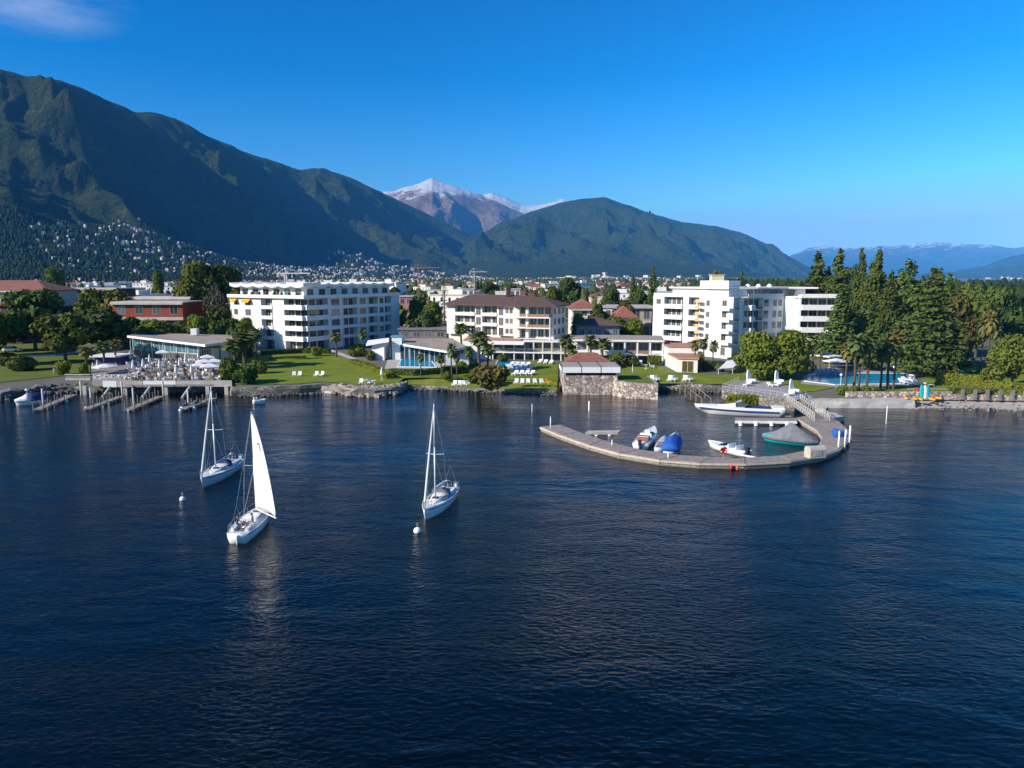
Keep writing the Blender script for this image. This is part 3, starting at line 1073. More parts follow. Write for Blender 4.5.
def facade(root, wall, F, zs, cols, rec, mats):
    """zs: floor levels, last one the top of the wall. cols: (u0, u1, kind, opts)."""
    wl_, fr, gl, par = mats
    z0, z1 = zs[0], zs[-1]
    for c in cols:
        u0, u1, kind = c[:3]
        o = c[3] if len(c) > 3 else {}
        if kind == 'S':
            wall.fbox(F, u0, u1, -rec - 0.06, o.get('out', 0.0), z0, z1)
            for (uw, w, h, sill) in o.get('win', []):
                for k in range(len(zs) - 1):
                    if k in o.get('skip', ()): continue
                    window(root, F, uw, zs[k] + sill, w, h, o.get('out', 0.0), o.get('fr', fr), gl)
        elif kind == 'B':
            pr = o.get('out', 0.0)
            for k in range(o.get('from', 0), len(zs) - 1):
                zf, zc = zs[k], zs[k + 1]
                m = MB()
                if k > 0:
                    m.fbox(F, u0 + .01, u1 - .01, -rec + .003, pr, zf - 0.22, zf)
                    ph = o.get('ph', 0.95)
                    m.fbox(F, u0 + .012, u1 - .012, pr - 0.12, pr + 0.002, zf - 0.005, zf + ph, 1)
                    if pr > 0.2:
                        m.fbox(F, u0 + .012, u0 + .13, -rec + .01, pr - 0.121, zf - 0.004, zf + ph - .002, 1)
                        m.fbox(F, u1 - .13, u1 - .012, -rec + .01, pr - 0.121, zf - 0.004, zf + ph - .002, 1)
                    rel_build(m, 'balcony', [wl_, o.get('par', par)], root)
                n = o.get('doors', max(1, int((u1 - u0) / 3.2)))
                wd = (u1 - u0) / n
                for j in range(n):
                    window(root, F, u0 + wd * (j + .5), zf + 0.1, wd * o.get('dw', 0.72), zc - zf - 0.55, -rec, o.get('fr', fr), gl, 'balcony_door')
                if o.get('clutter') and k > 0 and random.random() < 0.6:
                    pass


def hip_roof(mb, poly, z, h, over, mi=0):
    """A hipped roof over a four-cornered plan."""
    p = inset(poly, [-over] * 4)
    a, b, c, d = [np.array(q) for q in p]
    if np.linalg.norm(b - a) >= np.linalg.norm(c - b):
        w = np.linalg.norm(c - b) / 2
        r0 = (a + d) / 2 + (b - a) / np.linalg.norm(b - a) * w
        r1 = (b + c) / 2 - (b - a) / np.linalg.norm(b - a) * w
        tri = [(0, 1, 9, 8), (1, 2, 9), (2, 3, 8, 9), (3, 0, 8)]
    else:
        w = np.linalg.norm(b - a) / 2
        r0 = (a + b) / 2 + (c - b) / np.linalg.norm(c - b) * w
        r1 = (c + d) / 2 - (c - b) / np.linalg.norm(c - b) * w
        tri = [(0, 1, 8), (1, 2, 9, 8), (2, 3, 9), (3, 0, 8, 9)]
    vs = [(*q, z) for q in p] + [(*q, z - 0.25) for q in p] + [(*r0, z + h), (*r1, z + h)]
    fs = tri + [(4, 5, 1, 0), (5, 6, 2, 1), (6, 7, 3, 2), (7, 4, 0, 3), (7, 6, 5, 4)]
    mb.add(vs, fs, mi)


# ------------------------------------------------------------------ left hotel: white, five storeys, scalloped roof edge
C0 = np.array([-58.0, 205.0]); ang = radians(-30.5)
uL = np.array([cos(ang), sin(ang)]); uR = np.array([-uL[1], uL[0]])
A0 = C0 - uL * 31.0; R0 = C0 + uR * 41.5; B0 = A0 + uR * 41.5
zs = [1.6, 4.5, 7.45, 10.4, 13.35, 16.3]
hotel = empty('hotel', (C0[0], C0[1], 1.6), 0, 'white five storey lakeside hotel with scalloped roof edge and yellow awnings', 'hotel')
FL, FR_ = Frame(A0, C0), Frame(C0, R0)
foot = [tuple(A0), tuple(C0), tuple(R0), tuple(B0)]
wall = MB()
wall.prism(inset(foot, [1.6, 1.8, 0, 0]), 0.8, zs[-1] - .01)
U = FL.upx
mw = (WHITE, FRAME, GLASS, WHITE)
facade(hotel, wall, FL, zs, [
    (0, U(261), 'S', {'win': [(2.6, 1.5, 1.5, 0.9), (U(248), 2.2, 1.7, 0.75)], 'skip': (0,)}),
    (U(261), U(272.5), 'B', {'out': 0.25, 'doors': 2, 'ph': 0.8}),
    (U(272.5), U(284), 'S'),
    (U(284), 31 - 0.02, 'B', {'out': 0.9, 'doors': 3, 'ph': 1.15}),
], 1.6, mw)
V = FR_.upx
facade(hotel, wall, FR_, zs, [
    (0.02, V(328), 'B', {'out': 0.9, 'doors': 3, 'ph': 1.1}),
    (V(328), V(342.5), 'S', {'win': [((V(328) + V(342.5)) / 2, 3.2, 1.7, 0.8)], 'skip': (0,)}),
    (V(342.5), V(357.5), 'B', {'doors': 3, 'ph': 0.7}),
    (V(357.5), V(368), 'S', {'win': [((V(357.5) + V(368)) / 2, 2.6, 1.7, 0.8)], 'skip': (0,)}),
    (V(368), V(378), 'B', {'doors': 2, 'ph': 0.7}),
    (V(378), V(385), 'S', {'win': [((V(378) + V(385)) / 2, 1.6, 1.6, 0.8)], 'skip': (0,)}),
    (V(385), V(391.5), 'B', {'doors': 1, 'ph': 0.7}),
    (V(391.5), 41.5, 'S'),
], 1.8, mw)
rel_build(wall, 'wall', WHITE, hotel)
# roof terrace with its parapet, penthouse and folded awning roof
t = MB()
t.prism(inset(foot, [-0.95, -0.95, 0, 0]), zs[-1], zs[-1] + 0.28)
for F in (FL, FR_):
    t.fbox(F, -0.9 if F is FR_ else 0.02, F.L + (0.9 if F is FL else 0) - 0.02, 0.80 if F is FL else 0.802, 0.94, zs[-1] + 0.283, zs[-1] + 0.95)
rel_build(t, 'roof_terrace', WHITE, hotel)
pent = inset(foot, [3.2, 3.2, 1, 1])
pm = MB(); pm.prism(pent, zs[-1] + 0.2, 19.3)
rel_build(pm, 'penthouse', WHITE, hotel)
PF = [Frame(pent[0], pent[1]), Frame(pent[1], pent[2])]
for F in PF:
    n = int(F.L / 4.2)
    for k in range(n):
        window(hotel, F, (k + .5) * F.L / n, 16.9, 2.3, 1.9, 0, FRAME, GLASSB if k == 4 else GLASS)
rm = MB()
for F in PF:
    nsc = int(round(F.L / 4.4)); step = 8
    vs = []; N_ = nsc * step
    for i in range(N_ + 1):
        u = -2.2 + (F.L + (4.4 if F is PF[0] else 2.2)) * i / N_
        s = abs(sin(pi * i / step)) ** 0.8
        zt, zb = 20.15 + 0.5 * (1 - s), 19.25 + 0.55 * (1 - s)
        for d, z in ((2.1, zb), (2.1, zt), (-4.5, zt + 0.15), (-4.5, zb + .1)):
            x, y = F.p(u, d if F is PF[0] else d + 0.012)
            vs.append((x, y, z + (0 if F is PF[0] else 0.013)))
    fs = []
    for i in range(N_):
        a = i * 4
        for k in range(4):
            fs.append((a + k, a + 4 + k, a + 4 + (k + 1) % 4, a + (k + 1) % 4))
    fs += [(0, 1, 2, 3), (N_ * 4 + 3, N_ * 4 + 2, N_ * 4 + 1, N_ * 4)]
    rm.add(vs, fs)
rel_build(rm, 'scalloped_roof', WCANV, hotel)
rt = MB(); rt.prism(inset(pent, [3.9] * 4), 19.2, 20.0)
rel_build(rt, 'roof', ROOFG, hotel)
for q in range(3):
    ch = MB(); x, y = FR_.p(8 + q * 12, -9 - q)
    ch.box(x - 1.2, x + 1.2, y - .8, y + .8, 19.9, 21.1 + .25 * q)
    rel_build(ch, 'roof_unit', CREAM, hotel)
for (uw, w) in ((2.6, 2.0), (U(248), 3.2)):
    a = MB()
    P = FL.p
    q0, q1, q2, q3 = P(uw - w / 2, .03), P(uw + w / 2, .03), P(uw + w / 2, 1.2), P(uw - w / 2, 1.2)
    a.add([(*q0, 16.1), (*q1, 16.1), (*q2, 15.2), (*q3, 15.2), (*q0, 16.05), (*q1, 16.05), (*q2, 14.85), (*q3, 14.85)],
          [(0, 1, 2, 3), (7, 6, 5, 4), (3, 2, 6, 7), (0, 3, 7, 4), (1, 5, 6, 2)])
    rel_build(a, 'awning', YELLOWC, hotel)
for k in range(9):
    u = 3 + k * 3.1
    p = FL.p(u, -0.6)
    s_ = MB()
    s_.lathe([(0.28, 0), (0.34, .45)], 8, (p[0], p[1], zs[-1] + .28))
    s_.lathe([(0.1, .4), (.5, .8), (.42, 1.2), (.1, 1.5)], 8, (p[0], p[1], zs[-1] + .28), 1)
    tag(s_.build('potted_plant', [TERRA, LEAFD]), 'round potted shrub standing on the white hotel roof terrace behind the parapet', 'potted plant', 'potted shrubs on the white hotel roof terrace')

# ------------------------------------------------------------------ middle hotel: cream, three storeys over a terrace, brown hipped roof
Lf = np.array([-17.9, 201.0]); J = np.array([0.45, 191.5]); J2 = np.array([0.5, 188.6]); Rt = np.array([10.2, 185.6]); Rb = np.array([14.6, 198.5])
bk = np.array([-13.0, 214.0])
mzs = [6.9, 9.55, 12.2, 14.9]
inn = empty('hotel', (J[0], J[1], 2.0), 0, 'cream three storey hotel with brown hipped roof and wooden balcony railings', 'hotel')
body = [tuple(Lf), tuple(J), tuple(J2), tuple(Rt), tuple(Rb), (9.0, 207.0), tuple(bk)]
wall = MB()
wall_f = MB()
wall.prism(inset(body, [1.2, 0.0, 1.5, 0.05, 0, 0, 0]), 1.2, mzs[-1] - .01)
F1, F2, F3 = Frame(Lf, J), Frame(J2, Rt), Frame(Rt, Rb)
U = F1.upx
WOODR = mat('brown_railing', (0.30, 0.17, 0.11), 0.7, 0.1, 2)
facade(inn, wall_f, F1, mzs, [
    (0, U(455), 'S', {}),
    (U(455), U(475), 'B', {'doors': 3, 'out': 0.25, 'par': CREAM, 'from': 0, 'ph': 0.7}),
    (U(475), U(482), 'S', {'win': [(U(478.4), 1.3, 1.9, .15)]}),
    (U(482), U(497), 'B', {'doors': 2, 'out': 0.25, 'par': CREAM, 'ph': 0.7}),
    (U(497), F1.L - 0.02, 'S', {'win': [(U(501), 1.2, 1.9, .15), (U(507), .8, 1.2, .7), (U(511.2), .8, 1.2, .7)]}),
], 1.2, (WHITE, FRAME, GLASS, CREAM))
U = F2.upx
facade(inn, wall, F2, mzs, [
    (0.02, U(519.5), 'S', {}),
    (U(519.5), U(525.5), 'B', {'doors': 1, 'out': 0.1, 'par': WOODR, 'ph': 0.75}),
    (U(525.5), U(528.5), 'S', {}),
    (U(528.5), F2.L - 0.5, 'B', {'doors': 3, 'out': 1.2, 'par': WOODR, 'ph': 0.75}),
], 1.5, (WHITE, FRAME, GLASS, WOODR))
m = MB()
for k in range(3):
    m.fbox(F2, 0.5, F2.L - .2, -0.4, 1.32, mzs[k] - .3, mzs[k] - .226)
m.fbox(F2, F2.L - .42, F2.L - .2, 1.1, 1.318, 2.0, mzs[2] - .31)
rel_build(m, 'balcony_edge', WHITE, inn)
for k in range(3):
    for uu in (2.5, 6.5, 10.5):
        window(inn, F3, uu, mzs[k] + .6, 1.6, 1.4, 0.0, FRAME, GLASS)
rel_build(wall, 'wall', CREAM, inn); rel_build(wall_f, 'front_wall', WHITE, inn)
r = MB()
ev = [(-19.0, 200.0), (0.3, 190.0), (0.35, 187.5), (11.1, 184.0), (16.0, 199.5), (9.6, 208.5), (-13.6, 216.0)]
rA, rB, rC = (-11.5, 207.4, 17.5), (1.5, 200.0, 17.4), (8.0, 195.6, 17.2)
n7 = len(ev)
r.add([(*q, 15.0) for q in ev] + [(*q, 14.72) for q in ev] + [rA, rB, rC],
      [(0, 1, 15, 14), (1, 2, 15), (2, 3, 16, 15), (3, 4, 16), (4, 5, 16), (5, 6, 14, 15, 16), (6, 0, 14)] +
      [(n7 + i, n7 + (i + 1) % n7, (i + 1) % n7, i) for i in range(n7)] + [tuple(range(2 * n7 - 1, n7 - 1, -1))])
rel_build(r, 'roof', BROWNTILE, inn)
for (x, y, s, z) in ((-0.9, 199.5, .6, 19.2), (6.5, 196, .5, 18.6)):
    c_ = MB(); c_.box(x - s, x + s, y - .5, y + .5, 16.0, z); c_.box(x - s - .12, x + s + .12, y - .62, y + .62, z + .003, z + .2)
    rel_build(c_, 'chimney', DARKBROWN, inn)
# the terrace storeys in front of it
low = empty('terrace_wing', (-6, 188, 1.5), 0, 'low pavilion with flat pinkish roof and white awning below the cream hotel', 'building')
T = [(-12.6, 186.0), (2.6, 183.2), (13.8, 181.4), (15.5, 187.5), (2.5, 191.0), (-12.0, 195.0)]
m = MB(); m.prism([(-12.6, 186.0), (-5.5, 184.6), (-4.6, 192.0), (-12.0, 195.0)], 1.2, 6.1); rel_build(m, 'wall', WHITE, low)
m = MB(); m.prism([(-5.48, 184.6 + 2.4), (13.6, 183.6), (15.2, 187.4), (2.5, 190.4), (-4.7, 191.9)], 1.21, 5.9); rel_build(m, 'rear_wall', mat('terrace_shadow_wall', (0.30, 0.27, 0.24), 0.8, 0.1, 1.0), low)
m = MB(); m.prism(inset([(-12.8, 186.0), (-5.4, 184.4), (2.6, 182.9), (2.9, 190.8), (-12.0, 195.2)], [.3, .3, .3, .3, .3]), 6.12, 6.5); rel_build(m, 'roof', TERRA, low)
m = MB(); m.prism([(2.7, 183.0), (13.9, 181.2), (15.4, 187.5), (3.0, 190.6)], 6.115, 6.4); rel_build(m, 'balcony_roof', WHITE, low)
FA = Frame((-5.5, 184.4), (2.6, 182.9)); FB = Frame((2.6, 182.9), (13.9, 181.0))
m = MB(); m.prism([(-5.4, 184.4), (2.6, 182.9), (13.9, 181.0), (15.4, 183.0), (16, 186.5), (-5.3, 188)], 3.3, 3.62); rel_build(m, 'terrace_floor', WHITE, low)
for F, n in ((FA, 3), (FB, 5)):
    for k in range(n):
        u = (k + .15) * F.L / n
        m = MB(); m.fbox(F, u, u + .35, -.5, -.15, 3.625, 6.11); rel_build(m, 'column', SAND, low)
        m = MB(); m.fbox(F, u + .05, u + .30, -.45, -.2, 1.0, 3.29); rel_build(m, 'column', WHITE, low)
        m = MB()
        u2 = (k + 1.15) * F.L / n - .02
        for j in range(3): m.fbox(F, u + .36, u2, -.34, -.28, 3.85 + j * .3, 3.9 + j * .3)
        rel_build(m, 'railing', WHITE, low)
    FF = Frame(F.p(0, -2.6 if F is FB else -2.5), F.p(F.L, -2.6 if F is FB else -2.5))
for k in range(6):
    window(low, Frame((-5.4, 187.0), (13.6, 183.6)), 1.6 + k * 3.15, 3.7, 2.3, 2.0, 0.02, FRAME, GLASS, 'glass_door')
    window(low, Frame((-5.4, 187.0), (13.6, 183.6)), 1.6 + k * 3.15, 1.5, 2.3, 1.7, 0.02, FRAME, GLASS, 'glass_door')
for uw in (1.4, 4.3):
    window(low, Frame((-12.6, 186.0), (-5.5, 184.6)), uw, 3.6, .9, 1.3)
m = MB()
q = [FA.p(0.2, 0.2), FA.p(FA.L + .6, 0.2), FA.p(FA.L + .6, 2.0), FA.p(.2, 2.0)]
m.prism(q, [6.25, 6.25, 5.55, 5.55], [6.33, 6.33, 5.63, 5.63]); rel_build(m, 'awning', WCANV, low)

# ------------------------------------------------------------------ right hotel: white, stepped, with penthouse and stair tower
P = [np.array(q) for q in ((39.4, 205.0), (51.0, 193.0), (50.6, 192.2), (55.6, 184.6), (58.3, 187.6), (60.3, 187.9), (72.3, 195.2), (74.6, 191.0), (84.2, 190.0), (86, 204), (60, 222), (44, 212))]
hr = empty('hotel', (55.6, 184.6, 1.8), 0, 'white stepped hotel with stair tower and long balconies behind the round trees', 'hotel')
zs = [2.0, 5.3, 8.2, 11.1, 14.0, 16.95]
wall = MB()
ins = inset([tuple(q) for q in P], [1.5, 0, 0, 1.2, 0, 1.4, 0, 1.5, 0, 0, 0, 0])
wall.prism(ins, 1.2, zs[-1] - .01)
FA_ = Frame(P[0], P[1]); FB_ = Frame(P[2], P[3]); FC_ = Frame(P[3], P[4]); FD_ = Frame(P[5], P[6]); FE_ = Frame(P[6], P[7]); FG_ = Frame(P[7], P[8])
U = FA_.upx
facade(hr, wall, FA_, zs, [
    (0, U(664), 'S', {'win': [(U(658.5), 1.3, 1.2, 1.0)], 'skip': (0, 1, 2, 3)}),
    (U(664), U(683), 'B', {'doors': 4, 'out': .5, 'ph': 1.0}),
    (U(683), U(688.5), 'S', {}),
    (U(688.5), U(699), 'B', {'doors': 2, 'out': .5, 'ph': 1.0}),
    (U(699), FA_.L, 'S', {}),
], 1.5, (WHITE, FRAME, GLASS, WHITE))
# external stair in warm brown, rising between the two blocks
m = MB()
for k in range(9):
    m.fbox(FA_, U(698.5), U(703), 0.1, 1.7, 2.6 + k * 1.62, 2.75 + k * 1.62)
    m.fbox(FA_, U(698.5), U(703), 1.6, 1.7, 2.753 + k * 1.62, 3.5 + k * 1.62)
rel_build(m, 'stair_tower', mat('ochre_stair', (0.58, 0.42, 0.24), .8, .08, .6), hr)
U = FB_.upx
for k in range(5):
    if k: window(hr, FB_, U(708), zs[k] + .9, 1.0, 1.3, 0.0, FRAME, GLASS)
    m = MB()
    if k:
        m.fbox(FB_, U(722), FB_.L - .05, .003, 1.3, zs[k] - .2, zs[k]); m.fbox(FB_, U(722), FB_.L - .05, 1.18, 1.302, zs[k] + .003, zs[k] + 1.0)
        rel_build(m, 'balcony', WHITE, hr)
    window(hr, FB_, U(724.5), zs[k] + .4, 1.3, 1.9, 0.0, FRAME, GLASS, 'balcony_door')
LILAC = WHITE
facade(hr, wall, FC_, zs, [(0.02, .7, 'S'), (.7, FC_.L - .3, 'B', {'doors': 2, 'ph': .5, 'par': GLASSB}), (FC_.L - .3, FC_.L, 'S')], 1.2, (WHITE, FRAME, GLASSB, WHITE))
U = FD_.upx
facade(hr, wall, FD_, zs, [
    (0.02, U(752), 'B', {'doors': 1, 'out': 1.2, 'ph': 1.1}),
    (U(752), U(763), 'B', {'doors': 2, 'ph': .55, 'par': mat('dark_railing', (.10, .10, .11), .6, .1, 2)}),
    (U(763), U(770), 'S', {'win': [(U(766), 1.6, 1.7, .7)], 'skip': (0,)}),
    (U(770), FD_.L - .02, 'S', {'win': [(U(774.5), 1.2, 1.5, .8), (U(780), 1.2, 1.5, .8)], 'skip': (0,)}),
], 1.4, (WHITE, FRAME, GLASS, WHITE))
U = FG_.upx
facade(hr, wall, FG_, zs, [
    (0.02, 0.6, 'S', {}),
    (0.62, FG_.L - .05, 'B', {'doors': 4, 'out': 1.3, 'ph': 1.15, 'dw': .8}),
], 1.5, (WHITE, FRAME, GLASS, WHITE))
rel_build(wall, 'wall', WHITE, hr)
m = MB(); m.prism(inset([tuple(q) for q in P], [0, 0, 0, 0, 0, 0, 0, -1.3, 0, 0, 0, 0]), zs[-1], zs[-1] + .3)
for F, o in ((FA_, 0.0), (FD_, 0), (FG_, 1.28)):
    m.fbox(F, .1, F.L - .1, o - .15, o - .02, zs[-1] + .303, zs[-1] + 1.0)
rel_build(m, 'roof_terrace', WHITE, hr)
m = MB(); m.prism([(44.6, 204.5), (52.2, 195.2), (51.2, 193.2), (55.0, 187.0), (58.0, 190.0), (60.5, 190.5), (73, 197.0), (78, 195.9), (79, 203), (60, 214)], 17.2, 19.2)
rel_build(m, 'penthouse', WHITE, hr)
Fp = Frame((60.5, 190.5), (73, 196.2))
for k in range(5): window(hr, Fp, 1.4 + k * 2.5, 17.35, 1.9, 1.6, 0, FRAME, GLASS)
window(hr, Frame((73, 196.2), (78, 195.5)), 1.5, 17.35, 1.6, 1.5, 0, FRAME, GLASS)
m = MB(); m.prism(inset([(44.6, 204.5), (52.2, 195.2), (51.2, 193.2), (55.0, 187.0), (58.0, 190.0), (60.5, 190.5), (73, 196.2), (80, 195.2), (80, 203), (60, 214)], [-.8] * 3 + [-.5] * 2 + [-1.2] * 2 + [-.6] * 3), 19.203, 19.6)
rel_build(m, 'roof', WHITE, hr)
m = MB(); m.prism([(50.6, 198.5), (56.0, 190.8), (60.5, 195.5), (55, 203)], 19.603, 21.3); rel_build(m, 'tower', WHITE, hr)
m = MB(); m.box(53.2, 56.4, 196.5, 199, 21.303, 22.7); m.box(53.0, 56.6, 196.3, 199.2, 22.703, 22.9); rel_build(m, 'lift_housing', SAND, hr)
for k, (x, y) in enumerate(((63, 197), (66.5, 199), (70, 200.5))):
    m = MB(); m.lathe([(.7, 19.603), (.7, 19.9), (.45, 20.3), (.1, 20.45)], 12, (x, y, 0)); rel_build(m, 'skylight', WPLAST, hr)

# entrance canopy and garden pavilion between it and the lake
m = MB()
cp = empty('canopy', (48, 178, 1.5), 0, 'white tent roofed canopy at the foot of the stepped hotel left of the round trees', 'canopy')
a = [W(719, 374, 1.5), W(733, 374, 1.5), W(745, 368, 1.5), W(728, 368, 1.5)]
m.prism([q[:2] for q in a], [2.6, 2.8, 3.9, 3.4], [2.75, 2.95, 4.05, 3.55]); rel_build(m, 'canvas_roof', WCANV, cp)
for q in a:
    m = MB(); m.tube((q[0] * .998, q[1] + .15, 1.2), (q[0] * .998, q[1] + .15, 2.7), .06, n=6); rel_build(m, 'post', WFRAME, cp)

# ------------------------------------------------------------------ slatted garden wing in front of the right hotel
wg = empty('garden_wing', (37.2, 159.5, GZ), 0, 'low garden wing with slatted pale wall and terracotta terrace roofs stepping towards the lake', 'building')
b0, b1 = np.array([36.6, 160.0]), np.array([40.6, 158.8])
a0, a1 = np.array([36.4, 178.0]), np.array([44.5, 178.0])
mid0, mid1 = np.array([36.5, 169.5]), np.array([43.0, 168.5])
m = MB(); m.prism([tuple(b0), tuple(b1), tuple(mid1), tuple(mid0)], 1.0, 4.4); rel_build(m, 'wall', CREAM, wg)
m = MB(); m.prism([(36.5, 169.52), (43.0, 168.52), tuple(a1), tuple(a0)], 1.0, 6.1); rel_build(m, 'rear_wall', WHITE, wg)
m = MB(); m.prism(inset([tuple(b0), tuple(b1), (42.9, 168.4), (36.5, 169.3)], [-.3, -.3, .05, -.3]), 4.403, 4.75); rel_build(m, 'roof', TERRA, wg)
m = MB(); m.prism(inset([(36.5, 169.6), (43.0, 168.6), tuple(a1), tuple(a0)], [-.3, -.3, 0, -.3]), 6.103, 6.4); rel_build(m, 'rear_roof', TERRA, wg)
Fs = Frame((36.4, 178.0), (36.6, 160.0))
m = MB()
for k in range(24):
    u = .2 + k * .74
    m.fbox(Fs, u, u + .42, .03, .22, 1.1, 6.0 if u < 8.3 else 4.35)
rel_build(m, 'slatted_screen', WFRAME, wg)
Ff = Frame(b0, b1)
for k in (0, 1): window(wg, Ff, 1.45 + k * 1.2, 1.6, 1.05, 2.3, 0, FRAME, mat('brown_glass', (.10, .07, .03), .15, .2, 1), 'glass_door', 0)

# ------------------------------------------------------------------ long low wing between the two hotels
lw = empty('colonnade_wing', (15, 174, GZ), 0, 'long low white wing with flat roof and open colonnade between cream and stepped hotels', 'building')
z_t, z_m = 6.9, 3.9
wa, wb = (14.8, 177.0), (36.3, 173.8)
Fw = Frame(wa, wb)
m = MB(); m.prism([Fw.p(0, -3.2), Fw.p(Fw.L, -3.2), Fw.p(Fw.L, -14), Fw.p(0, -14)], 1.0, z_t - .01); rel_build(m, 'wall', CREAM, lw)
m = MB(); m.prism([Fw.p(-.4, .5), Fw.p(Fw.L, .5), Fw.p(Fw.L, -14.5), Fw.p(-.4, -14.5)], z_t, z_t + .45, cap=1); rel_build(m, 'roof', [WHITE, ROOFG], lw)
m = MB(); m.prism([Fw.p(0, .4), Fw.p(Fw.L, .4), Fw.p(Fw.L, -3.19), Fw.p(0, -3.19)], z_m - .3, z_m); rel_build(m, 'terrace_floor', WHITE, lw)
for k in range(8):
    u = .3 + k * (Fw.L - .8) / 7
    m = MB(); m.fbox(Fw, u, u + .35, -.1, .25, z_m + .003, z_t - .003); rel_build(m, 'column', WHITE, lw)
    m = MB(); m.fbox(Fw, u, u + .35, -.1, .25, 1.0, z_m - .303); rel_build(m, 'column', WHITE, lw)
    if k < 7:
        window(lw, Frame(Fw.p(0, -3.2), Fw.p(Fw.L, -3.2)), u + 1.7, z_m + .1, 2.2, 2.3, 0, FRAME, GLASS, 'glass_door')
        window(lw, Frame(Fw.p(0, -3.2), Fw.p(Fw.L, -3.2)), u + 1.7, 1.5, 2.0, 1.9, 0, FRAME, GLASS, 'glass_door')
        m = MB(); m.fbox(Fw, u + .36, u + (Fw.L - .8) / 7 - .01, .05, .1, z_m + .2, z_m + .9); rel_build(m, 'railing', mat('reddish_railing', (.30, .14, .10), .7, .1, 2) if k in (4, 5) else WFRAME, lw)

# ------------------------------------------------------------------ indoor pool house with rising white roof, and the pools
ph = empty('pool_house', (-31, 183, GZ), 0, 'pool house with white sloping roof slabs and tall glass walls beside the cream hotel', 'building')
def slab(root, pts, th, mats, name, cap=None):
    m = MB(); m.prism([p[:2] for p in pts], [p[2] for p in pts], [p[2] + th for p in pts], cap=cap)
    return rel_build(m, name, mats, root)
q = lambda px, py, Y: D(px, py, Y)
slab(ph, [q(366, 346, 182), q(389, 342, 181), q(389, 339.5, 188), q(368, 342, 190)], .45, [WHITE, WHITE], 'roof')
slab(ph, [q(403, 346, 181), q(447, 353, 172), q(466, 348.5, 179), q(452, 340, 192), q(405, 340.5, 192)], .5, [WHITE, ROOFG], 'sloping_roof', 1)
m = MB(); a, b = q(392, 341, 184), q(402, 340, 184); m.box(a[0], b[0], 183.5, 186.5, 1.2, 7.3); rel_build(m, 'chimney_block', WHITE, ph)
m = MB(); m.box(a[0] - .25, b[0] + .25, 183.3, 186.7, 7.303, 7.6); rel_build(m, 'chimney_cap', mat('teal_metal', (.12, .30, .30), .5, .1, 1), ph)
x0 = q(372, 350, 183)[0]; x1 = q(384, 350, 182)[0]
m = MB(); m.prism([(x0, 183.0), (x1, 182.2), (x1 + .4, 188), (x0, 189)], [1.2] * 4, [5.7, 6.0, 6.0, 5.6]); rel_build(m, 'wall', WHITE, ph)
Fg = Frame((x1 + .3, 183.6), (q(446, 350, 174)[0], 175.0))
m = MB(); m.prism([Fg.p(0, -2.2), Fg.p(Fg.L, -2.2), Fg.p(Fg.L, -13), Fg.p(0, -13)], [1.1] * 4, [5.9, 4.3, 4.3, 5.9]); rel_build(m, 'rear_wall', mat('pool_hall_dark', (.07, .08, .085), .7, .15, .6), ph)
for k in range(6):
    u = (k + .5) * Fg.L / 6
    window(ph, Fg, u, 1.5, Fg.L / 6 - .35, 4.2 - .22 * k, -1.6, WFRAME, mat('deep_blue_glass', (.012, .05, .08), .06, .3, .3, spec=.6), 'glass_wall', 1)
rw0, rw1 = q(447, 352, 172), q(468, 349, 178)
m = MB(); m.prism([(rw0[0] - .4, rw0[1] + .3), (rw0[0] + 5.2, rw0[1] + 1.0), (rw1[0] - .5, rw1[1] + 6), (rw0[0] - .2, 184)], [1.1] * 4, [3.9, 2.2, 3.2, 4.2]); rel_build(m, 'side_wall', WHITE, ph)

pool_deck = MB(); pool_deck.prism([W(x, y, 1.5)[:2] for x, y in ((385, 368.5), (442, 368.5), (446, 362), (440, 356.5), (388, 358.5))], 1.45, 1.62)
tag(pool_deck.build('pool_deck', CONC), kind='structure')
def pool(pts, z, label, nm='swimming_pool'):
    r = empty(nm, (*W(*pts[0], z)[:2], z), 0, label, 'swimming pool')
    pl = [tuple(W(x, y, z)[:2]) for x, y in pts]
    m = MB(); m.prism(pl, z - .1, z); rel_build(m, 'pool_water', POOL, r)
    c_ = np.mean(pl, 0)
    out = [tuple(c_ + (np.array(p) - c_) * (1 + .55 / max(.1, np.linalg.norm(np.array(p) - c_)))) for p in pl]
    n = len(pl); m = MB()
    m.add([(*p, z + .05) for p in pl] + [(*p, z + .05) for p in out] + [(*p, z - .12) for p in pl] + [(*p, z - .12) for p in out],
          [(i, n + i, n + (i + 1) % n, (i + 1) % n) for i in range(n)] + [(n + i, 3 * n + i, 3 * n + (i + 1) % n, n + (i + 1) % n) for i in range(n)] + [(i, (i + 1) % n, 2 * n + (i + 1) % n, 2 * n + i) for i in range(n)])
    rel_build(m, 'coping', WHITE, r)
    return r
pool([(398, 366.5), (436, 367), (430, 359.5), (402, 359)], 1.72, 'bright blue swimming pool under the sloping roof of the pool house')
pool([(494, 368), (520, 368.5), (525, 362.5), (498, 360.5)], 1.55, 'dark blue outdoor pool at the foot of the cream hotel terrace')
pool([(806, 381), (836, 384.5), (912, 383), (905, 373.5), (812, 373)], 1.55, 'long blue outdoor pool under palms beside the tall conifers')

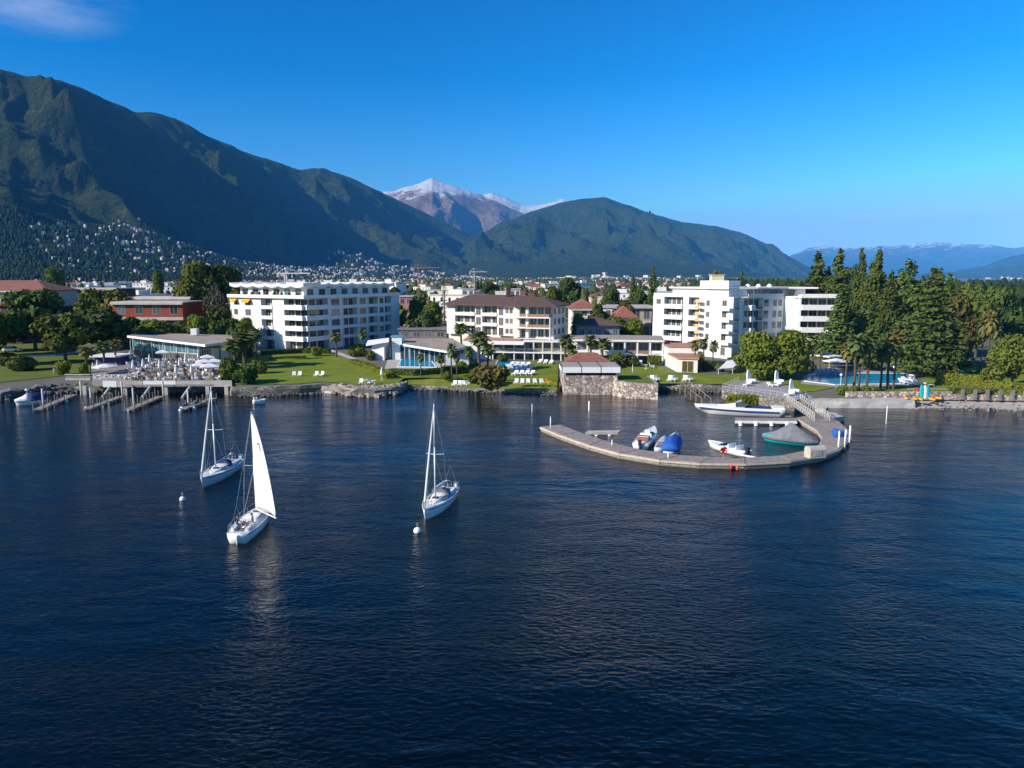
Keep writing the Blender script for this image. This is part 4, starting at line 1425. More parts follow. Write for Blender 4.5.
# ------------------------------------------------------------------ stone boathouse with flat white edged roof
bh = empty('boathouse', (10.2, 137.4, 0), 0, 'stone boathouse with flat white edged roof standing at the water', 'boathouse')
hx0, hx1, hy0, hy1 = 9.9, 20.0, 137.3, 148.5
m = MB(); m.prism([(hx0, hy0), (hx1, hy0), (hx1, hy1), (hx0, hy1)], -1.0, 3.75)
m.prism([(19.0, 136.4), (20.6, 134.2), (23.4, 132.6), (26.6, 131.7), (27.0, 133.5), (27.2, 144.0), (20.003, 145)], -1.0, 2.75)
rel_build(m, 'stone_wall', STONE, bh)
m = MB(); m.prism([(20.6, 137.0), (21.4, 135.4), (23.8, 133.9), (26.0, 133.2), (26.4, 134.5), (26.6, 143.6), (20.5, 144.5)], 2.6, 2.80); rel_build(m, 'grass_top', mat('bastion_grass', (.10, .15, .02), 1.0, scale=.6, col2=(.15, .17, .04), spec=.1), bh)
m = MB(); m.box(hx0 + .5, hx1 - .5, hy0 + .5, hy1 - .5, 3.6, 4.35); rel_build(m, 'gap_shade_block', DARK, bh)  # solid block coloured near black as the shade under the roof
m = MB()
for k in range(5): x = hx0 + .3 + k * (hx1 - hx0 - .8) / 4; m.box(x, x + .22, hy0 + .12, hy0 + .34, 3.753, 4.3)
rel_build(m, 'post', DKWOOD, bh)
m = MB(); m.box(hx0 - .5, hx1 + .5, hy0 - .5, hy1 - 3.5, 4.3, 5.35)
rel_build(m, 'roof_edge', WPLAST, bh)
m = MB()
for k in range(4):
    x = hx0 - .5 + k * (hx1 - hx0 + 1) / 3
    m.box(x - .06, x + .06, hy0 - .53, hy0 - .503, 4.3, 5.35)
    m.box(x - .12, x + .12, hy0 - .45, hy1 - 3.6, 5.352, 5.46)
rel_build(m, 'seam', DKWOOD, bh)
m = MB()
for k in range(3):
    x = hx0 - .45 + k * (hx1 - hx0 + .95) / 3
    m.box(x + .12, x + (hx1 - hx0 + .95) / 3 - .12, hy0 - .38, hy1 - 3.7, 5.353, 5.43)
rel_build(m, 'roof_panel', mat('grey_roof_sheet', (.34, .31, .285), .8, .12, .8), bh)
m = MB(); m.box(hx0 + 1.3, hx1 - .8, hy1 - 3.45, hy1 - .2, 3.7, 5.3); rel_build(m, 'rear_wall', CREAM, bh)
m = MB(); hip_roof(m, [(hx0 + 1.3, hy1 - 3.45), (hx1 - .8, hy1 - 3.45), (hx1 - .8, hy1 + 1.5), (hx0 + 1.3, hy1 + 1.5)], 5.6, 1.5, .45); rel_build(m, 'tiled_roof', REDTILE, bh)
# white flat lamp post on the bastion
# ------------------------------------------------------------------ lakeside restaurant on the left
rs = empty('restaurant', (-84, 178, 2.0), 0, 'glass fronted lakeside restaurant under a flat roof with pointed white edge', 'restaurant')
Z = 2.1
tl, nose, tr = D(127, 335.5, 186), D(205, 344.5, 170), D(233, 341, 176)
br, bl = D(232, 335, 198), D(140, 332.5, 205)
m = MB(); top = [tl, nose, tr, br, bl]
m.prism([p[:2] for p in top], [p[2] - .55 for p in top], [p[2] for p in top], cap=1); rel_build(m, 'roof', [WHITE, ROOFG], rs)
Fm = Frame(D(133, 350, 188)[:2], D(200, 350, 174.5)[:2]); Fn = Frame(D(200, 350, 174.5)[:2], D(229, 350, 180)[:2])
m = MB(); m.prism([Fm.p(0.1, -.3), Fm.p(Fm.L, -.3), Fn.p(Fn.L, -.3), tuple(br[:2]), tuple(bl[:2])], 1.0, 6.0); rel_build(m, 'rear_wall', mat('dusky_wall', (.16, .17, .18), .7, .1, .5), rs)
for k in range(6):
    u = (k + .5) * Fm.L / 6
    window(rs, Fm, u, Z + 1.9, Fm.L / 6 - .3, 2.35, 0, WFRAME, GLASSB, 'window', 1)
    window(rs, Fm, u, Z + .15, Fm.L / 6 - .3, 1.5, 0, FRAME, GLASS, 'glass_door', 2)
for k in range(3):
    window(rs, Fn, (k + .5) * Fn.L / 3, Z + .3, Fn.L / 3 - .6, 2.6, 0, WFRAME, mat('cream_blind', (.60, .58, .52), .6, .06, 2) if k else GLASS, 'window', 2)
for k in range(7):
    m = MB(); x, y = Fm.p(.05 + k * (Fm.L - .1) / 6, .6); m.tube((x, y, Z), (x, y, 6.3), .09, n=8); rel_build(m, 'column', WFRAME, rs)
m = MB(); x, y, _ = D(195, 335, 196); m.box(x - .8, x + .8, y - .8, y + .8, 6.9, 8.6); rel_build(m, 'roof_vent', WHITE, rs)

# the terrace deck on piles in front of it
dk = empty('restaurant_terrace', (-75, 140, 2.0), 0, 'long timber terrace on concrete piles along the lake below the restaurant', 'terrace')
fr = [(92, 384.5), (140, 384.5), (186, 384.5), (229, 384)]
dp = [W(x, y, 2.05)[:2] for x, y in fr] + [W(232, 358, 2.05)[:2], W(128, 357, 2.05)[:2], W(93, 364, 2.05)[:2]]
m = MB(); m.prism([tuple(p) for p in dp], 1.7, 2.05); rel_build(m, 'deck', WOOD, dk)
Fd = Frame(dp[0], dp[3])
for (a, b, mt) in ((97, 111, WHITE), (112, 137, CONC), (138, 171, WHITE), (172, 228, CONC)):
    m = MB(); m.fbox(Fd, Fd.upx(a), Fd.upx(b), .03, .16, 1.55, 2.75); rel_build(m, 'edge_panel', mt, dk)
for px_ in (81, 122, 163, 205, 224):
    x, y = W(px_, 396, 0)[:2]; y += 1.5
    m = MB(); m.box(x - .35, x + .35, y - .3, y + .3, -1.5, 1.69); rel_build(m, 'pile', CONC, dk)
for px_ in (110, 150, 190):
    a = W(px_, 390, 1.0); b = W(px_ - 8, 397, .3)
    m = MB(); m.tube((a[0], a[1], 1.5), (b[0], b[1], .1), .3, n=6); rel_build(m, 'brace', CONC, dk)
# ------------------------------------------------------------------ gardens, shore walls, quay and beach
LAWN = grass_mat('lawn_grass', (0.105, 0.17, 0.015), (0.215, 0.23, 0.030), 0.22)
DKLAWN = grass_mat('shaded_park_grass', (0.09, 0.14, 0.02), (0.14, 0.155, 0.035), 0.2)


def sheet(name, pts, m, z=None, dz=0.06):
    mb = MB()
    v = []
    for x, y in pts:
        p = W(x, y, GZ if z is None else z)
        v.append((p[0], p[1], (gz(p[0], p[1]) if z is None else z) + dz))
    mb.add(v, [tuple(range(len(v)))])
    return tag(mb.build(name, m), kind='structure')


sheet('lawn', [(228, 385), (262, 385), (300, 384), (322, 382), (336, 383), (352, 385), (396, 385), (404, 378.5), (428, 378), (470, 379.5), (530, 381),
               (558, 381), (558, 364), (530, 361), (526, 371), (494, 371), (480, 372), (440, 373), (386, 376), (372, 369), (352, 362), (330, 354), (300, 352), (260, 354), (236, 358)], LAWN, dz=0.10)
sheet('lawn', [(622, 385), (655, 384), (690, 384), (735, 385), (752, 381), (790, 386), (800, 393), (818, 391), (836, 387.5), (800, 384), (790, 368), (738, 366),
               (730, 376), (715, 376), (700, 374), (680, 375), (662, 368), (620, 366)], LAWN, dz=0.10)
sheet('lawn', [(842, 392), (870, 389), (900, 393), (935, 395), (1024, 397), (1100, 400), (1100, 366), (990, 364), (930, 368), (918, 386), (842, 388)], LAWN, dz=0.10)
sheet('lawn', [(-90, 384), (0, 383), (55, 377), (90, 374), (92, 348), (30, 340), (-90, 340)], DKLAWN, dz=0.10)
sheet('path', [(230, 357), (300, 351.4), (330, 353), (352, 361), (372, 368), (374, 366.5), (356, 359.5), (333, 351), (300, 349), (230, 355)], CONC, dz=0.16)
sheet('path', [(-90, 362), (60, 357), (92, 352), (92, 350.5), (60, 355), (-90, 360)], CONC, dz=0.16)
sheet('pool_surround', [(800, 385), (838, 388.5), (920, 386), (912, 371.5), (806, 371)], PAVE, dz=0.09)


bk_ = [W(x, y, 0.0) for x, y in ((404, 388.5), (412, 388), (425, 388.3), (435, 389.8), (470, 390.8), (500, 392.3), (530, 393.8), (557, 393.8))]
bkm = MB()
_r = [((0.75, .60), (4.0, 1.02), (8.5, 1.42), (13.0, 1.53))[k] for k in range(4)]
bkm.add([(p[0] * (p[1] + d) / p[1], p[1] + d, z) for d, z in _r for p in bk_], [(k * 8 + i, k * 8 + i + 1, k * 8 + i + 9, k * 8 + i + 8) for k in range(3) for i in range(7)])
tag(bkm.build('lawn', LAWN), kind='structure')


def shore_wall(name, px, top, th, m, label, cat, rough=0.0, base=-1.2):
    P = [W(x, y, 0)[:2] for x, y in px]
    mb = MB()
    rng = np.random.default_rng(int(px[0][0]) + 999)
    fine = []
    for a, b in zip(P[:-1], P[1:]):
        n = max(1, int(np.linalg.norm(b - a) / 1.5))
        fine += [a + (b - a) * k / n for k in range(n)]
    fine.append(P[-1])
    rings = []
    for i, p in enumerate(fine):
        k = (p[1] + th) / p[1]
        q = np.array([p[0] * k, p[1] + th])
        j = rng.normal(0, 1, 4) * rough
        f = p + np.array([0, -0.15 + j[0]])
        fm = p + np.array([0, 0.05 + j[1] * 1.3])
        ft = p + np.array([0, 0.25 + j[2]])
        tz = top + j[3] * 0.5
        rings.append([(f[0], f[1], base), (fm[0], fm[1], top * .5), (ft[0], ft[1], tz), (q[0], q[1], tz), (q[0], q[1], base)])
    mb.loft(rings)
    c = P[0]
    mb.v = [(x - c[0], y - c[1], z) for x, y, z in mb.v]
    o = mb.build(name, m, loc=(c[0], c[1], 0))
    return tag(o, label, cat)


shore_wall('sea_wall', SHORE[10:15], 1.55, 1.5, DKSTONE, 'long grey stone lake wall below the left lawn', 'wall', 0.10)
shore_wall('sea_wall', SHORE[18:26], 0.62, 0.7, DKSTONE, 'low dark stone lake wall between the rocky bulge and the boathouse', 'wall', 0.10)
shore_wall('sea_wall', [(655, 390.5), (686, 391), (710, 391.5), (730, 392)], 1.45, 1.2, DKSTONE, 'weathered stone lake wall right of the boathouse below white chairs', 'wall', 0.12)
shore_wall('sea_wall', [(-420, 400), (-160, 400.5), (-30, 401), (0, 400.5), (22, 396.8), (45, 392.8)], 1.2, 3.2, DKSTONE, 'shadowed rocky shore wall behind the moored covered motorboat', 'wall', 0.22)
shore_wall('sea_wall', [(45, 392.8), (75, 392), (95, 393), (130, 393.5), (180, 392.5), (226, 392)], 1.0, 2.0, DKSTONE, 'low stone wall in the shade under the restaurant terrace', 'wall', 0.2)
shore_wall('quay', [(800, 400), (812, 407.8), (870, 408.3), (915, 408.3)], 1.25, 4.5, CONC, 'grey stone quay with dark waterline below the round shrubs and palms', 'quay', 0.04)


def rocks(name, line, n, s0, s1, spread, zt, m, seed, label=None):
    rng = np.random.default_rng(seed)
    P = [W(x, y, 0)[:2] for x, y in line]
    mb = MB()
    for k in range(n):
        i = rng.integers(len(P) - 1); t = rng.uniform(); f = rng.uniform() ** 0.8
        p = P[i] * (1 - t) + P[i + 1] * t
        c = (p[0] + rng.normal(0, .2), p[1] + f * spread - .5, f * zt - .15 + rng.uniform(-.1, .15))
        r = rng.uniform(s0, s1)
        a0 = rng.uniform(0, 6)
        rings = []
        for (rr, zz) in ((.55, -.55), (1.0, -.05), (.75, .45), (.25, .62)):
            rings.append([(c[0] + r * rr * cos(a0 + q * 1.047) * rng.uniform(.75, 1.2), c[1] + r * rr * sin(a0 + q * 1.047) * rng.uniform(.75, 1.2), c[2] + r * zz * rng.uniform(.7, 1.2)) for q in range(6)])
        mb.loft(rings)
    return tag(mb.build(name, m), label, None, kind='stuff')


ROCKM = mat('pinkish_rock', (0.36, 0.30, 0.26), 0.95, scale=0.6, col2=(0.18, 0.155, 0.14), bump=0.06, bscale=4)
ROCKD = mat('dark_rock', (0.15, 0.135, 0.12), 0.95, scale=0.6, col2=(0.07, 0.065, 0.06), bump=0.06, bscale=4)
shore_wall('sea_wall', SHORE[14:19], 1.35, 3.0, ROCKM, 'pale rocky bulge of the shore in front of the lawn chairs', 'wall', 0.25)
rocks('shore_rocks', [(332, 394), (350, 396.5), (375, 397), (396, 395), (404, 390)], 190, .35, .85, 4.2, 1.45, ROCKM, 5)
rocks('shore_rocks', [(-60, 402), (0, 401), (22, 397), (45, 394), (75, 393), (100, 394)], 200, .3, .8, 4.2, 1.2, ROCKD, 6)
rocks('shore_rocks', [(404, 390), (430, 390), (470, 392), (530, 395), (556, 395)], 130, .15, .42, 1.0, .5, ROCKD, 7)
rocks('shore_rocks', [(655, 391), (686, 392), (712, 392.5), (728, 393)], 70, .15, .4, .9, .6, ROCKD, 8)
rocks('shore_rocks', [(228, 397), (262, 396.5), (300, 395), (325, 393.5)], 60, .15, .4, .7, .35, ROCKD, 9)

# boat ramp in the gap of the left wall
m = MB(); a = [W(322, 393, 0), W(334, 394, 0), W(346, 386, 1.4), W(338, 385, 1.4)]
m.prism([p[:2] for p in a], [-1, -1, .6, .6], [.12, .12, 1.5, 1.5])
tag(m.build('boat_ramp', CONC), 'pale concrete slipway sloping into the water between stone wall and rocks', 'slipway')

# shingle beach on the right
bq = [(905, 409.8), (935, 410), (960, 410), (1000, 411), (1060, 413.5), (1100, 414.5)]
bm_ = MB(); lo = [W(x, y, -.15) for x, y in bq]
bm_.add([tuple(p) for p in lo] + [(p[0] * (p[1] + 5) / p[1], p[1] + 5, .75) for p in lo] + [(p[0] * (p[1] + 13) / p[1], p[1] + 13, 1.56) for p in lo], [(k * 6 + i, k * 6 + i + 1, k * 6 + i + 7, k * 6 + i + 6) for k in range(2) for i in range(5)])
tag(bm_.build('beach', mat('shingle', (.44, .40, .36), .95, scale=.5, col2=(.30, .27, .23), bump=.05, bscale=6)), kind='structure')
rocks('shore_rocks', [(905, 409.5), (960, 410), (1000, 411), (1060, 414)], 150, .08, .25, 2.5, 1.2, ROCKM, 12)
# low wall with pillars behind the beach
bw = empty('garden_wall', (*W(893, 396, GZ)[:2], GZ), 0, 'low pale retaining wall with dark posts between the beach and the light hedge', 'wall')
m = MB()
F = Frame(W(845, 396.5, GZ)[:2], W(950, 396.5, GZ)[:2]); m.fbox(F, 0, F.L, 0, .5, .9, 2.3)
G = Frame(W(950, 396.5, GZ)[:2], W(1075, 399, GZ)[:2]); m.fbox(G, .003, G.L, 0, .45, .9, 1.9)
rel_build(m, 'wall', STONE, bw)
for k in range(7):
    u = 1.5 + k * (G.L - 4) / 8
    m = MB(); m.fbox(G, u, u + .45, .453, .9, 1.0, 2.9); rel_build(m, 'pillar', DKCONC, bw)
m = MB(); m.fbox(G, 1.0, G.L - 3, .6, .75, 2.903, 3.05); rel_build(m, 'beam', DKWOOD, bw)

# ------------------------------------------------------------------ trees and hedges
B_ = bush_px
plant_px('broad_dark', 36, 352, 291, 66, 'large dark green tree, leftmost big crown of the park beside the jetties')
plant_px('broad', 66, 364, 313, 58, 'mid green spreading tree with pale trunk on the park lawn, in front of darker trees', variant=1)
plant_px('broad_dark', 101, 356, 311, 62, 'wide very dark tree between park lawn and restaurant', variant=2)
plant_px('broad', 74, 0, 289, 44, 'olive green crown rising behind the park trees beneath the long red roofed block', Y=232)
plant_px('reddish', 98, 0, 290, 40, 'brownish crown beside the red brick building, behind the dark park trees', Y=228)
plant_px('broad', -6, 366, 311, 44, 'green tree cut by the left picture edge above the rocky shore', variant=0)
plant_px('broad_dark', 6, 352, 320, 44, 'low dark tree standing behind the edge of the park lawn')
plant_px('broad_dark', -22, 358, 296, 50, 'dark leafy tree just at the left end of the park')
plant_px('bright', 134, 0, 320, 40, 'bright green tree behind the pointed end of the restaurant roof', Y=204)
B_('bush', 22, 371, 354, 30, 'rounded green bush on the park lawn by the rocky shore')
B_('bush_yellow', 63, 375, 360, 16, 'yellowish bush beside the stone balustrade near the jetties')
B_('bush', 10, 366, 352, 26, 'loose green bush at the shaded edge of the park')
B_('bush_bright', 84, 376, 362, 10, 'narrow bright green shrub beside the yellow palm')
plant_px('palm_yellow', 88, 375, 345, 18, 'tall palm with yellowing fronds at the terrace corner beside the white parasol', cat='palm', name='palm_tree', parts=('trunk', 'fronds'))
plant_px('palm', 104, 370, 340, 20, 'palm in the shade behind the white parasol', cat='palm', name='palm_tree', parts=('trunk', 'fronds'))
plant_px('palm_yellow', 117, 368, 338, 16, 'small yellowish palm next to the end wall of the restaurant', cat='palm', name='palm_tree', parts=('trunk', 'fronds'))

plant_px('big', 181, 0, 261, 50, 'huge round sunlit tree rising behind the restaurant', Y=236)
plant_px('big_dark', 210, 0, 266, 44, 'huge dark round tree close to the right of the sunlit giant', Y=240)
plant_px('twiggy', 199, 0, 282, 26, 'brownish bare twigged tree in front of the two giant trees', Y=222)
plant_px('reddish', 222, 0, 290, 26, 'brownish tree at the left corner of the scalloped roof hotel', Y=232)
for k, (x, t, w_, kd) in enumerate(((178, 316, 26, 'bright'), (200, 308, 30, 'broad_dark'), (215, 318, 26, 'broad'), (160, 322, 20, 'broad'), (228, 318, 22, 'bright'))):
    plant_px(kd, x, 0, t, w_, ['bright green leafy tree just behind the restaurant roof vent', 'dark tree filling the gap behind the restaurant roof', 'mid green tree between restaurant roof and the tall white hotel', 'small green tree above the middle of the restaurant roof', 'fresh green tree touching the left end of the tall white hotel'][k], Y=207)
plant_px('palm', 246, 368, 330, 34, 'broad dark palm in front of the left hotel next to the restaurant', cat='palm', name='palm_tree', parts=('trunk', 'fronds'))
plant_px('palm', 234, 370, 338, 26, 'shorter palm against the restaurant end wall', cat='palm', name='palm_tree', parts=('trunk', 'fronds'))
plant_px('palm', 257, 362, 326, 14, 'slim palm rising before the white hotel wall', cat='palm', name='palm_tree', parts=('trunk', 'fronds'))
plant_px('broad_dark', 242, 366, 340, 26, 'dark round tree beneath the palms beside the restaurant')
B_('bush', 231, 383, 357, 24, 'big leafy shrub at the right end of the restaurant terrace')
B_('bush_dark', 246, 384, 364, 26, 'dark spreading shrub on the lawn next to the terrace')
B_('bush_bright', 260, 374, 359, 17, 'round bright clipped bush on the lawn in front of the left hotel')
hedge([W(262, 356, GZ), W(302, 354, GZ), W(330, 354.5, GZ)], 1.5, 1.4, LEAFD, 'dark hedge along the foot of the left hotel')
hedge([W(270, 360, GZ), W(305, 358.5, GZ)], .7, 1.0, LEAFB, 'low bright planting on the lawn edge below the left hotel', .14)
B_('bush_yellow', 317, 357, 346, 12, 'yellow green shrub before the shaded hotel facade')
B_('bush_bright', 357, 357, 343, 20, 'bright round bush at the left tip of the pool house roof')
B_('bush_red', 371, 361, 350, 10, 'reddish flowering shrub beside the white pool house wall')
plant_px('palm_yellow', 336, 358, 331, 15, 'sunlit yellowish palm before the shaded side of the left hotel', cat='palm', name='palm_tree', parts=('trunk', 'fronds'))
plant_px('palm', 363, 352, 329, 12, 'dark palm before the far end of the left hotel', cat='palm', name='palm_tree', parts=('trunk', 'fronds'))
hedge([W(353, 364, GZ), W(372, 370, GZ), W(389, 379, GZ)], 1.15, 1.4, LEAFY, 'light yellow green hedge running diagonally down to the rocky shore')
hedge([W(390, 375, GZ), W(415, 376, GZ), W(442, 374, GZ)], 1.3, 1.2, LEAF, 'mid green hedge screening the bright blue pool')
hedge([W(443, 375, GZ), W(462, 374, GZ), W(477, 372.5, GZ)], 1.7, 1.5, LEAFD, 'dark hedge at the foot of the white side wall of the pool house')
B_('bush', 461, 371, 361, 14, 'green shrub between slim palm and pool house wall')
B_('bush', 503, 362, 354, 12, 'small green shrub at the terrace columns of the cream hotel')
B_('bush_bright', 447, 380, 371, 10, 'small bright shrub under the slim palm by the pool house')
plant_px('palm_yellow', 421, 377, 352, 9, 'thin young palm with orange fronds beside the pool hedge', cat='palm', name='palm_tree', parts=('trunk', 'fronds'))
plant_px('palm', 441, 378, 354, 13, 'short palm at the right end of the pool hedge', cat='palm', name='palm_tree', parts=('trunk', 'fronds'))
plant_px('palm', 452, 378, 342, 13, 'tall slim palm in front of the grey pool house roof', cat='palm', name='palm_tree', parts=('trunk', 'fronds'))
plant_px('palm_yellow', 457, 378, 352, 9, 'yellowish palm close beside the slim palm by the pool house', cat='palm', name='palm_tree', parts=('trunk', 'fronds'))
plant_px('palm', 469, 374, 345, 13, 'palm before the white wall below the cream hotel', cat='palm', name='palm_tree', parts=('trunk', 'fronds'))
plant_px('palm', 480, 372, 329, 26, 'tallest broad palm crown in front of the cream hotel terrace', cat='palm', name='palm_tree', parts=('trunk', 'fronds'))
plant_px('palm', 488, 373, 342, 20, 'lower palm crown leaning beside the tallest palm of the cream hotel', cat='palm', name='palm_tree', parts=('trunk', 'fronds'))
plant_px('palm', 457, 0, 321, 18, 'palm rising behind the pool house roof against the cream hotel', Y=196, cat='palm', name='palm_tree', parts=('trunk', 'fronds'))
B_('bush_red', 492, 389, 364, 32, 'large reddish green shrub at the water edge in front of the outdoor pool')
B_('bush', 478, 384, 366, 24, 'large green shrub left of the reddish one at the water edge')
B_('bush_dark', 473, 376, 362, 18, 'dark shrub behind the white side wall of the pool house')
for k, (x, b, t, w_) in enumerate(((566, 372, 332, 20), (572, 372, 344, 16), (590, 366, 333, 18), (603, 366, 337, 20))):
    plant_px('palm', x, b, t, w_, ['tall dense palm left of the boathouse roof', 'shorter palm tucked beside the dense palm at the boathouse', 'palm directly behind the red boathouse roof', 'broad palm right behind the boathouse in front of the colonnade'][k], cat='palm', name='palm_tree', parts=('trunk', 'fronds'))
B_('bush', 617, 367, 352, 22, 'green shrub right of the red boathouse roof')
B_('bush_dark', 632, 367, 356, 16, 'dark shrub below the reddish colonnade railing')
hedge([W(648, 366, GZ), W(659, 366, GZ)], 2.4, 1.2, LEAFB, 'bright green creeper covered wall at the end of the colonnade')
B_('bush_yellow', 699.5, 371, 352, 6, 'narrow yellow green climber at the corner of the slatted garden wing')
for k, (x, t) in enumerate(((694, 338), (703, 336), (713, 339))):
    plant_px('palm_yellow' if k == 0 else 'palm', x, 370, t, 12, ['yellowish palm nearest the slatted garden wing', 'middle one of three palms before the stepped hotel', 'palm nearest the white tent canopy'][k], cat='palm', name='palm_tree', parts=('trunk', 'fronds'))
B_('bush', 707, 371, 360, 14, 'green shrub at the foot of the three palms')
B_('bush', 720, 372, 363, 10, 'small shrub behind the white tent canopy')
plant_px('bright', 759, 379, 331, 50, 'left one of two bright round topped trees before the stepped hotel', variant=0, rz=0.4)
plant_px('bright', 786, 379, 331, 51, 'right one of two bright round topped trees before the stepped hotel', variant=1, rz=2.1)
plant_px('palm', 812, 370, 333, 17, 'palm in front of the long balconies at the right end of the stepped hotel', cat='palm', name='palm_tree', parts=('trunk', 'fronds'))
plant_px('palm', 820, 372, 340, 13, 'lower palm beside the tent awning at the stepped hotel', cat='palm', name='palm_tree', parts=('trunk', 'fronds'))
hedge([W(728, 404, 0.1), W(743, 404.3, .1), W(757, 404, 0.1)], 1.6, 1.3, LEAFY, 'bright yellow hedge below the railed sun terrace at the water', z=0.1)
for k, x in enumerate((842, 851, 864, 874)):
    B_('bush_bright' if k % 2 else 'bush', x, 395, 385, 13, ['round clipped shrub nearest the gangway on the quay', 'second round shrub along the quay, under the leaning palm', 'third round shrub along the quay', 'last round shrub of the quay row, nearest the beach'][k])
for k, (x, b, t, w_, kd) in enumerate(((853, 393, 330, 22, 'palm'), (846, 392, 340, 18, 'palm_yellow'), (866, 392, 327, 20, 'palm'), (858, 392, 346, 18, 'palm'), (888, 390, 334, 22, 'palm'), (893, 390, 326, 16, 'palm_yellow'), (880, 390, 345, 18, 'palm'))):
    plant_px(kd, x, b, t, w_, ['tall palm on the quay next to the blue loungers', 'yellowish palm at the left end of the quay palms', 'slender tall palm before the lighter conifer', 'low full palm amid the quay palms', 'pair palm with double trunk beside the long pool', 'yellow tipped palm before the great cedar', 'short palm under the yellow tipped palm'][k], cat='palm', name='palm_tree', parts=('trunk', 'fronds'))
plant_px('bright', 868, 371, 340, 30, 'bright green leafy tree among the quay palms', variant=0)

CON = [('spruce', 834, 252, 54, 212, 'broad conifer nearest the stepped hotel'), ('lumpy_conifer', 857, 250, 36, 208, 'dark conifer second from the stepped hotel'),
       ('lumpy_conifer', 879, 250, 26, 200, 'slim upright conifer in the middle of the tall row'), ('lumpy_conifer', 898, 250, 32, 194, 'tallest slim conifer just left of the great cedar'),
       ('lumpy_conifer', 929, 260, 44, 190, 'blunt topped conifer right behind the great cedar'), ('lumpy_conifer', 963, 269, 32, 186, 'conifer standing right of the great cedar'),
       ('tall_conifer', 974, 274, 24, 192, 'dark narrow conifer at the right end of the tall row'), ('spruce', 984, 280, 24, 200, 'small pointed conifer at the far right of the tall row'),
       ('spruce', 861, 287, 50, 176, 'lighter conifer in front of the tall row, above the quay palms'), ('spruce', 845, 266, 36, 216, 'conifer half hidden between the first two of the tall row'),
       ('tall_conifer', 912, 272, 28, 190, 'conifer filling the gap behind the left flank of the great cedar'), ('spruce', 946, 276, 30, 190, 'conifer peeping over the right flank of the great cedar')]
for kd, x, t, w_, Y, lb in CON:
    plant_px(kd, x, 0, t, w_, lb, Y=Y, cat='conifer', name='conifer')
plant_px('cedar', 926, 376, 268, 98, 'great layered cedar beside the long pool, the broadest conifer', cat='conifer', name='conifer', variant=0, rz=0.7)
plant_px('purple', 832, 0, 288, 40, 'dark purple leaved tree between the stepped hotel and the conifers', Y=204)
plant_px('broad', 886, 0, 316, 30, 'pale green rounded tree between lighter conifer and great cedar', Y=180)
plant_px('broad_dark', 902, 0, 322, 22, 'dark hollow tree under the tall slim conifers', Y=178)
plant_px('reddish', 982, 0, 296, 46, 'brownish broad tree right of the great cedar', Y=170)
plant_px('broad_dark', 962, 0, 312, 34, 'dark tree in the shade of the great cedar', Y=166)
plant_px('palm', 979, 376, 312, 14, 'tall palm right of the great cedar', cat='palm', name='palm_tree', parts=('trunk', 'fronds'))
plant_px('palm_yellow', 986, 377, 307, 14, 'tallest yellowish palm below the brownish tree', cat='palm', name='palm_tree', parts=('trunk', 'fronds'))
plant_px('palm', 992, 377, 318, 13, 'palm with dark crown beside the bright bushy tree', cat='palm', name='palm_tree', parts=('trunk', 'fronds'))
plant_px('bright', 1012, 388, 336, 50, 'bright green bushy tree at the right picture edge above the beach', variant=1)
plant_px('broad', 1008, 0, 298, 40, 'green tree behind the bright bushy tree at the right edge', Y=186)
plant_px('broad_dark', 1030, 0, 288, 46, 'dark tree cut by the right picture edge', Y=196)
plant_px('broad', 1000, 0, 284, 36, 'distant rounded tree to the right of the conifer row', Y=240)
plant_px('reddish', 1020, 0, 290, 34, 'brownish distant tree at the right edge', Y=262)
plant_px('broad', 902, 371, 350, 24, 'low leafy tree below the left side of the great cedar', variant=0)
plant_px('broad_dark', 955, 376, 350, 30, 'low dark tree under the right side of the great cedar', variant=1)
hedge([W(936, 385, GZ), W(962, 386.5, GZ), W(984, 389, GZ)], 2.3, 1.8, LEAFY, 'tall light green clipped hedge on the lawn right of the great cedar')
hedge([W(985, 391, GZ), W(1012, 394, GZ), W(1040, 395, GZ)], 1.9, 1.6, LEAFY, 'light green clipped hedge nearest the right picture edge')
hedge([W(948, 395, GZ), W(975, 396, GZ), W(1000, 397.5, GZ)], .8, 1.2, LEAFB, 'low green hedge on top of the beach wall', z=1.9)

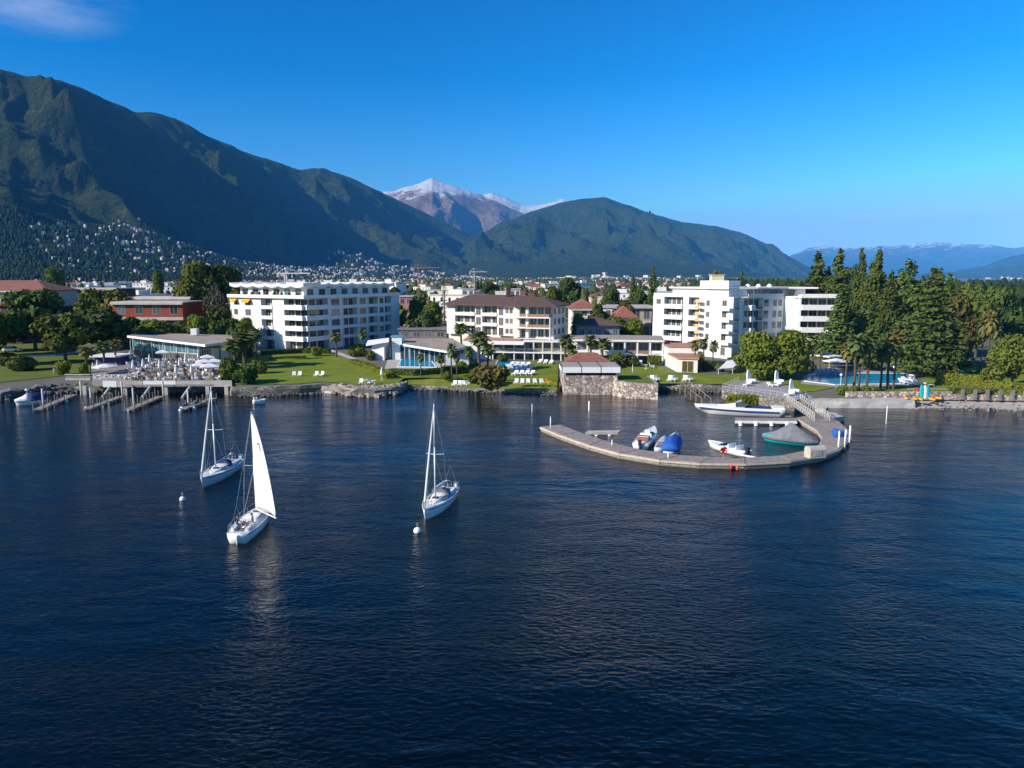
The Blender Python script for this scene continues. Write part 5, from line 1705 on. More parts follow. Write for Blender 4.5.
BG = [('small_conifer', 440, 277, 20, 300, 'dark pointed tree between left and cream hotels'), ('broad', 412, 298, 26, 244, 'green tree just right of the tall white hotel'), ('broad', 428, 301, 22, 236, 'leafy tree left of the cream hotel'), ('broad_dark', 420, 312, 30, 226, 'dark tree in the shaded corner left of the cream hotel'),
      ('palm', 405, 318, 14, 222, 'palm in the shadow right of the tall white hotel'), ('broad_dark', 572, 279, 26, 330, 'big dark tree behind the right end of the brown hipped roof'), ('broad', 556, 287, 20, 300, 'green tree rising over the right end of the brown hipped roof'), ('broad', 508, 283, 24, 420, 'green crown above the middle of the brown hipped roof'),
      ('broad_dark', 488, 283, 22, 440, 'dark crown above the left of the brown hipped roof'), ('spruce', 661, 266, 24, 262, 'dark spruce at the left end of the stepped hotel'), ('spruce', 640, 277, 24, 280, 'second spruce, lower and left of the dark one at the stepped hotel'), ('broad', 729, 271, 20, 236, 'round tree showing over the penthouse of the stepped hotel'),
      ('spruce', 754, 266, 14, 236, 'pointed spruce showing over the roof of the stepped hotel'), ('broad', 622, 316, 26, 214, 'bushy tree behind the colonnade roof'), ('bright', 640, 318, 26, 212, 'bright tree against the left end of the stepped hotel'), ('broad_dark', 604, 305, 24, 222, 'dark tree beside the white block behind the colonnade'),
      ('reddish', 633, 300, 24, 238, 'brownish tree behind the colonnade near the stepped hotel'), ('broad', 583, 312, 16, 206, 'tree in the dark courtyard right of the cream hotel'), ('small_conifer', 602, 290, 12, 300, 'slim dark cypress behind the white block'), ('broad_dark', 618, 290, 22, 310, 'dark crown in the town left of the two spruces'),
      ('broad_dark', 648, 292, 24, 270, 'dark crown below the two spruces'), ('broad', 30, 268, 22, 480, 'green tree among the roofs at the left edge'), ('broad', 138, 270, 14, 420, 'round green tree in the town left of the giant trees'), ('bright', 236, 283, 14, 262, 'green crown left of the scalloped roof'),
      ('reddish', 795, 284, 14, 250, 'tree behind the right end of the stepped hotel'), ('broad', 814, 282, 18, 246, 'green tree between stepped hotel and purple tree'), ('broad_dark', 110, 318, 30, 214, 'dark tree in front of the red brick building')]
for kd, x, t, w_, Y, lb in BG:
    if kd == 'palm': plant_px(kd, x, 0, t, w_, lb, Y=Y, cat='palm', name='palm_tree', parts=('trunk', 'fronds'))
    else: plant_px(kd, x, 0, t, w_, lb, Y=Y)

# ------------------------------------------------------------------ buildings close behind the hotels
def block(label, px0, px1, Y, py_top, mats, depth=12, floors=2, name='apartment_block', roof=None, band=True, cat='building', rh=2.5, wn_=5):
    a, b = D(px0, 300, Y), D(px1, 300, Y)
    zt = D(512, py_top, Y)[2]; z0 = gz(0, Y) - .6
    r = empty(name, (a[0], Y, z0), 0, label, cat)
    W_ = MB(); W_.box(a[0], b[0], Y, Y + depth, z0, zt); rel_build(W_, 'wall', mats[0], r)
    F = Frame((a[0], Y), (b[0], Y))
    fh = (zt - z0) / floors
    for k in range(floors):
        n = wn_
        for j in range(n):
            window(r, F, (j + .5) * F.L / n, z0 + k * fh + fh * .3, min(2.2, F.L / n * .55), fh * .5, 0, FRAME, GLASS)
        if band:
            B2 = MB(); B2.fbox(F, -.3, F.L + .3, .003, .9, z0 + (k + 1) * fh - .45, z0 + (k + 1) * fh + (.4 if k < floors - 1 else .1)); rel_build(B2, 'balcony', mats[1], r)
    R = MB()
    if roof is None:
        R.box(a[0] - .4, b[0] + .4, Y - .4, Y + depth + .4, zt + .003, zt + .4); rel_build(R, 'roof', mats[2], r)
    else:
        hip_roof(R, [(a[0], Y), (b[0], Y), (b[0], Y + depth), (a[0], Y + depth)], zt + .26, rh, .8); rel_build(R, 'roof', roof, r)
    return r


PALE = mat('pale_band', (.50, .46, .42), .85, .1, .5)
TAN = mat('tan_render', (.48, .39, .31), .85, .1, .5)
block('red brick building with pale balcony bands behind the restaurant', 112, 182, 216, 303, (BRICKRED, PALE, PALE), 16, 3, wn_=4)
block('flat pale upper storey of the red brick building set back behind its terrace', 128, 190, 228, 298, (DARKBROWN, PALE, PALE), 10, 3, wn_=4, name='rooftop_storey')
block('long low apartment row with red roof and tan balconies at the left edge', -40, 48, 262, 291, (TAN, PALE, REDTILE), 18, 3, roof=REDTILE, rh=3.5, wn_=9)
block('dark brown block with pale roof band right of the long red roofed row', 48, 118, 286, 289, (DARKBROWN, PALE, PALE), 14, 3, wn_=8)
block('dark house with rust walls below the long red roofed row', -40, 18, 226, 304, (DARKBROWN, BRICKRED, DKCONC), 14, 2, wn_=4)
block('cream house with red hipped roof right behind the cream hotel', 572, 597, 226, 309, (CREAM, PALE, REDTILE), 14, 4, roof=REDTILE, rh=2.6, wn_=3)
block('plain white block beside the red hipped roof', 597, 612, 232, 308, (WHITE, WHITE, CONC), 12, 3, band=False, wn_=2)
block('low long house with pale roof behind the colonnade', 612, 652, 246, 307, (TAN, PALE, CONC), 12, 2, wn_=4)
block('gabled house with reddish brown roof among trees behind the colonnade', 616, 636, 222, 318, (CREAM, PALE, BROWNTILE), 10, 2, roof=REDTILE, rh=3.2, band=False, wn_=3)
block('dark slate roofed annex between cream hotel and colonnade', 578, 620, 199, 326, (mat('bluish_wall', (.22, .25, .30), .8, .1, .5), DKCONC, DKCONC), 12, 2, roof=BROWNTILE, rh=2.0, band=False, wn_=5)
block('white low block behind the left end of the brown hipped roof', 392, 436, 300, 303, (TAN, PALE, CONC), 14, 4, wn_=5)
block('dark glazed house front in the shade left of the cream hotel', 398, 446, 216, 330, (DKCONC, DKCONC, DKCONC), 10, 2, band=False, wn_=4)
block('pinkish house showing right of the scalloped roof', 399, 412, 272, 297, (mat('pink_render', (.48, .22, .20), .85, .1, .5), PALE, CONC), 10, 4, band=False, wn_=2)
block('cream block seen above the right part of the brown hipped roof', 505, 520, 330, 289.5, (WHITE, WHITE, CONC), 10, 4, band=False, wn_=3)
block('cream block seen above the left part of the brown hipped roof', 456, 474, 380, 289.5, (CREAM, PALE, CONC), 10, 4, band=False, wn_=3)
block('ochre annex at the left end of the tall white hotel', 226, 233, 226, 305, (SAND, SAND, CONC), 8, 4, band=False, wn_=1)
# ------------------------------------------------------------------ boats
def hull_rings(L, B, free, draft, tw=0.75, n=16, bow_up=0.3, rake=0.10, full=None):
    ts = np.linspace(0, 1, n)
    b = np.interp(ts, [0, .2, .45, .7, .86, .95, 1], full or [tw, .93, 1, .80, .45, .20, .03]) * B / 2
    sh = free * (1 + bow_up * ts ** 2 + 0.05 * (1 - ts) ** 2)
    dr = draft * np.interp(ts, [0, .15, .5, .85, 1], [.35, .8, 1, .6, .05])
    rings = []
    for t, w, s, d in zip(ts, b, sh, dr):
        x = -L / 2 + L * t
        xl = x - rake * L * 0.5 * max(0, t - .8) / .2
        rings.append([(x, w, s), (x - .02 * L * (t > .8), w * .97, s * .55), (xl, w * .80, 0.02), (xl, w * .42, -d * .75), (xl, 0, -d),
                      (xl, -w * .42, -d * .75), (xl, -w * .80, 0.02), (x - .02 * L * (t > .8), -w * .97, s * .55), (x, -w, s)])
    return rings, ts, b, sh


def deck_strip(L, ts, b, sh, inset_, up, t0=0.0, t1=1.0):
    m = MB(); vs = []; fs = []
    sel = [i for i, t in enumerate(ts) if t0 <= t <= t1]
    for i in sel:
        x = -L / 2 + L * ts[i]; w = max(.01, b[i] - inset_)
        vs += [(x, w, sh[i] + up), (x, -w, sh[i] + up)]
    for k in range(len(sel) - 1):
        fs.append((2 * k, 2 * k + 1, 2 * k + 3, 2 * k + 2))
    m.add(vs, fs)
    return m


def heading(stern, bow, z=0.0):
    a, b = W(*stern, z), W(*bow, z)
    mid = (a + b) / 2
    return mid, atan2(b[1] - a[1], b[0] - a[0]), float(np.linalg.norm(b - a))


def rail(mb, pts, r=.02, post=.55, base=None):
    for a, b in zip(pts[:-1], pts[1:]): mb.tube(a, b, r, n=5)
    for p in pts: mb.tube(p, (p[0], p[1], p[2] - post), r, n=5)


def sailboat(mid, rz, L, label, mast_h, under_sail=False, cover=None, hullm=None):
    root = empty('sailboat', (mid[0], mid[1], 0), rz, label, 'sailboat')
    B = L * 0.30
    rings, ts, b, sh = hull_rings(L, B, .82, .45, .74)
    h = MB().loft(rings).build('hull', hullm or GEL, root, True)
    deck_strip(L, ts, b, sh, .10, .03).build('deck', mat('pale_grey_deck', (.66, .66, .66), .7, .06, 2), root)
    g = MB()
    for i in range(len(ts) - 1):
        for s in (1, -1):
            x0, x1 = -L / 2 + L * ts[i], -L / 2 + L * ts[i + 1]
            g.tube((x0, s * b[i], sh[i] + .03), (x1, s * b[i + 1], sh[i + 1] + .03), .045, n=5)
    g.build('toe_rail', GEL, root)
    st = MB()
    for i in range(len(ts) - 2):
        for s in (1, -1):
            x0, x1 = -L / 2 + L * ts[i], -L / 2 + L * ts[i + 1]
            st.add([(x0, s * (b[i] + .012), sh[i] * .80), (x1, s * (b[i + 1] + .012), sh[i + 1] * .80), (x1, s * (b[i + 1] + .012), sh[i + 1] * .88), (x0, s * (b[i] + .012), sh[i] * .88)], [(0, 1, 2, 3)])
    st.build('hull_stripe', NAVY, root)
    # coachroof
    cr = []
    for (t, w, z) in ((.34, .30, .46), (.36, .31, .50), (.50, .29, .44), (.62, .22, .30), (.72, .12, .10), (.74, .08, .02)):
        x = -L / 2 + L * t; zb = .82 * (1 + .3 * t * t)
        cr.append([(x, B * w, zb), (x, B * w * .85, zb + z * .85), (x, B * w * .5, zb + z), (x, -B * w * .5, zb + z), (x, -B * w * .85, zb + z * .85), (x, -B * w, zb)])
    cab = MB().loft(cr).build('cabin', GEL, root)
    for s in (1, -1):
        wv = MB()
        for k in range(3):
            x = -L / 2 + L * (.40 + .075 * k); y = s * B * (.288 - .012 * k); zb = .82 * (1 + .3 * .2)
            wv.hexa([(x, y - .02, zb + .16), (x + .5, y - .02 - s * .02, zb + .16), (x + .5, y + .045 - s * .02, zb + .16), (x, y + .045, zb + .16),
                     (x, y - .05, zb + .32), (x + .5, y - .05 - s * .02, zb + .30), (x + .5, y + .02 - s * .02, zb + .30), (x, y + .02, zb + .32)])
        wv.build('cabin_window', GLASS, cab)
    hb = MB(); x = -L / 2 + L * .60; hb.box(x - .25, x + .25, -.26, .26, 1.10, 1.30); hb.build('hatch', GLASS, cab)
    # cockpit: the well's shade put into a dark slab's colour, between two benches
    zc = .86
    ck = MB(); x0, x1 = -L * .44, -L * .165
    ck.box(x0, x1, -B * .17, B * .17, zc - .1, zc + .055)
    ck.build('cockpit_well', mat('shadowed_cockpit', (.20, .20, .21), .8, .1, 2), root)
    for s in (1, -1):
        bn = MB(); bn.box(x0, x1, s * B * .25 - B * .06, s * B * .25 + B * .06, zc - .05, zc + .26); bn.build('cockpit_bench', GEL, root)
    wh = MB(); xw = x0 + .5
    for k in range(14):
        a0, a1 = 2 * pi * k / 14, 2 * pi * (k + 1) / 14
        wh.tube((xw, .42 * cos(a0), zc + .6 + .42 * sin(a0)), (xw, .42 * cos(a1), zc + .6 + .42 * sin(a1)), .022, n=5)
        if k % 5 == 0: wh.tube((xw, 0, zc + .6), (xw, .42 * cos(a0), zc + .6 + .42 * sin(a0)), .015, n=4)
    wh.tube((xw + .12, 0, zc), (xw, 0, zc + .62), .06, n=6)
    wh.build('steering_wheel', STEEL, root)
    # pulpit, pushpit, lifelines
    rl = MB(); bx = L / 2
    rail(rl, [(bx - .9, .42, 1.65), (bx - .15, .14, 1.72), (bx - .05, 0, 1.74), (bx - .15, -.14, 1.72), (bx - .9, -.42, 1.65)], .022, .58); rl.build('pulpit', STEEL, root)
    rl = MB(); w = b[0] - .08
    rail(rl, [(-L / 2 + .9, w + .06, 1.48), (-L / 2 + .1, w, 1.48), (-L / 2 + .1, w * .4, 1.48)], .022, .6)
    rail(rl, [(-L / 2 + .9, -w - .06, 1.48), (-L / 2 + .1, -w, 1.48), (-L / 2 + .1, -w * .4, 1.48)], .022, .6); rl.build('stern_rail', STEEL, root)
    for s in (1, -1):
        ll = MB()
        pts = [(-L / 2 + L * t, s * (np.interp(t, ts, b) - .07), np.interp(t, ts, sh) + .58) for t in (.1, .28, .46, .64, .8, .92)]
        for a, c in zip(pts[:-1], pts[1:]): ll.tube(a, c, .011, n=4)
        for p in pts: ll.tube(p, (p[0], p[1], p[2] - .57), .015, n=4)
        ll.build('lifeline', STEEL, root)
    # mast, spreaders, boom, stays
    mx = -L / 2 + L * .60; top = mast_h
    ms = MB(); ms.path([(mx, 0, .95), (mx, 0, top * .6), (mx, 0, top)], [.085, .08, .055], 8); mast = ms.build('mast', ALU, root, True)
    hd = MB(); hd.tube((mx - .2, 0, top + .02), (mx + .25, 0, top + .02), .025, n=5); hd.tube((mx, 0, top), (mx - .02, 0, top + .5), .012, n=4); hd.build('masthead', STEEL, mast)
    sp = MB(); zs_ = top * .53
    sp.tube((mx, 0, zs_), (mx - .12, B * .36, zs_ + .05), .03, n=5); sp.tube((mx, 0, zs_), (mx - .12, -B * .36, zs_ + .05), .03, n=5); sp.build('spreader', ALU, mast)
    ry = MB()
    for s in (1, -1):
        chain = (mx - .15, s * B * .46, 1.0)
        ry.path([(mx, 0, top - .1), (mx - .12, s * B * .36, zs_ + .05), chain], [.016] * 3, 4)
        ry.tube((mx, 0, zs_ - .1), (mx - .3, s * B * .45, 1.0), .014, n=4)
    ry.tube((mx, 0, top), (-L / 2 + .1, 0, 3.2), .014, n=4)
    for s in (1, -1): ry.tube((-L / 2 + .1, 0, 3.2), (-L / 2 + .1, s * b[0] * .8, 1.0), .014, n=4)
    ry.build('rigging', STEEL, root)
    fx = L / 2 - .1
    fz = .82 * 1.3 + .05
    fs_ = MB()
    tp = (mx + .05, 0, top * (.97 if not under_sail else .86))
    if not under_sail:
        fs_.path([(fx, 0, fz), (fx - .08 * (fx - mx), 0, fz + .08 * (top - fz)), (fx - .5 * (fx - mx), 0, fz + .5 * (top - fz)), tp], [.05, .115, .10, .035], 8)
        fs_.build('furled_jib', WCANV, root)
    else:
        fs_.tube((fx, 0, fz), tp, .018, n=5); fs_.build('forestay', STEEL, root)
    bz = 1.95 if not under_sail else 1.5
    if not under_sail:
        bm = MB(); bl = L * .36; bm.tube((mx - .08, 0, bz), (mx - bl, 0, bz - .05), .06, n=8); bo = bm.build('boom', ALU, root)
        if cover is not None:
            cv = MB().loft([[(mx - .1 - (bl - .15) * k, .15 * c_ * (1 - .35 * k), bz + .02 + .28 * s_ * (1 - .5 * k)) for c_, s_ in ((-.5, 0), (-1, .4), (-.5, 1), (.5, 1), (1, .4), (.5, 0))] for k in (0, .3, .7, 1)])
            cv.build('sail_cover', cover, bo)
    else:
        th = radians(50); bl = L * .40
        bd = np.array([-cos(th), -sin(th)])
        bm = MB(); e = (mx + bd[0] * bl, bd[1] * bl, bz - .22); bm.tube((mx - .08, 0, bz), e, .06, n=8); bm.build('boom', ALU, root)
        nu, nv = 22, 14
        V = []
        for j in range(nu):
            v = j / (nu - 1)
            z = bz + .08 + (top - bz - .25) * v
            chord = bl * .97 * ((1 - v) ** .82 * .96 + .04 * (1 - v)) + 0.12 * (v > 0)
            tw_ = th + radians(10) * v
            d = np.array([-cos(tw_), -sin(tw_)]); nn = np.array([d[1], -d[0]])
            for i in range(nv):
                u = i / (nv - 1)
                cam_ = .10 * chord * 4 * u * (1 - u) * (1.2 - .5 * u)
                p = np.array([mx - .09, 0]) + d * chord * u - nn * cam_
                V.append((p[0], p[1], z - .20 * u * (1 - v)))
        Q = [(j * nv + i, j * nv + i + 1, (j + 1) * nv + i + 1, (j + 1) * nv + i) for j in range(nu - 1) for i in range(nv - 1)]
        sl = np_mesh('mainsail', np.array(V), np.array(Q), SAILW, True)
        so = obj('mainsail', sl, root)
        so.modifiers.new('cloth_thickness', 'SOLIDIFY').thickness = 0.012
        # batten seams and the small dark mark high on the sail
        VV = np.array(V).reshape(nu, nv, 3)

        def on(u, v, o):
            j = v * (nu - 1); i = u * (nv - 1); j0, i0 = int(min(j, nu - 2)), int(min(i, nv - 2)); fj, fi = j - j0, i - i0
            p = VV[j0, i0] * (1 - fj) * (1 - fi) + VV[j0 + 1, i0] * fj * (1 - fi) + VV[j0, i0 + 1] * (1 - fj) * fi + VV[j0 + 1, i0 + 1] * fj * fi
            du = VV[j0, i0 + 1] - VV[j0, i0]; dv = VV[j0 + 1, i0] - VV[j0, i0]
            n_ = np.cross(du, dv); n_ /= np.linalg.norm(n_)
            return p + n_ * o
        em = MB()
        arc = [(.42, .685), (.46, .70), (.54, .705), (.61, .695), (.63, .675), (.60, .655), (.575, .635)]
        for (p0, p1) in zip(arc[:-1], arc[1:]):
            em.tube(on(*p0, 0), on(*p1, 0), .055, .05, n=6)
        em.tube(on(.60, .657, 0), on(.59, .612, 0), .035, .012, n=5)
        em.build('sail_mark', mat('sail_mark_ink', (.10, .085, .06), .8, .1, 2), so)
        bt = MB()
        for v in (.22, .42, .60, .78):
            bt.path([on(u, v, 0) for u in (.45, .6, .8, .985)], [.016] * 4, 4)
        bt.build('batten', WFRAME, so)
        # jib, mostly hidden behind the mainsail
        JV = []
        head = np.array([tp[0] + .05, 0, tp[2] - .3]); tack = np.array([fx, 0, fz + .15]); clew = np.array([mx + .2, -B * .62, 1.6])
        for j in range(12):
            v = j / 11
            a = tack * (1 - v) + head * v; c_ = clew * (1 - v) + head * v
            for i in range(8):
                u = i / 7
                p = a * (1 - u) + c_ * u; p = p + np.array([0, -1, 0]) * .35 * (1 - v) * 4 * u * (1 - u) * .6
                JV.append(p)
        JQ = [(j * 8 + i, j * 8 + i + 1, (j + 1) * 8 + i + 1, (j + 1) * 8 + i) for j in range(11) for i in range(7)]
        jo = obj('jib', np_mesh('jib', np.array(JV), np.array(JQ), SAILW, True), root)
        jo.modifiers.new('cloth_thickness', 'SOLIDIFY').thickness = 0.010
    if not under_sail:
        spy = MB().loft([[(-L * .155 + dx, y, z) for y, z in ((-.9, 1.0), (-.8, 1.55), (-.3, 1.72), (.3, 1.72), (.8, 1.55), (.9, 1.0))] for dx in (0, .7)])
        spy.build('sprayhood', NAVY if cover is NAVY else GREYC, root)
        ob = MB(); ob.box(-L / 2 - .25, -L / 2 + .05, .35, .65, .75, 1.25); ob.box(-L / 2 - .2, -L / 2 - .05, .42, .58, -.2, .75); ob.build('outboard_motor', WPLAST, root)
    rd = MB(); rd.box(-L / 2 - .28, -L / 2 + .02, -.03, .03, -.6, .75); rd.build('rudder', GEL, root)
    return root


def top_height(px, py, base_xy):
    return float(D(px, py, base_xy[1])[2])


mid, rz, L = heading((238, 543.5), (268.5, 513.5))
sail_b = sailboat(mid, rz, L, 'sailboat under way with a tall white sail hoisted and people in its cockpit', top_height(256, 412, mid + np.array([0, L * .1, 0])), True)
SB1 = (mid, rz, L)
mid, rz, L = heading((236.5, 466.5), (201.5, 488))
sailboat(mid, rz, L, 'moored sailboat with bare mast and furled jib behind the hoisted white sail', top_height(211.5, 386, mid - np.array([0, L * .1, 0])), cover=NAVY, hullm=GELGREY)
mid, rz, L = heading((451, 495.5), (424, 521))
sailboat(mid, rz, L, 'moored sailboat with bare mast alone in mid lake, its bow at a white buoy', top_height(433, 404, mid - np.array([0, L * .1, 0])), cover=WCANV)


def buoy(px, py, r, label, m=WPLAST, cat='buoy'):
    p = W(px, py, 0.1)
    o = empty('buoy', (p[0], p[1], 0), 0, label, cat)
    MB().lathe([(r * .3, -r * .5), (r * .8, -r * .2), (r, r * .25), (r * .86, r * .8), (r * .45, r * 1.15), (.06, r * 1.22)], 14).build('float', m, o, True)
    q = MB(); q.tube((0, 0, r * 1.2), (0, 0, r * 1.2 + .22), .04, n=6)
    for k in range(8):
        a0, a1 = 2 * pi * k / 8, 2 * pi * (k + 1) / 8
        q.tube((.1 * cos(a0), 0, r * 1.2 + .3 + .1 * sin(a0)), (.1 * cos(a1), 0, r * 1.2 + .3 + .1 * sin(a1)), .02, n=4)
    q.build('ring', STEEL, o)
    return o


buoy(417.5, 531, .36, 'white mooring buoy at the bow of the lone moored sailboat')
buoy(182.5, 499, .30, 'small white buoy beside the moored sailboat behind the hoisted sail')
buoy(318, 391, .25, 'tiny pale buoy close to the slipway')


def pole(px, py, h, label, m=WPLAST, r=.12, name='mooring_post', cat='post', group=None):
    p = W(px, py, 0)
    o = MB().path([(0, 0, -1.5), (0, 0, h * .98), (0, 0, h)], [r, r, r * .6], 10).build(name, m, None, True, loc=tuple(p))
    return tag(o, label, cat, group)


pole(589, 411, 1.7, 'short white post standing in the water in front of the stone boathouse')
pole(532, 412, 1.4, 'thin pale stake in the water left of the boathouse', r=.06)
pole(886, 424, 2.8, 'thin leaning pale stake in the water off the quay', r=.06)
pole(66, 398, .6, 'stub of a grey post between the first two jetties', CONC)

# little white runabout drifting above the hoisted sail
def small_boat(root_label, stern, bow, hullm=GEL, B=1.9, free=.55, name='motorboat', cat='boat', screen=True, motor=True, seats=True):
    mid, rz, L = heading(stern, bow)
    r = empty(name, (mid[0], mid[1], 0), rz, root_label, cat)
    rings, ts, b, sh = hull_rings(L, B, free, .25, .86, 12)
    MB().loft(rings).build('hull', hullm, r, True)
    deck_strip(L, ts, b, sh, .12, .02, .62, 1.0).build('foredeck', GEL, r)
    w = MB(); w.box(-L * .44, L * .10, -B * .34, B * .34, free * .5, free * 1.03); w.build('cockpit_well', mat('grey_floor', (.30, .30, .31), .8, .1, 2), r)
    g = MB()
    for i in range(len(ts) - 1):
        for s in (1, -1): g.tube((-L / 2 + L * ts[i], s * b[i], sh[i] + .02), (-L / 2 + L * ts[i + 1], s * b[i + 1], sh[i + 1] + .02), .05, n=5)
    g.build('gunwale', GEL, r)
    if seats:
        for k in (-.30, -.10):
            q = MB(); q.box(L * k - .25, L * k + .25, -B * .32, B * .32, free, free + .28); q.box(L * k - .30, L * k - .18, -B * .32, B * .32, free + .281, free + .6); q.build('seat', GEL, r)
    if screen:
        q = MB(); q.hexa([(L * .10, -B * .36, free), (L * .16, -B * .36, free), (L * .16, B * .36, free), (L * .10, B * .36, free), (L * .02, -B * .30, free + .5), (L * .04, -B * .30, free + .5), (L * .04, B * .30, free + .5), (L * .02, B * .30, free + .5)]); q.build('windscreen', GLASSB, r)
    if motor:
        q = MB(); q.box(-L / 2 - .45, -L / 2 - .02, -.2, .2, free * .8, free + .55); q.box(-L / 2 - .35, -L / 2 - .1, -.08, .08, -.4, free * .8); q.build('outboard_motor', BLACK, r)
    return r, L, rz


small_boat('small white runabout drifting between the left wall and the hoisted sail', (253, 404), (266, 403), B=1.4, screen=False, motor=False, seats=True)

# ------------------------------------------------------------------ people
def person(label, loc, rz, joints, shirt, trousers, hair, scale=1.0):
    """One continuous body grown from a skeleton; clothes and hair are worn over it."""
    J = {k: Vector(v) for k, v in joints.items()}
    R = dict(pelvis=.135, waist=.12, chest=.14, neck=.055, head=.095, crown=.085, ls=.07, le=.048, lw=.036, lh=.045, rs=.07, re=.048, rw=.036, rh=.045,
             lhip=.10, lk=.068, la=.045, lt=.045, rhip=.10, rk=.068, ra=.045, rt=.045)
    E = [('pelvis', 'waist'), ('waist', 'chest'), ('chest', 'neck'), ('neck', 'head'), ('head', 'crown'), ('chest', 'ls'), ('ls', 'le'), ('le', 'lw'), ('lw', 'lh'),
         ('chest', 'rs'), ('rs', 're'), ('re', 'rw'), ('rw', 'rh'), ('pelvis', 'lhip'), ('lhip', 'lk'), ('lk', 'la'), ('la', 'lt'), ('pelvis', 'rhip'), ('rhip', 'rk'), ('rk', 'ra'), ('ra', 'rt')]
    names = list(R)
    me = bpy.data.meshes.new('person')
    me.from_pydata([tuple(J[n]) for n in names], [(names.index(a), names.index(b)) for a, b in E], [])
    tmp = bpy.data.objects.new('person_skeleton', me); COL.objects.link(tmp)
    sk = tmp.modifiers.new('skin', 'SKIN'); su = tmp.modifiers.new('smooth', 'SUBSURF'); su.levels = 2; su.render_levels = 2
    for n, v in zip(names, me.skin_vertices[0].data):
        v.radius = (R[n], R[n]); v.use_root = n == 'pelvis'
    dg = bpy.context.evaluated_depsgraph_get()
    out = bpy.data.meshes.new_from_object(tmp.evaluated_get(dg))
    bpy.data.objects.remove(tmp)
    out.materials.clear()
    for q in (SKIN, shirt, trousers): out.materials.append(q)
    seg = [(J[a], J[b], (1 if b in ('waist', 'chest', 'ls', 'le', 'rs', 're') else 2 if b in ('lhip', 'lk', 'la', 'rhip', 'rk', 'ra') else 0)) for a, b in E]
    idx = []
    for p in out.polygons:
        c = p.center; best = (9, 0)
        for a, b, k in seg:
            t = max(0, min(1, (c - a).dot(b - a) / max(1e-6, (b - a).length_squared)))
            d = (c - (a + (b - a) * t)).length
            if d < best[0]: best = (d, k)
        idx.append(best[1])
    out.polygons.foreach_set('material_index', idx); out.polygons.foreach_set('use_smooth', [True] * len(idx))
    o = bpy.data.objects.new('person', out); COL.objects.link(o)
    o.location = loc; o.rotation_euler = (0, 0, rz); o.scale = (scale,) * 3
    tag(o, label, 'person')
    hm = MB(); h = J['head']
    for zz in (0,):
        hm.loft([[(h.x - .012 + r_ * cos(a), h.y + r_ * .9 * sin(a), h.z + z_) for a in [2 * pi * k / 10 for k in range(10)]] for r_, z_ in ((.100, .02), (.112, .07), (.098, .125), (.05, .16), (.01, .17))])
    hm.build('hair', hair, o, True)
    fm = MB(); fm.tube((h.x + .085, h.y, h.z + .01), (h.x + .125, h.y, h.z - .012), .016, .010, 6); fm.build('nose', SKIN, o)
    for s in (1, -1):
        em = MB(); em.lathe([(.004, -.008), (.011, 0), (.004, .008)], 6, (h.x + .098, h.y + s * .034, h.z + .035)); em.build('eye', BLACK, o)
    return o


SIT = dict(pelvis=(0, 0, .50), waist=(.0, 0, .66), chest=(.03, 0, .88), neck=(.05, 0, 1.05), head=(.08, 0, 1.17), crown=(.08, 0, 1.27),
           ls=(.03, .18, .97), le=(.10, .24, .72), lw=(.30, .18, .66), lh=(.38, .15, .66), rs=(.03, -.18, .97), re=(.10, -.24, .72), rw=(.28, -.20, .62), rh=(.36, -.18, .60),
           lhip=(.05, .10, .48), lk=(.46, .12, .50), la=(.48, .12, .09), lt=(.60, .13, .05), rhip=(.05, -.10, .48), rk=(.46, -.12, .50), ra=(.46, -.12, .09), rt=(.58, -.13, .05))
STAND = dict(pelvis=(0, 0, .95), waist=(.0, 0, 1.10), chest=(.0, 0, 1.30), neck=(.0, 0, 1.48), head=(.02, 0, 1.60), crown=(.02, 0, 1.70),
             ls=(0, .19, 1.40), le=(-.02, .24, 1.12), lw=(.08, .25, .90), lh=(.12, .25, .82), rs=(0, -.19, 1.40), re=(-.02, -.25, 1.12), rw=(.06, -.26, .88), rh=(.09, -.26, .80),
             lhip=(0, .10, .90), lk=(.03, .10, .50), la=(-.02, .11, .08), lt=(.12, .12, .05), rhip=(0, -.10, .90), rk=(.05, -.10, .50), ra=(.04, -.11, .08), rt=(.17, -.12, .05))
HAIR = mat('dark_hair', (.04, .028, .02), .8, .15, 5)
SHW = mat('pale_shirt', (.62, .55, .52), .9, .06, 4); SHD = mat('black_jacket', (.018, .018, .022), .9, .1, 4); JEAN = mat('dark_trousers', (.03, .035, .05), .9, .1, 4); BEIGE = mat('light_trousers', (.50, .46, .40), .9, .08, 4)
mid, rz, L = SB1


def aboard(x, y, z):
    return (mid[0] + x * cos(rz) - y * sin(rz), mid[1] + x * sin(rz) + y * cos(rz), z)


person('person in a black jacket sitting to port in the sailing boat cockpit', aboard(-L * .30, L * .075, .66), rz - pi / 2, SIT, SHD, JEAN, HAIR)
person('person in a pale top sitting to starboard in the sailing boat cockpit', aboard(-L * .24, -L * .075, .66), rz + pi / 2, SIT, SHW, BEIGE, HAIR)
pp = W(54.8, 376, GZ)
person('person in pale clothes standing on the grass by the rocky shore', (pp[0], pp[1], gz(*pp[:2]) + .10), -1.2, STAND, SHW, BEIGE, HAIR)

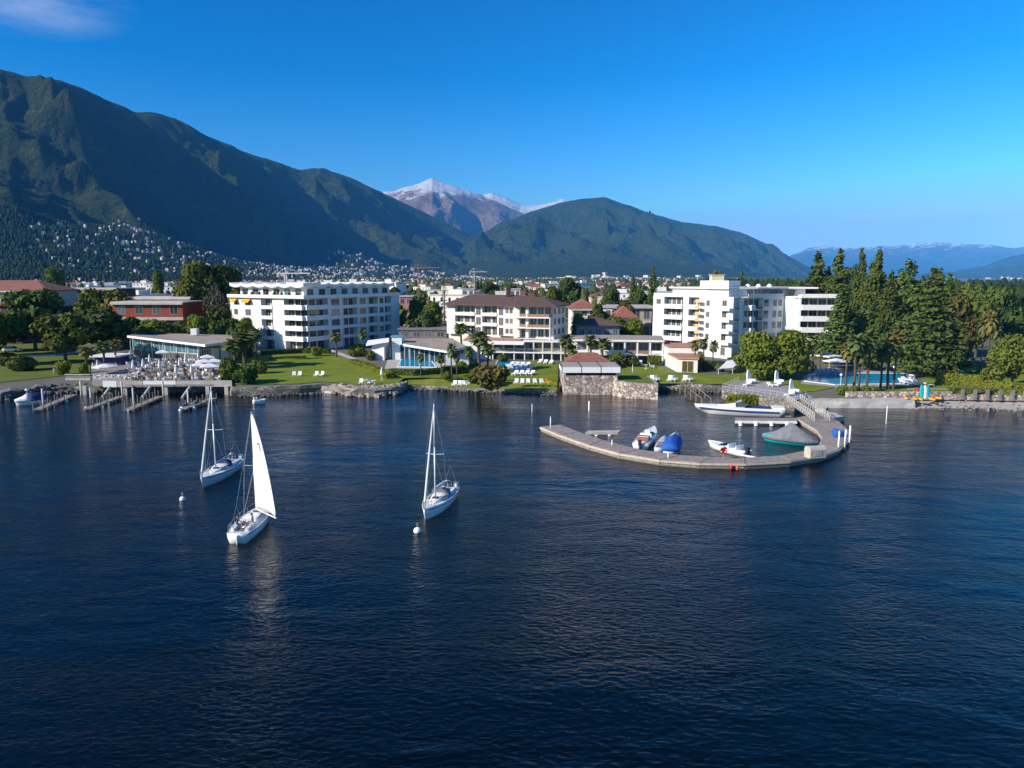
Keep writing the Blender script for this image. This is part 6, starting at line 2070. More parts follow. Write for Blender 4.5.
# ------------------------------------------------------------------ floating breakwater pier
PZ = 0.75
outer = [(540.5, 426.5), (560, 434.5), (590, 445), (620, 453), (660, 459.5), (700, 462.5), (745, 463), (790, 460.5), (820, 456), (838, 449.5), (850.5, 437.5), (848, 430), (838, 421), (824, 412.5)]
inner = [(560, 424.5), (578, 431.5), (603, 440), (640, 449.5), (680, 455), (712, 457), (745, 457.5), (780, 455.5), (806, 450.5), (820, 444), (822.5, 437), (817, 430), (806, 423.5), (796, 417.5)]
po = [W(x, y, PZ)[:2] for x, y in outer]; pi_ = [W(x, y, PZ)[:2] for x, y in inner]
pier = empty('floating_pier', (po[6][0], po[6][1], 0), 0, 'curved grey floating pier sheltering the small boats', 'pier')
for k in range(len(po) - 1):
    a, b, c, d = po[k], po[k + 1], pi_[k + 1], pi_[k]
    g = 0.012
    m = MB(); m.prism([tuple(a + (b - a) * g), tuple(b - (b - a) * g), tuple(c - (c - d) * g), tuple(d + (c - d) * g)], .12, PZ); rel_build(m, 'deck_section', WOOD, pier)
m = MB()
for k in range(len(po) - 1):
    F = Frame(po[k], po[k + 1]); m.fbox(F, 0, F.L, .01, .14, PZ - .30, PZ - .08)
    F = Frame(pi_[k + 1], pi_[k]); m.fbox(F, 0, F.L, .01, .10, PZ - .22, PZ - .06)
rel_build(m, 'fender_strip', mat('pale_fender_timber', (.55, .47, .38), .85, .12, 1.5), pier)
m = MB()
for k in range(len(po) - 1):
    m.prism([tuple(p) for p in (po[k] * .98 + pi_[k] * .02, po[k + 1] * .98 + pi_[k + 1] * .02, pi_[k + 1] * .98 + po[k + 1] * .02, pi_[k] * .98 + po[k] * .02)], -.6, .118)
rel_build(m, 'pontoon', DKCONC, pier)
# narrow walkway back towards the sun terrace
wk = empty('walkway', (*W(796, 418, PZ)[:2], 0), 0, 'narrow floating walkway with white edge in front of the long speedboat', 'walkway')
a = [W(735, 420.5, PZ)[:2], W(797, 421, PZ)[:2], W(797, 418, PZ)[:2], W(735, 417.5, PZ)[:2]]
m = MB(); m.prism([tuple(p) for p in a], .25, PZ - .01); rel_build(m, 'deck', WOOD, wk)
F = Frame(a[0], a[1]); m = MB(); m.fbox(F, 0, F.L, .01, .1, .35, PZ - .02); rel_build(m, 'edge_strip', WHITE, wk)
for k in range(4):
    m = MB(); x, y = F.p((k + .35) * F.L / 4, .25); m.lathe([(.12, -.1), (.3, .05), (.3, .5), (.12, .62)], 10, (x, y, 0)); rel_build(m, 'fender', WPLAST, wk)
# small finger pontoon
a = [W(585, 433, .4)[:2], W(618, 432.6, .4)[:2], W(621, 430.6, .4)[:2], W(588, 431, .4)[:2]]
fp = empty('finger_pontoon', (*a[0], 0), 0, 'short finger pontoon sticking out from the inner side of the curved pier', 'pontoon')
m = MB(); m.prism([tuple(p) for p in a], .15, .45); rel_build(m, 'deck', CONC, fp)
for k in (.35, .75):
    q = a[0] + (a[1] - a[0]) * k; m = MB(); m.lathe([(.15, -.4), (.25, -.1), (.25, .12)], 10, (q[0], q[1], 0)); rel_build(m, 'float', WPLAST, fp)

# things standing on the pier
def on_pier(px, py): return W(px, py, PZ)
p = on_pier(815, 457)
bx = empty('dock_box', tuple(p), .25, 'grey beige dock cabinet with rounded lid on the curved pier', 'cabinet')
MB().loft([[(x, y, z) for y, z in ((-.6, 0), (-.6, 1.0), (-.45, 1.28), (0, 1.4), (.45, 1.28), (.6, 1.0), (.6, 0))] for x in (-1.1, 1.1)]).build('body', mat('dock_box_beige', (.48, .44, .38), .7, .1, 1.5), bx)
m = MB(); m.box(-.5, .5, -.63, -.602, .25, .95); m.build('door', mat('dock_box_door', (.42, .40, .36), .6, .1, 1.5), bx)
p = on_pier(836, 437)
for k, (dx, dy, h) in enumerate(((0, 0, 1.0), (.8, .3, .8), (.3, .9, .9))):
    o = MB().lathe([(.36, 0), (.40, .06), (.40, h - .08), (.34, h), (.05, h + .02)], 14).build('barrel', BLUEC, None, True, loc=(p[0] + dx, p[1] + dy, PZ))
    tag(o, 'blue plastic barrel in the cluster on the right bend of the curved pier', 'barrel', 'blue barrels on the curved pier')
for k, (x, y) in enumerate(((838.5, 447), (845, 445.5), (849.5, 441))):
    p = on_pier(x, y)
    o = MB().path([(0, 0, -.6), (0, 0, 1.95), (0, 0, 2.1)], [.12, .12, .08], 10).build('mooring_post', WPLAST, None, True, loc=tuple(p))
    tag(o, 'thick white mooring post at the right bend of the curved pier', 'post', 'white mooring posts on the pier bend')
for k, (x, y) in enumerate(((550.5, 428.5), (612, 445.5), (668, 458))):
    p = on_pier(x, y)
    o = MB().path([(0, 0, -.3), (0, 0, 1.6 if k == 0 else .7), (0, 0, 1.75 if k == 0 else .8)], [.07, .07, .04], 8).build('mooring_post', WPLAST, None, True, loc=tuple(p))
    tag(o, ['thin pale post on the left end of the curved pier', 'short pale post on the pier beside the finger pontoon', 'short pale post on the pier between the moored boats'][k], 'post')
p = on_pier(723.5, 459.5)
lb = empty('lifebuoy', (p[0], p[1], PZ), 0, 'red lifebuoy on a stand at the middle of the curved pier', 'lifebuoy')
m = MB(); m.tube((0, .12, 0), (0, .12, 1.5), .05, n=8); m.build('stand', STEEL, lb)
m = MB()
for k in range(18):
    a0, a1 = 2 * pi * k / 18, 2 * pi * (k + 1) / 18
    m.tube((.34 * cos(a0), 0, 1.15 + .34 * sin(a0)), (.34 * cos(a1), 0, 1.15 + .34 * sin(a1)), .11, n=8, mi=1 if k % 5 == 0 else 0, caps=False)
m.build('ring', [REDP, WPLAST], lb)
m = MB(); m.lathe([(.30, -.02), (.30, .02)], 14); m.v = [(x, .06 + z, 1.15 + y) for x, y, z in m.v]; m.build('backboard', REDP, lb)
for k, x in enumerate((731, 737)):
    p = W(x, 467.8 if k else 467, .25)
    o = MB().loft([[(r * cos(a), r * sin(a), z) for a in [2 * pi * q / 10 for q in range(10)]] for r, z in ((.05, -.28), (.18, -.18), (.18, .16), (.05, .28))]).build('fender', ORANGE if k else REDP, None, True, loc=(p[0], p[1] - .15, .25))
    tag(o, ['red fender hanging on the outer edge of the curved pier', 'orange fender hanging on the outer edge of the curved pier'][k], 'fender')

# boats in the shelter
r, L_, rz_ = small_boat('white open motorboat with brown seats moored bow out inside the curved pier', (640, 450), (654, 433.5), B=2.3, free=.8)
m = MB(); m.box(-.3, .35, -.35, .35, .8, 1.6); m.build('console', GEL, r)
m = MB(); m.box(-L_ * .36, -L_ * .22, -.8, .8, .9, 1.35); m.build('stern_cushion', mat('brown_cushion', (.28, .10, .06), .8, .1, 2), r)
md, rz_, L_ = heading((670, 455), (676, 438.5))
r = empty('covered_boat', (md[0], md[1], 0), rz_, 'motorboat wrapped in a bright blue tarpaulin inside the curved pier', 'boat')
rings, ts, b, sh = hull_rings(L_, 2.1, .75, .3, .9, 12)
MB().loft(rings).build('hull', GEL, r, True)
MB().loft([[(-L_ / 2 + L_ * t, w, z) for w, z in ((1.14 * k, .5), (1.10 * k, .85), (.6 * k, zz * .86), (.05, zz), (-.05, zz), (-.6 * k, zz * .86), (-1.10 * k, .85), (-1.14 * k, .5))] for t, k, zz in ((-.01, .9, 1.25), (.08, 1.0, 1.5), (.5, 1.0, 1.6), (.62, .95, 1.2), (.9, .45, 1.0), (1.0, .08, .95))]).build('tarpaulin', BLUEC, r, True)
md, rz_, L_ = heading((658, 453), (665, 440))
r = empty('dinghy', (md[0], md[1], 0), rz_, 'narrow grey white dinghy squeezed beside the blue wrapped boat', 'boat')
rings, ts, b, sh = hull_rings(L_, 1.25, .55, .2, .8, 10)
MB().loft(rings).build('hull', GELGREY, r, True)
m = MB(); m.box(-L_ * .42, L_ * .28, -.42, .42, .35, .60); m.build('inside', GREYC, r)
for k in (-.2, .1):
    m = MB(); m.box(L_ * k, L_ * k + .25, -.5, .5, .58, .66); m.build('thwart', WOOD, r)
r, L_, rz_ = small_boat('low white speedboat lying slantwise at the red lifebuoy', (746, 456.5), (708, 446), B=2.2, free=.6)
m = MB(); m.tube((-L_ * .5, .9, .3), (-L_ * .5 - 2.6, .3, .35), .12, n=6); m.build('gangplank', WHITE, r)
md, rz_, L_ = heading((818, 446), (762, 440))
r = empty('covered_boat', (md[0], md[1], 0), rz_, 'boat under a tent of grey canvas with turquoise hull inside the pier bend', 'boat')
rings, ts, b, sh = hull_rings(L_, 2.6, .75, .35, .8, 14)
MB().loft(rings).build('hull', TURQ, r, True)
MB().loft([[(-L_ / 2 + L_ * t, w, z) for w, z in ((1.38 * k, .40), (1.34 * k, .85), (.55 * k, zz * .72), (.03, zz), (-.03, zz), (-.55 * k, zz * .72), (-1.34 * k, .85), (-1.38 * k, .40))] for t, k, zz in ((-.01, .80, 1.0), (.2, .98, 1.4), (.44, 1.02, 2.7), (.50, 1.0, 2.75), (.75, .8, 1.5), (.92, .4, 1.1), (1.0, .08, .95))]).build('canvas_tent', GREYC, r, True)

md, rz_, L_ = heading((784, 416.5), (694, 412.5))
r = empty('speedboat', (md[0], md[1], 0), rz_, 'long sleek grey white speedboat with dark side stripe moored by the sun terrace', 'boat')
rings, ts, b, sh = hull_rings(L_, 3.2, 1.25, .4, .92, 18, .22, .3)
MB().loft(rings).build('hull', mat('silver_white_hull', (.60, .60, .60), .3, .04, 1, spec=.5), r, True)
m = MB()
for i in range(1, len(ts) - 2):
    for s in (1, -1):
        x0, x1 = -L_ / 2 + L_ * ts[i], -L_ / 2 + L_ * ts[i + 1]
        z0_, z1_ = .50 + .22 * ts[i], .50 + .22 * ts[i + 1]
        m.add([(x0, s * (b[i] * 1.005 + .012), sh[i] * .5), (x1, s * (b[i + 1] * 1.005 + .012), sh[i + 1] * .5), (x1, s * (b[i + 1] + .02), sh[i + 1] * .72), (x0, s * (b[i] + .02), sh[i] * .72)], [(0, 1, 2, 3)])
m.build('side_stripe', NAVY, r)
deck_strip(L_, ts, b, sh, .08, .03, .42, 1.0).build('foredeck', GEL, r)
MB().loft([[(-L_ / 2 + L_ * t, w, z) for w, z in ((1.1 * k, 1.2), (.9 * k, zz), (-.9 * k, zz), (-1.1 * k, 1.2))] for t, k, zz in ((.43, 1, 1.9), (.50, .95, 1.95), (.62, .7, 1.65), (.74, .4, 1.42))]).build('cabin_top', GEL, r, True)
MB().loft([[(-L_ / 2 + L_ * t, w, z) for w, z in ((1.15 * k, 1.45), (.96 * k, zz), (-.96 * k, zz), (-1.15 * k, 1.45))] for t, k, zz in ((.44, 1, 2.0), (.455, 1, 2.35), (.47, .98, 2.35), (.54, .93, 1.98))]).build('windscreen', GLASS, r)
m = MB(); m.box(-L_ * .46, -L_ * .06, -1.2, 1.2, .9, 1.33); m.build('cockpit_cover', NAVY, r)
m = MB(); m.box(-L_ * .495, -L_ * .36, -1.35, 1.35, 1.2, 1.52); m.build('sun_pad', WPLAST, r)
m = MB(); m.box(-L_ * .5 - .9, -L_ * .5, -1.3, 1.3, .22, .34); m.build('swim_platform', WOOD, r)

md, rz_, L_ = heading((46, 402.5), (15, 406))
r = empty('covered_boat', (md[0], md[1], 0), rz_, 'motorboat under a dark blue cover with white foredeck moored at the left rocky shore', 'boat')
rings, ts, b, sh = hull_rings(L_, 2.6, .85, .35, .88, 14)
MB().loft(rings).build('hull', GEL, r, True)
MB().loft([[(-L_ / 2 + L_ * t, w, z) for w, z in ((1.34 * k, .7), (1.25 * k, 1.0), (.7 * k, zz), (-.7 * k, zz), (-1.25 * k, 1.0), (-1.34 * k, .7))] for t, k, zz in ((-.01, .9, 1.3), (.2, 1, 1.75), (.45, 1, 2.0), (.57, .96, 1.95))]).build('boat_cover', NAVY, r, True)
MB().loft([[(-L_ / 2 + L_ * t, w, z) for w, z in ((1.36 * k, .7), (1.26 * k, 1.0), (.7 * k, zz), (-.7 * k, zz), (-1.26 * k, 1.0), (-1.36 * k, .7))] for t, k, zz in ((.572, .95, 1.93), (.70, .85, 1.5), (.88, .48, 1.25), (1.0, .06, 1.15))]).build('foredeck', WCANV, r, True)
m = MB(); m.tube((L_ * .08, 0, 1.9), (L_ * .08, 0, 2.5), .05, n=6); m.lathe([(.05, 2.4), (.3, 2.5), (.3, 2.7), (.1, 2.8)], 10, (L_ * .08, 0, 0)); m.build('radar', WPLAST, r)

# ------------------------------------------------------------------ jetties on the left
JT = [((73.6, 394.6), (37.5, 409.3), 'first timber jetty, beside the covered motorboat at the rocky shore'), ((122, 396), (87.5, 408.3), 'second timber jetty from the left below the terrace corner'),
      ((161, 396), (129, 409.2), 'third timber jetty from the left under the restaurant terrace'), ((214, 398), (183, 408.6), 'fourth timber jetty, with small craft tied to it at the terrace end')]
for k, (a, b, lb) in enumerate(JT):
    A, B2 = W(*a, .5)[:2], W(*b, .5)[:2]
    o = empty('jetty', (*B2, 0), 0, lb, 'jetty')
    F = Frame(B2, A)
    m = MB(); m.fbox(F, 0, F.L, -.65, .65, .38, .55); rel_build(m, 'deck', WOOD, o)
    for j in range(6):
        for s in (-.78, .78):
            m = MB(); x, y = F.p(.4 + j * (F.L - 1) / 5, s); m.tube((x, y, -1.2), (x, y, 1.5 + .25 * ((j * 3 + k) % 3)), .09, n=7); rel_build(m, 'pile', PALEBARK, o)
for k, (x, y, h) in enumerate(((43.5, 405.5, 3.0), (81.5, 396, 2.9), (91.5, 405.6, 3.1), (122.5, 396, 2.9), (134, 406, 3.2), (163.5, 396, 2.9), (188.5, 405, 2.9))):
    pole(x, y, h, ['tall pale post by the first jetty next to the covered motorboat', 'tall pale post at the shore end between first and second jetty', 'tall pale post at the outer end of the second jetty', 'tall pale post where the second jetty meets the terrace', 'tall pale post at the outer end of the third jetty', 'tall pale post where the third jetty meets the terrace', 'tall pale post at the outer end of the fourth jetty'][k], mat('pale_post', (.55, .52, .48), .8, .12, 2), .16)
for k, (x, y) in enumerate(((49, 407), (56, 404.5), (66, 401.5), (104, 403.5), (110, 401.5), (86, 409), (148, 403), (129.5, 410), (181, 410.5), (194, 409))):
    p = W(x, y, .1)
    o = MB().lathe([(.1, -.2), (.33, 0), (.36, .2), (.28, .42), (.08, .52)], 12).build('buoy', WPLAST, None, True, loc=(p[0], p[1], 0))
    tag(o, 'white ball float tied among the timber jetties under the restaurant', 'buoy', 'white floats along the jetties')
for k, (a, b) in enumerate((((191, 408), (200, 404.5)), ((183, 409.5), (188, 407.5)))):
    md, rz_, L_ = heading(a, b)
    o = empty('water_scooter', (md[0], md[1], 0), rz_, ['white and dark water scooter under cover at the fourth jetty', 'small white tender at the very end of the fourth jetty'][k], 'watercraft')
    rings, ts, b_, sh = hull_rings(max(2.6, L_), 1.1, .45, .15, .8, 10); MB().loft(rings).build('hull', GEL, o, True)
    q = max(2.6, L_)
    MB().loft([[(-q / 2 + q * t, w, z) for w, z in ((.38, .42), (.26, zz), (-.26, zz), (-.38, .42))] for t, zz in ((.08, .75), (.45, .8), (.55, 1.0), (.7, .85), (.85, .55))]).build('saddle_cover', GREYC if k == 0 else NAVY, o, True)

# stairs jetty in the middle and the railed gangway
A, B2 = W(684, 387, 1.3)[:2], W(707, 404, .4)[:2]
sj = empty('landing_stage', (*B2, 0), 0, 'sloping wooden landing stage with posts in front of the slatted garden wing', 'jetty')
F = Frame(B2, A)
N = 9
m = MB()
for j in range(N):
    z = .35 + 1.1 * j / (N - 1)
    m.fbox(F, j * F.L / N, (j + 1) * F.L / N - .02, -.7, .7, z - .12, z)
rel_build(m, 'steps', DKWOOD, sj)
for j in range(5):
    for s in (-.8, .8):
        x, y = F.p(.3 + j * (F.L - .6) / 4, s); z = .35 + 1.1 * j / 4
        m = MB(); m.tube((x, y, -1.3), (x, y, z + 1.0), .09, n=7); rel_build(m, 'post', PALEBARK, sj)
m = MB()
for s in (-.8, .8):
    m.tube((*F.p(.3, s), 1.3), (*F.p(F.L - .3, s), 2.4), .05, n=6)
rel_build(m, 'handrail', WOOD, sj)

RAILG = mat('weathered_rail', (.52, .50, .47), .7, .15, 2)
tr_ = [(722, 389), (735, 391), (770, 396.5), (795, 400.5), (806, 397), (800, 391), (788, 385.5), (752, 380), (738, 381)]
TZ = 1.85
tp = [W(x, y, TZ)[:2] for x, y in tr_]
ter = empty('sun_terrace', (*tp[0], 0), 0, 'grey paved sun terrace with white railing posts above the yellow hedge', 'terrace')
m = MB(); m.prism([tuple(p) for p in tp], -.5, TZ, 1, 0); rel_build(m, 'paving', [PAVE, DKSTONE], ter)
for (i0, i1) in ((0, 1), (1, 2), (2, 3), (3, 4), (8, 0)):
    F = Frame(tp[i0], tp[i1]); n = max(2, int(F.L / 1.1))
    m = MB()
    for j in range(n + 1):
        x, y = F.p(min(F.L - .05, .05 + j * F.L / n), -.12); m.tube((x, y, TZ), (x, y, TZ + 1.0), .028, n=6)
    for z in (.5, .98): m.tube((*F.p(0, -.12), TZ + z), (*F.p(F.L, -.12), TZ + z), .022, n=5)
    rel_build(m, 'railing', RAILG, ter)
A, B2 = W(793, 402, 1.7)[:2], W(822, 421, PZ + .1)[:2]
gw = empty('gangway', (*B2, 0), 0, 'sloping gangway with tall lattice railings between sun terrace and curved pier', 'gangway')
F = Frame(B2, A)
z0_, z1_ = PZ + .15, 1.85
zf = lambda u: z0_ + (z1_ - z0_) * u / F.L
m = MB(); q = [F.p(0, 1.1), F.p(F.L, 1.1), F.p(F.L, -1.1), F.p(0, -1.1)]
m.prism(q, [z0_ - .12, z1_ - .12, z1_ - .12, z0_ - .12], [z0_, z1_, z1_, z0_]); rel_build(m, 'deck', WOOD, gw)
for s in (1.15, -1.15):
    m = MB(); n = int(F.L / .9)
    for j in range(n + 1):
        u = j * F.L / n; x, y = F.p(u, s); m.tube((x, y, zf(u) - .1), (x, y, zf(u) + 1.15), .035, n=6)
        if j < n:
            u2 = (j + 1) * F.L / n
            m.tube((x, y, zf(u)), (*F.p(u2, s), zf(u2) + 1.1), .03, n=5); m.tube((x, y, zf(u) + 1.1), (*F.p(u2, s), zf(u2)), .03, n=5)
    m.tube((*F.p(0, s), z0_ + 1.13), (*F.p(F.L, s), z1_ + 1.13), .05, n=6); m.tube((*F.p(0, s), z0_ + .6), (*F.p(F.L, s), z1_ + .6), .03, n=5)
    rel_build(m, 'railing', RAILG, gw)
for k, (x, y) in enumerate(((829, 413.5), (835, 417), (822, 409))):
    p = W(x, y, .6); s = MB(); s.loft([[(w, q, z) for w, q in ((-1.3, -.7), (1.2, -.8), (1.35, .7), (-1.2, .8))] for z in (-1.2, .55 + .12 * k, .62 + .12 * k)])
    tag(s.build('mooring_block', CONC, None, loc=(p[0], p[1], 0), rz=.5 * k), ['middle one of three square concrete blocks beside the gangway foot', 'concrete block nearest the pier beside the gangway foot', 'concrete block nearest the quay beside the gangway foot'][k], 'block')
# ------------------------------------------------------------------ garden furniture, parasols
def ground_at(px, py, z=None):
    p = W(px, py, GZ + .1 if z is None else z)
    return (p[0], p[1], (gz(p[0], p[1]) + .10) if z is None else z)


lm = MB()                                     # a flat sun lounger with raised back, head towards +y
lm.box(-.34, .34, -.95, .35, .28, .38); lm.hexa([(-.34, .36, .28), (.34, .36, .28), (.34, .98, .62), (-.34, .98, .62), (-.34, .34, .37), (.34, .34, .37), (.34, .94, .72), (-.34, .94, .72)])
for x in (-.3, .3):
    for y in (-.85, .3): lm.box(x - .04, x + .04, y - .04, y + .04, 0, .279)
LOUNGE = lm.mesh('sun_lounger', WPLAST)
lm = MB()
lm.box(-.36, .36, -.38, .38, .30, .40); lm.hexa([(-.36, .30, .38), (.36, .30, .38), (.36, .42, .38), (-.36, .42, .38), (-.36, .52, 1.05), (.36, .52, 1.05), (.36, .62, 1.03), (-.36, .62, 1.03)])
for x in (-.40, .34): lm.box(x, x + .06, -.40, .42, .55, .60)
for x in (-.36, .30):
    for y in (-.36, .32): lm.box(x, x + .06, y, y + .06, 0, .299)
CHAIR = lm.mesh('garden_chair', WPLAST)
lm = MB(); lm.lathe([(.05, .72), (.42, .72), (.42, .76), (.05, .765)], 14); lm.tube((0, 0, .03), (0, 0, .72), .04, n=6); lm.lathe([(.3, 0), (.3, .03), (.05, .06)], 12)
TABLE = lm.mesh('garden_table', WPLAST)


def put(me, name, loc, rz, label, cat, group=None, s=1.0):
    o = obj(name, me, None, loc, rz); o.scale = (s, s, s)
    return tag(o, label, cat, group)


G = 'white loungers by the outdoor pool of the cream hotel'
for r_, y in enumerate((366.5, 370.5, 375)):
    for k, x in enumerate((513, 518.5, 524, 529.5)):
        put(LOUNGE, 'sun_lounger', ground_at(x + (r_ - 1) * 2.2, y), -.35, 'white sun lounger in the rows on the lawn beside the dark blue outdoor pool', 'lounger', G, 1.25)
for k, x in enumerate((527, 532.5, 538)):
    put(LOUNGE, 'sun_lounger', ground_at(x + 13, 363.5 + .4 * k), -.2, 'white sun lounger in the row under the cream hotel terrace', 'lounger', 'loungers under the cream hotel terrace', 1.2)
for k, x in enumerate((516, 522, 528, 535, 542)):
    put(CHAIR, 'garden_chair', ground_at(x, 384), .15 * k - .3, 'white chair in the line along the lake wall before the lounger rows', 'chair', 'white chairs along the wall left of the boathouse', 1.0)
for k, (x, y) in enumerate(((493.5, 369), (498.5, 369))):
    put(CHAIR, 'garden_chair', ground_at(x + 14, y), .2, 'pale blue white chair at the pool edge next to the lounger rows', 'chair', 'two chairs at the outdoor pool edge', 1.0)
put(CHAIR, 'garden_chair', ground_at(549, 384), .6, 'yellowish chair at the end of the chair line, nearest the boathouse', 'chair', None, 1.0).data = (lambda me: (me.materials.__setitem__(0, YELLOWC), me)[1])(CHAIR.copy())
for k, x in enumerate((294, 299.5, 316, 321.5)):
    put(CHAIR, 'garden_chair', ground_at(x, 376.5), .2 - .2 * k, 'white chair on the open lawn before the left hotel, well back from the wall', 'chair', 'white chairs on the left lawn', 1.0)
for k, x in enumerate((361, 365, 370, 374.5)):
    put(CHAIR if k % 2 == 0 else TABLE, 'garden_chair' if k % 2 == 0 else 'garden_table', ground_at(x, 384), .4 * k, 'white chair of the seating above the rocky bulge' if k % 2 == 0 else 'white table of the seating above the rocky bulge', 'chair' if k % 2 == 0 else 'table', 'seating above the rocky bulge', 1.0)
for k, x in enumerate((454, 459, 463, 467.5)):
    put(CHAIR, 'garden_chair', ground_at(x, 386), .3 * k - .4, 'white chair at the low wall left of the large reddish shrub', 'chair', 'white chairs left of the reddish shrub', 1.0)
for k, x in enumerate((651, 657, 669.5, 675, 684.5, 690)):
    put(CHAIR, 'garden_chair', ground_at(x, 381.5), (-.5, .5)[k % 2], 'white chair in the pairs above the lake wall right of the boathouse', 'chair', 'white chair pairs right of the boathouse', 1.15)
for k, (x, y) in enumerate(((640.5, 366), (646, 369), (652, 368.5))):
    put(TABLE if k == 1 else CHAIR, 'garden_table' if k == 1 else 'garden_chair', ground_at(x, y), .7 * k, ['white chair below the colonnade, farthest left', 'white table on the lawn below the colonnade', 'white chair beside the creeper covered wall'][k], 'table' if k == 1 else 'chair', None, 1.2)
# tall backed white armchairs on the sun terrace
tm = MB()
tm.box(-.55, .55, -.6, .5, .25, .5); tm.loft([[(-.5 * w, .42 + .12 * z, .48 + z), (.5 * w, .42 + .12 * z, .48 + z), (.5 * w, .62 + .12 * z, .48 + z), (-.5 * w, .62 + .12 * z, .48 + z)] for z, w in ((0, 1), (1.0, .9), (1.7, .55), (1.95, .2))])
tm.box(-.62, -.42, -.62, .6, .2, .8); tm.box(.42, .62, -.62, .6, .2, .8)
THRONE = tm.mesh('high_backed_chair', WPLAST)
for k, (x, y, r_) in enumerate(((747, 386, -.8), (751, 383.5, .6), (771, 386.5, .3), (778, 386, -.7), (779, 384, .5), (789, 396, -.9), (794, 394, .5))):
    p = W(x, y, TZ)
    put(THRONE if k in (1, 4, 6) else LOUNGE, 'high_backed_chair' if k in (1, 4, 6) else 'sun_lounger', (p[0], p[1], TZ), r_,
        ['white lounger at the left end of the sun terrace', 'high backed white chair at the left end of the sun terrace', 'white lounger in the middle of the sun terrace', 'second white lounger in the middle of the sun terrace, nearer the lawn', 'high backed white chair in the middle of the sun terrace', 'white lounger at the gangway end of the sun terrace', 'high backed white chair at the gangway end of the sun terrace'][k], 'chair' if k in (1, 4, 6) else 'lounger', None, 1.05)
BL = lm = None
bl = LOUNGE.copy(); bl.materials[0] = mat('pale_blue_mattress', (.22, .38, .52), .8, .08, 2)
for k in range(6):
    p = W(814 + k * 4.6, 373.5, 1.6)
    o = obj('sun_lounger', bl, None, (p[0], p[1], 1.62), .1); o.scale = (1.2,) * 3
    tag(o, 'pale blue lounger in the shaded row at the far side of the long pool', 'lounger', 'blue loungers at the long pool')
for k, (x, y) in enumerate(((903, 383), (908, 381), (914, 384.5), (922, 386), (928, 386.5), (912, 378))):
    p = W(x, y, 1.6)
    put(LOUNGE, 'sun_lounger', (p[0], p[1], gz(p[0], p[1]) + .1), .5 * k, 'white lounger at the beach end of the long pool by the great cedar', 'lounger', 'white loungers by the great cedar', 1.3)


def parasol(loc, r, h, label, open_=True, m=WCANV, group=None, square=True, thick=.26):
    o = empty('parasol', loc, .4, label, 'parasol', group)
    q = MB(); q.tube((0, 0, 0), (0, 0, h), .045, n=7); q.build('pole', WFRAME, o)
    q = MB(); q.lathe([(.35, 0), (.35, .08), (.08, .12)], 12); q.build('foot', CONC, o)
    c = MB()
    if open_:
        n = 4 if square else 8
        v = [(r * cos(2 * pi * (k + .5) / n), r * sin(2 * pi * (k + .5) / n), h - .55) for k in range(n)]
        vs = v + [(x, y, z - .22) for x, y, z in v] + [(0, 0, h + .05), (0, 0, h - .02)]
        c.add(vs, [(k, (k + 1) % n, 2 * n) for k in range(n)] + [(k, n + k, n + (k + 1) % n, (k + 1) % n) for k in range(n)] + [((k + 1) % n, k, 2 * n + 1) for k in range(n)])
        c.build('canopy', m, o)
    else:
        c.lathe([(.07, h * .35), (thick, h * .42), (thick * .85, h * .62), (thick * .5, h * .85), (.05, h + .06)], 8); c.build('folded_canopy', m, o, True)
    return o


DZ = 2.05
dk_ = lambda px, py: tuple(W(px, py, DZ))
parasol(ground_at(106, 376), 2.5, 2.6, 'open white parasol beside the yellow palm at the terrace corner', square=False)
parasol(dk_(163.5, 361), 2.2, 2.7, 'open cream parasol close to the restaurant glass front')
for k, (x, y, r_) in enumerate(((205, 371, 2.6), (211, 376, 2.7), (199.5, 375, 2.2), (215, 370.5, 2.4), (208, 366, 2.2))):
    parasol(dk_(x, y), r_, 2.6, ['white square parasol in the middle of the parasol group at the terrace end', 'white square parasol of the group nearest the lake', 'white square parasol of the group farthest into the terrace', 'white square parasol of the group beside the big leafy shrub', 'white square parasol of the group nearest the restaurant'][k])
CL = [(133.5, 373.5), (143.5, 372), (176.5, 378.5), (180, 371), (192, 378.5), (199, 362), (130.5, 363.5), (150, 367), (160, 373), (186, 366)]
for k, (x, y) in enumerate(CL):
    parasol(dk_(x, y), 0, 2.9, 'closed white parasol standing folded among the tables of the restaurant terrace', False, group='folded parasols on the restaurant terrace', thick=.34)
parasol(ground_at(382, 380), 0, 2.6, 'closed pale parasol alone on the lawn before the yellow green hedge', False, thick=.36)
parasol(ground_at(632.5, 376), 0, 2.4, 'thin closed parasol on the shaded lawn right of the boathouse', False, thick=.12)
parasol(tuple(W(836, 372, 1.6)), 2.9, 3.0, 'white sail like parasol at the far side of the long pool')
parasol(tuple(W(829, 368, 1.6)), 2.9, 3.4, 'cream parasol against the foot of the stepped hotel')
for k, (x, y) in enumerate(((93.5, 374), (98, 371))):
    parasol(ground_at(x, y), 0, 2.4, ['closed pale parasol beside the stone balustrade', 'second closed parasol, just behind the one beside the balustrade'][k], False, thick=.3)

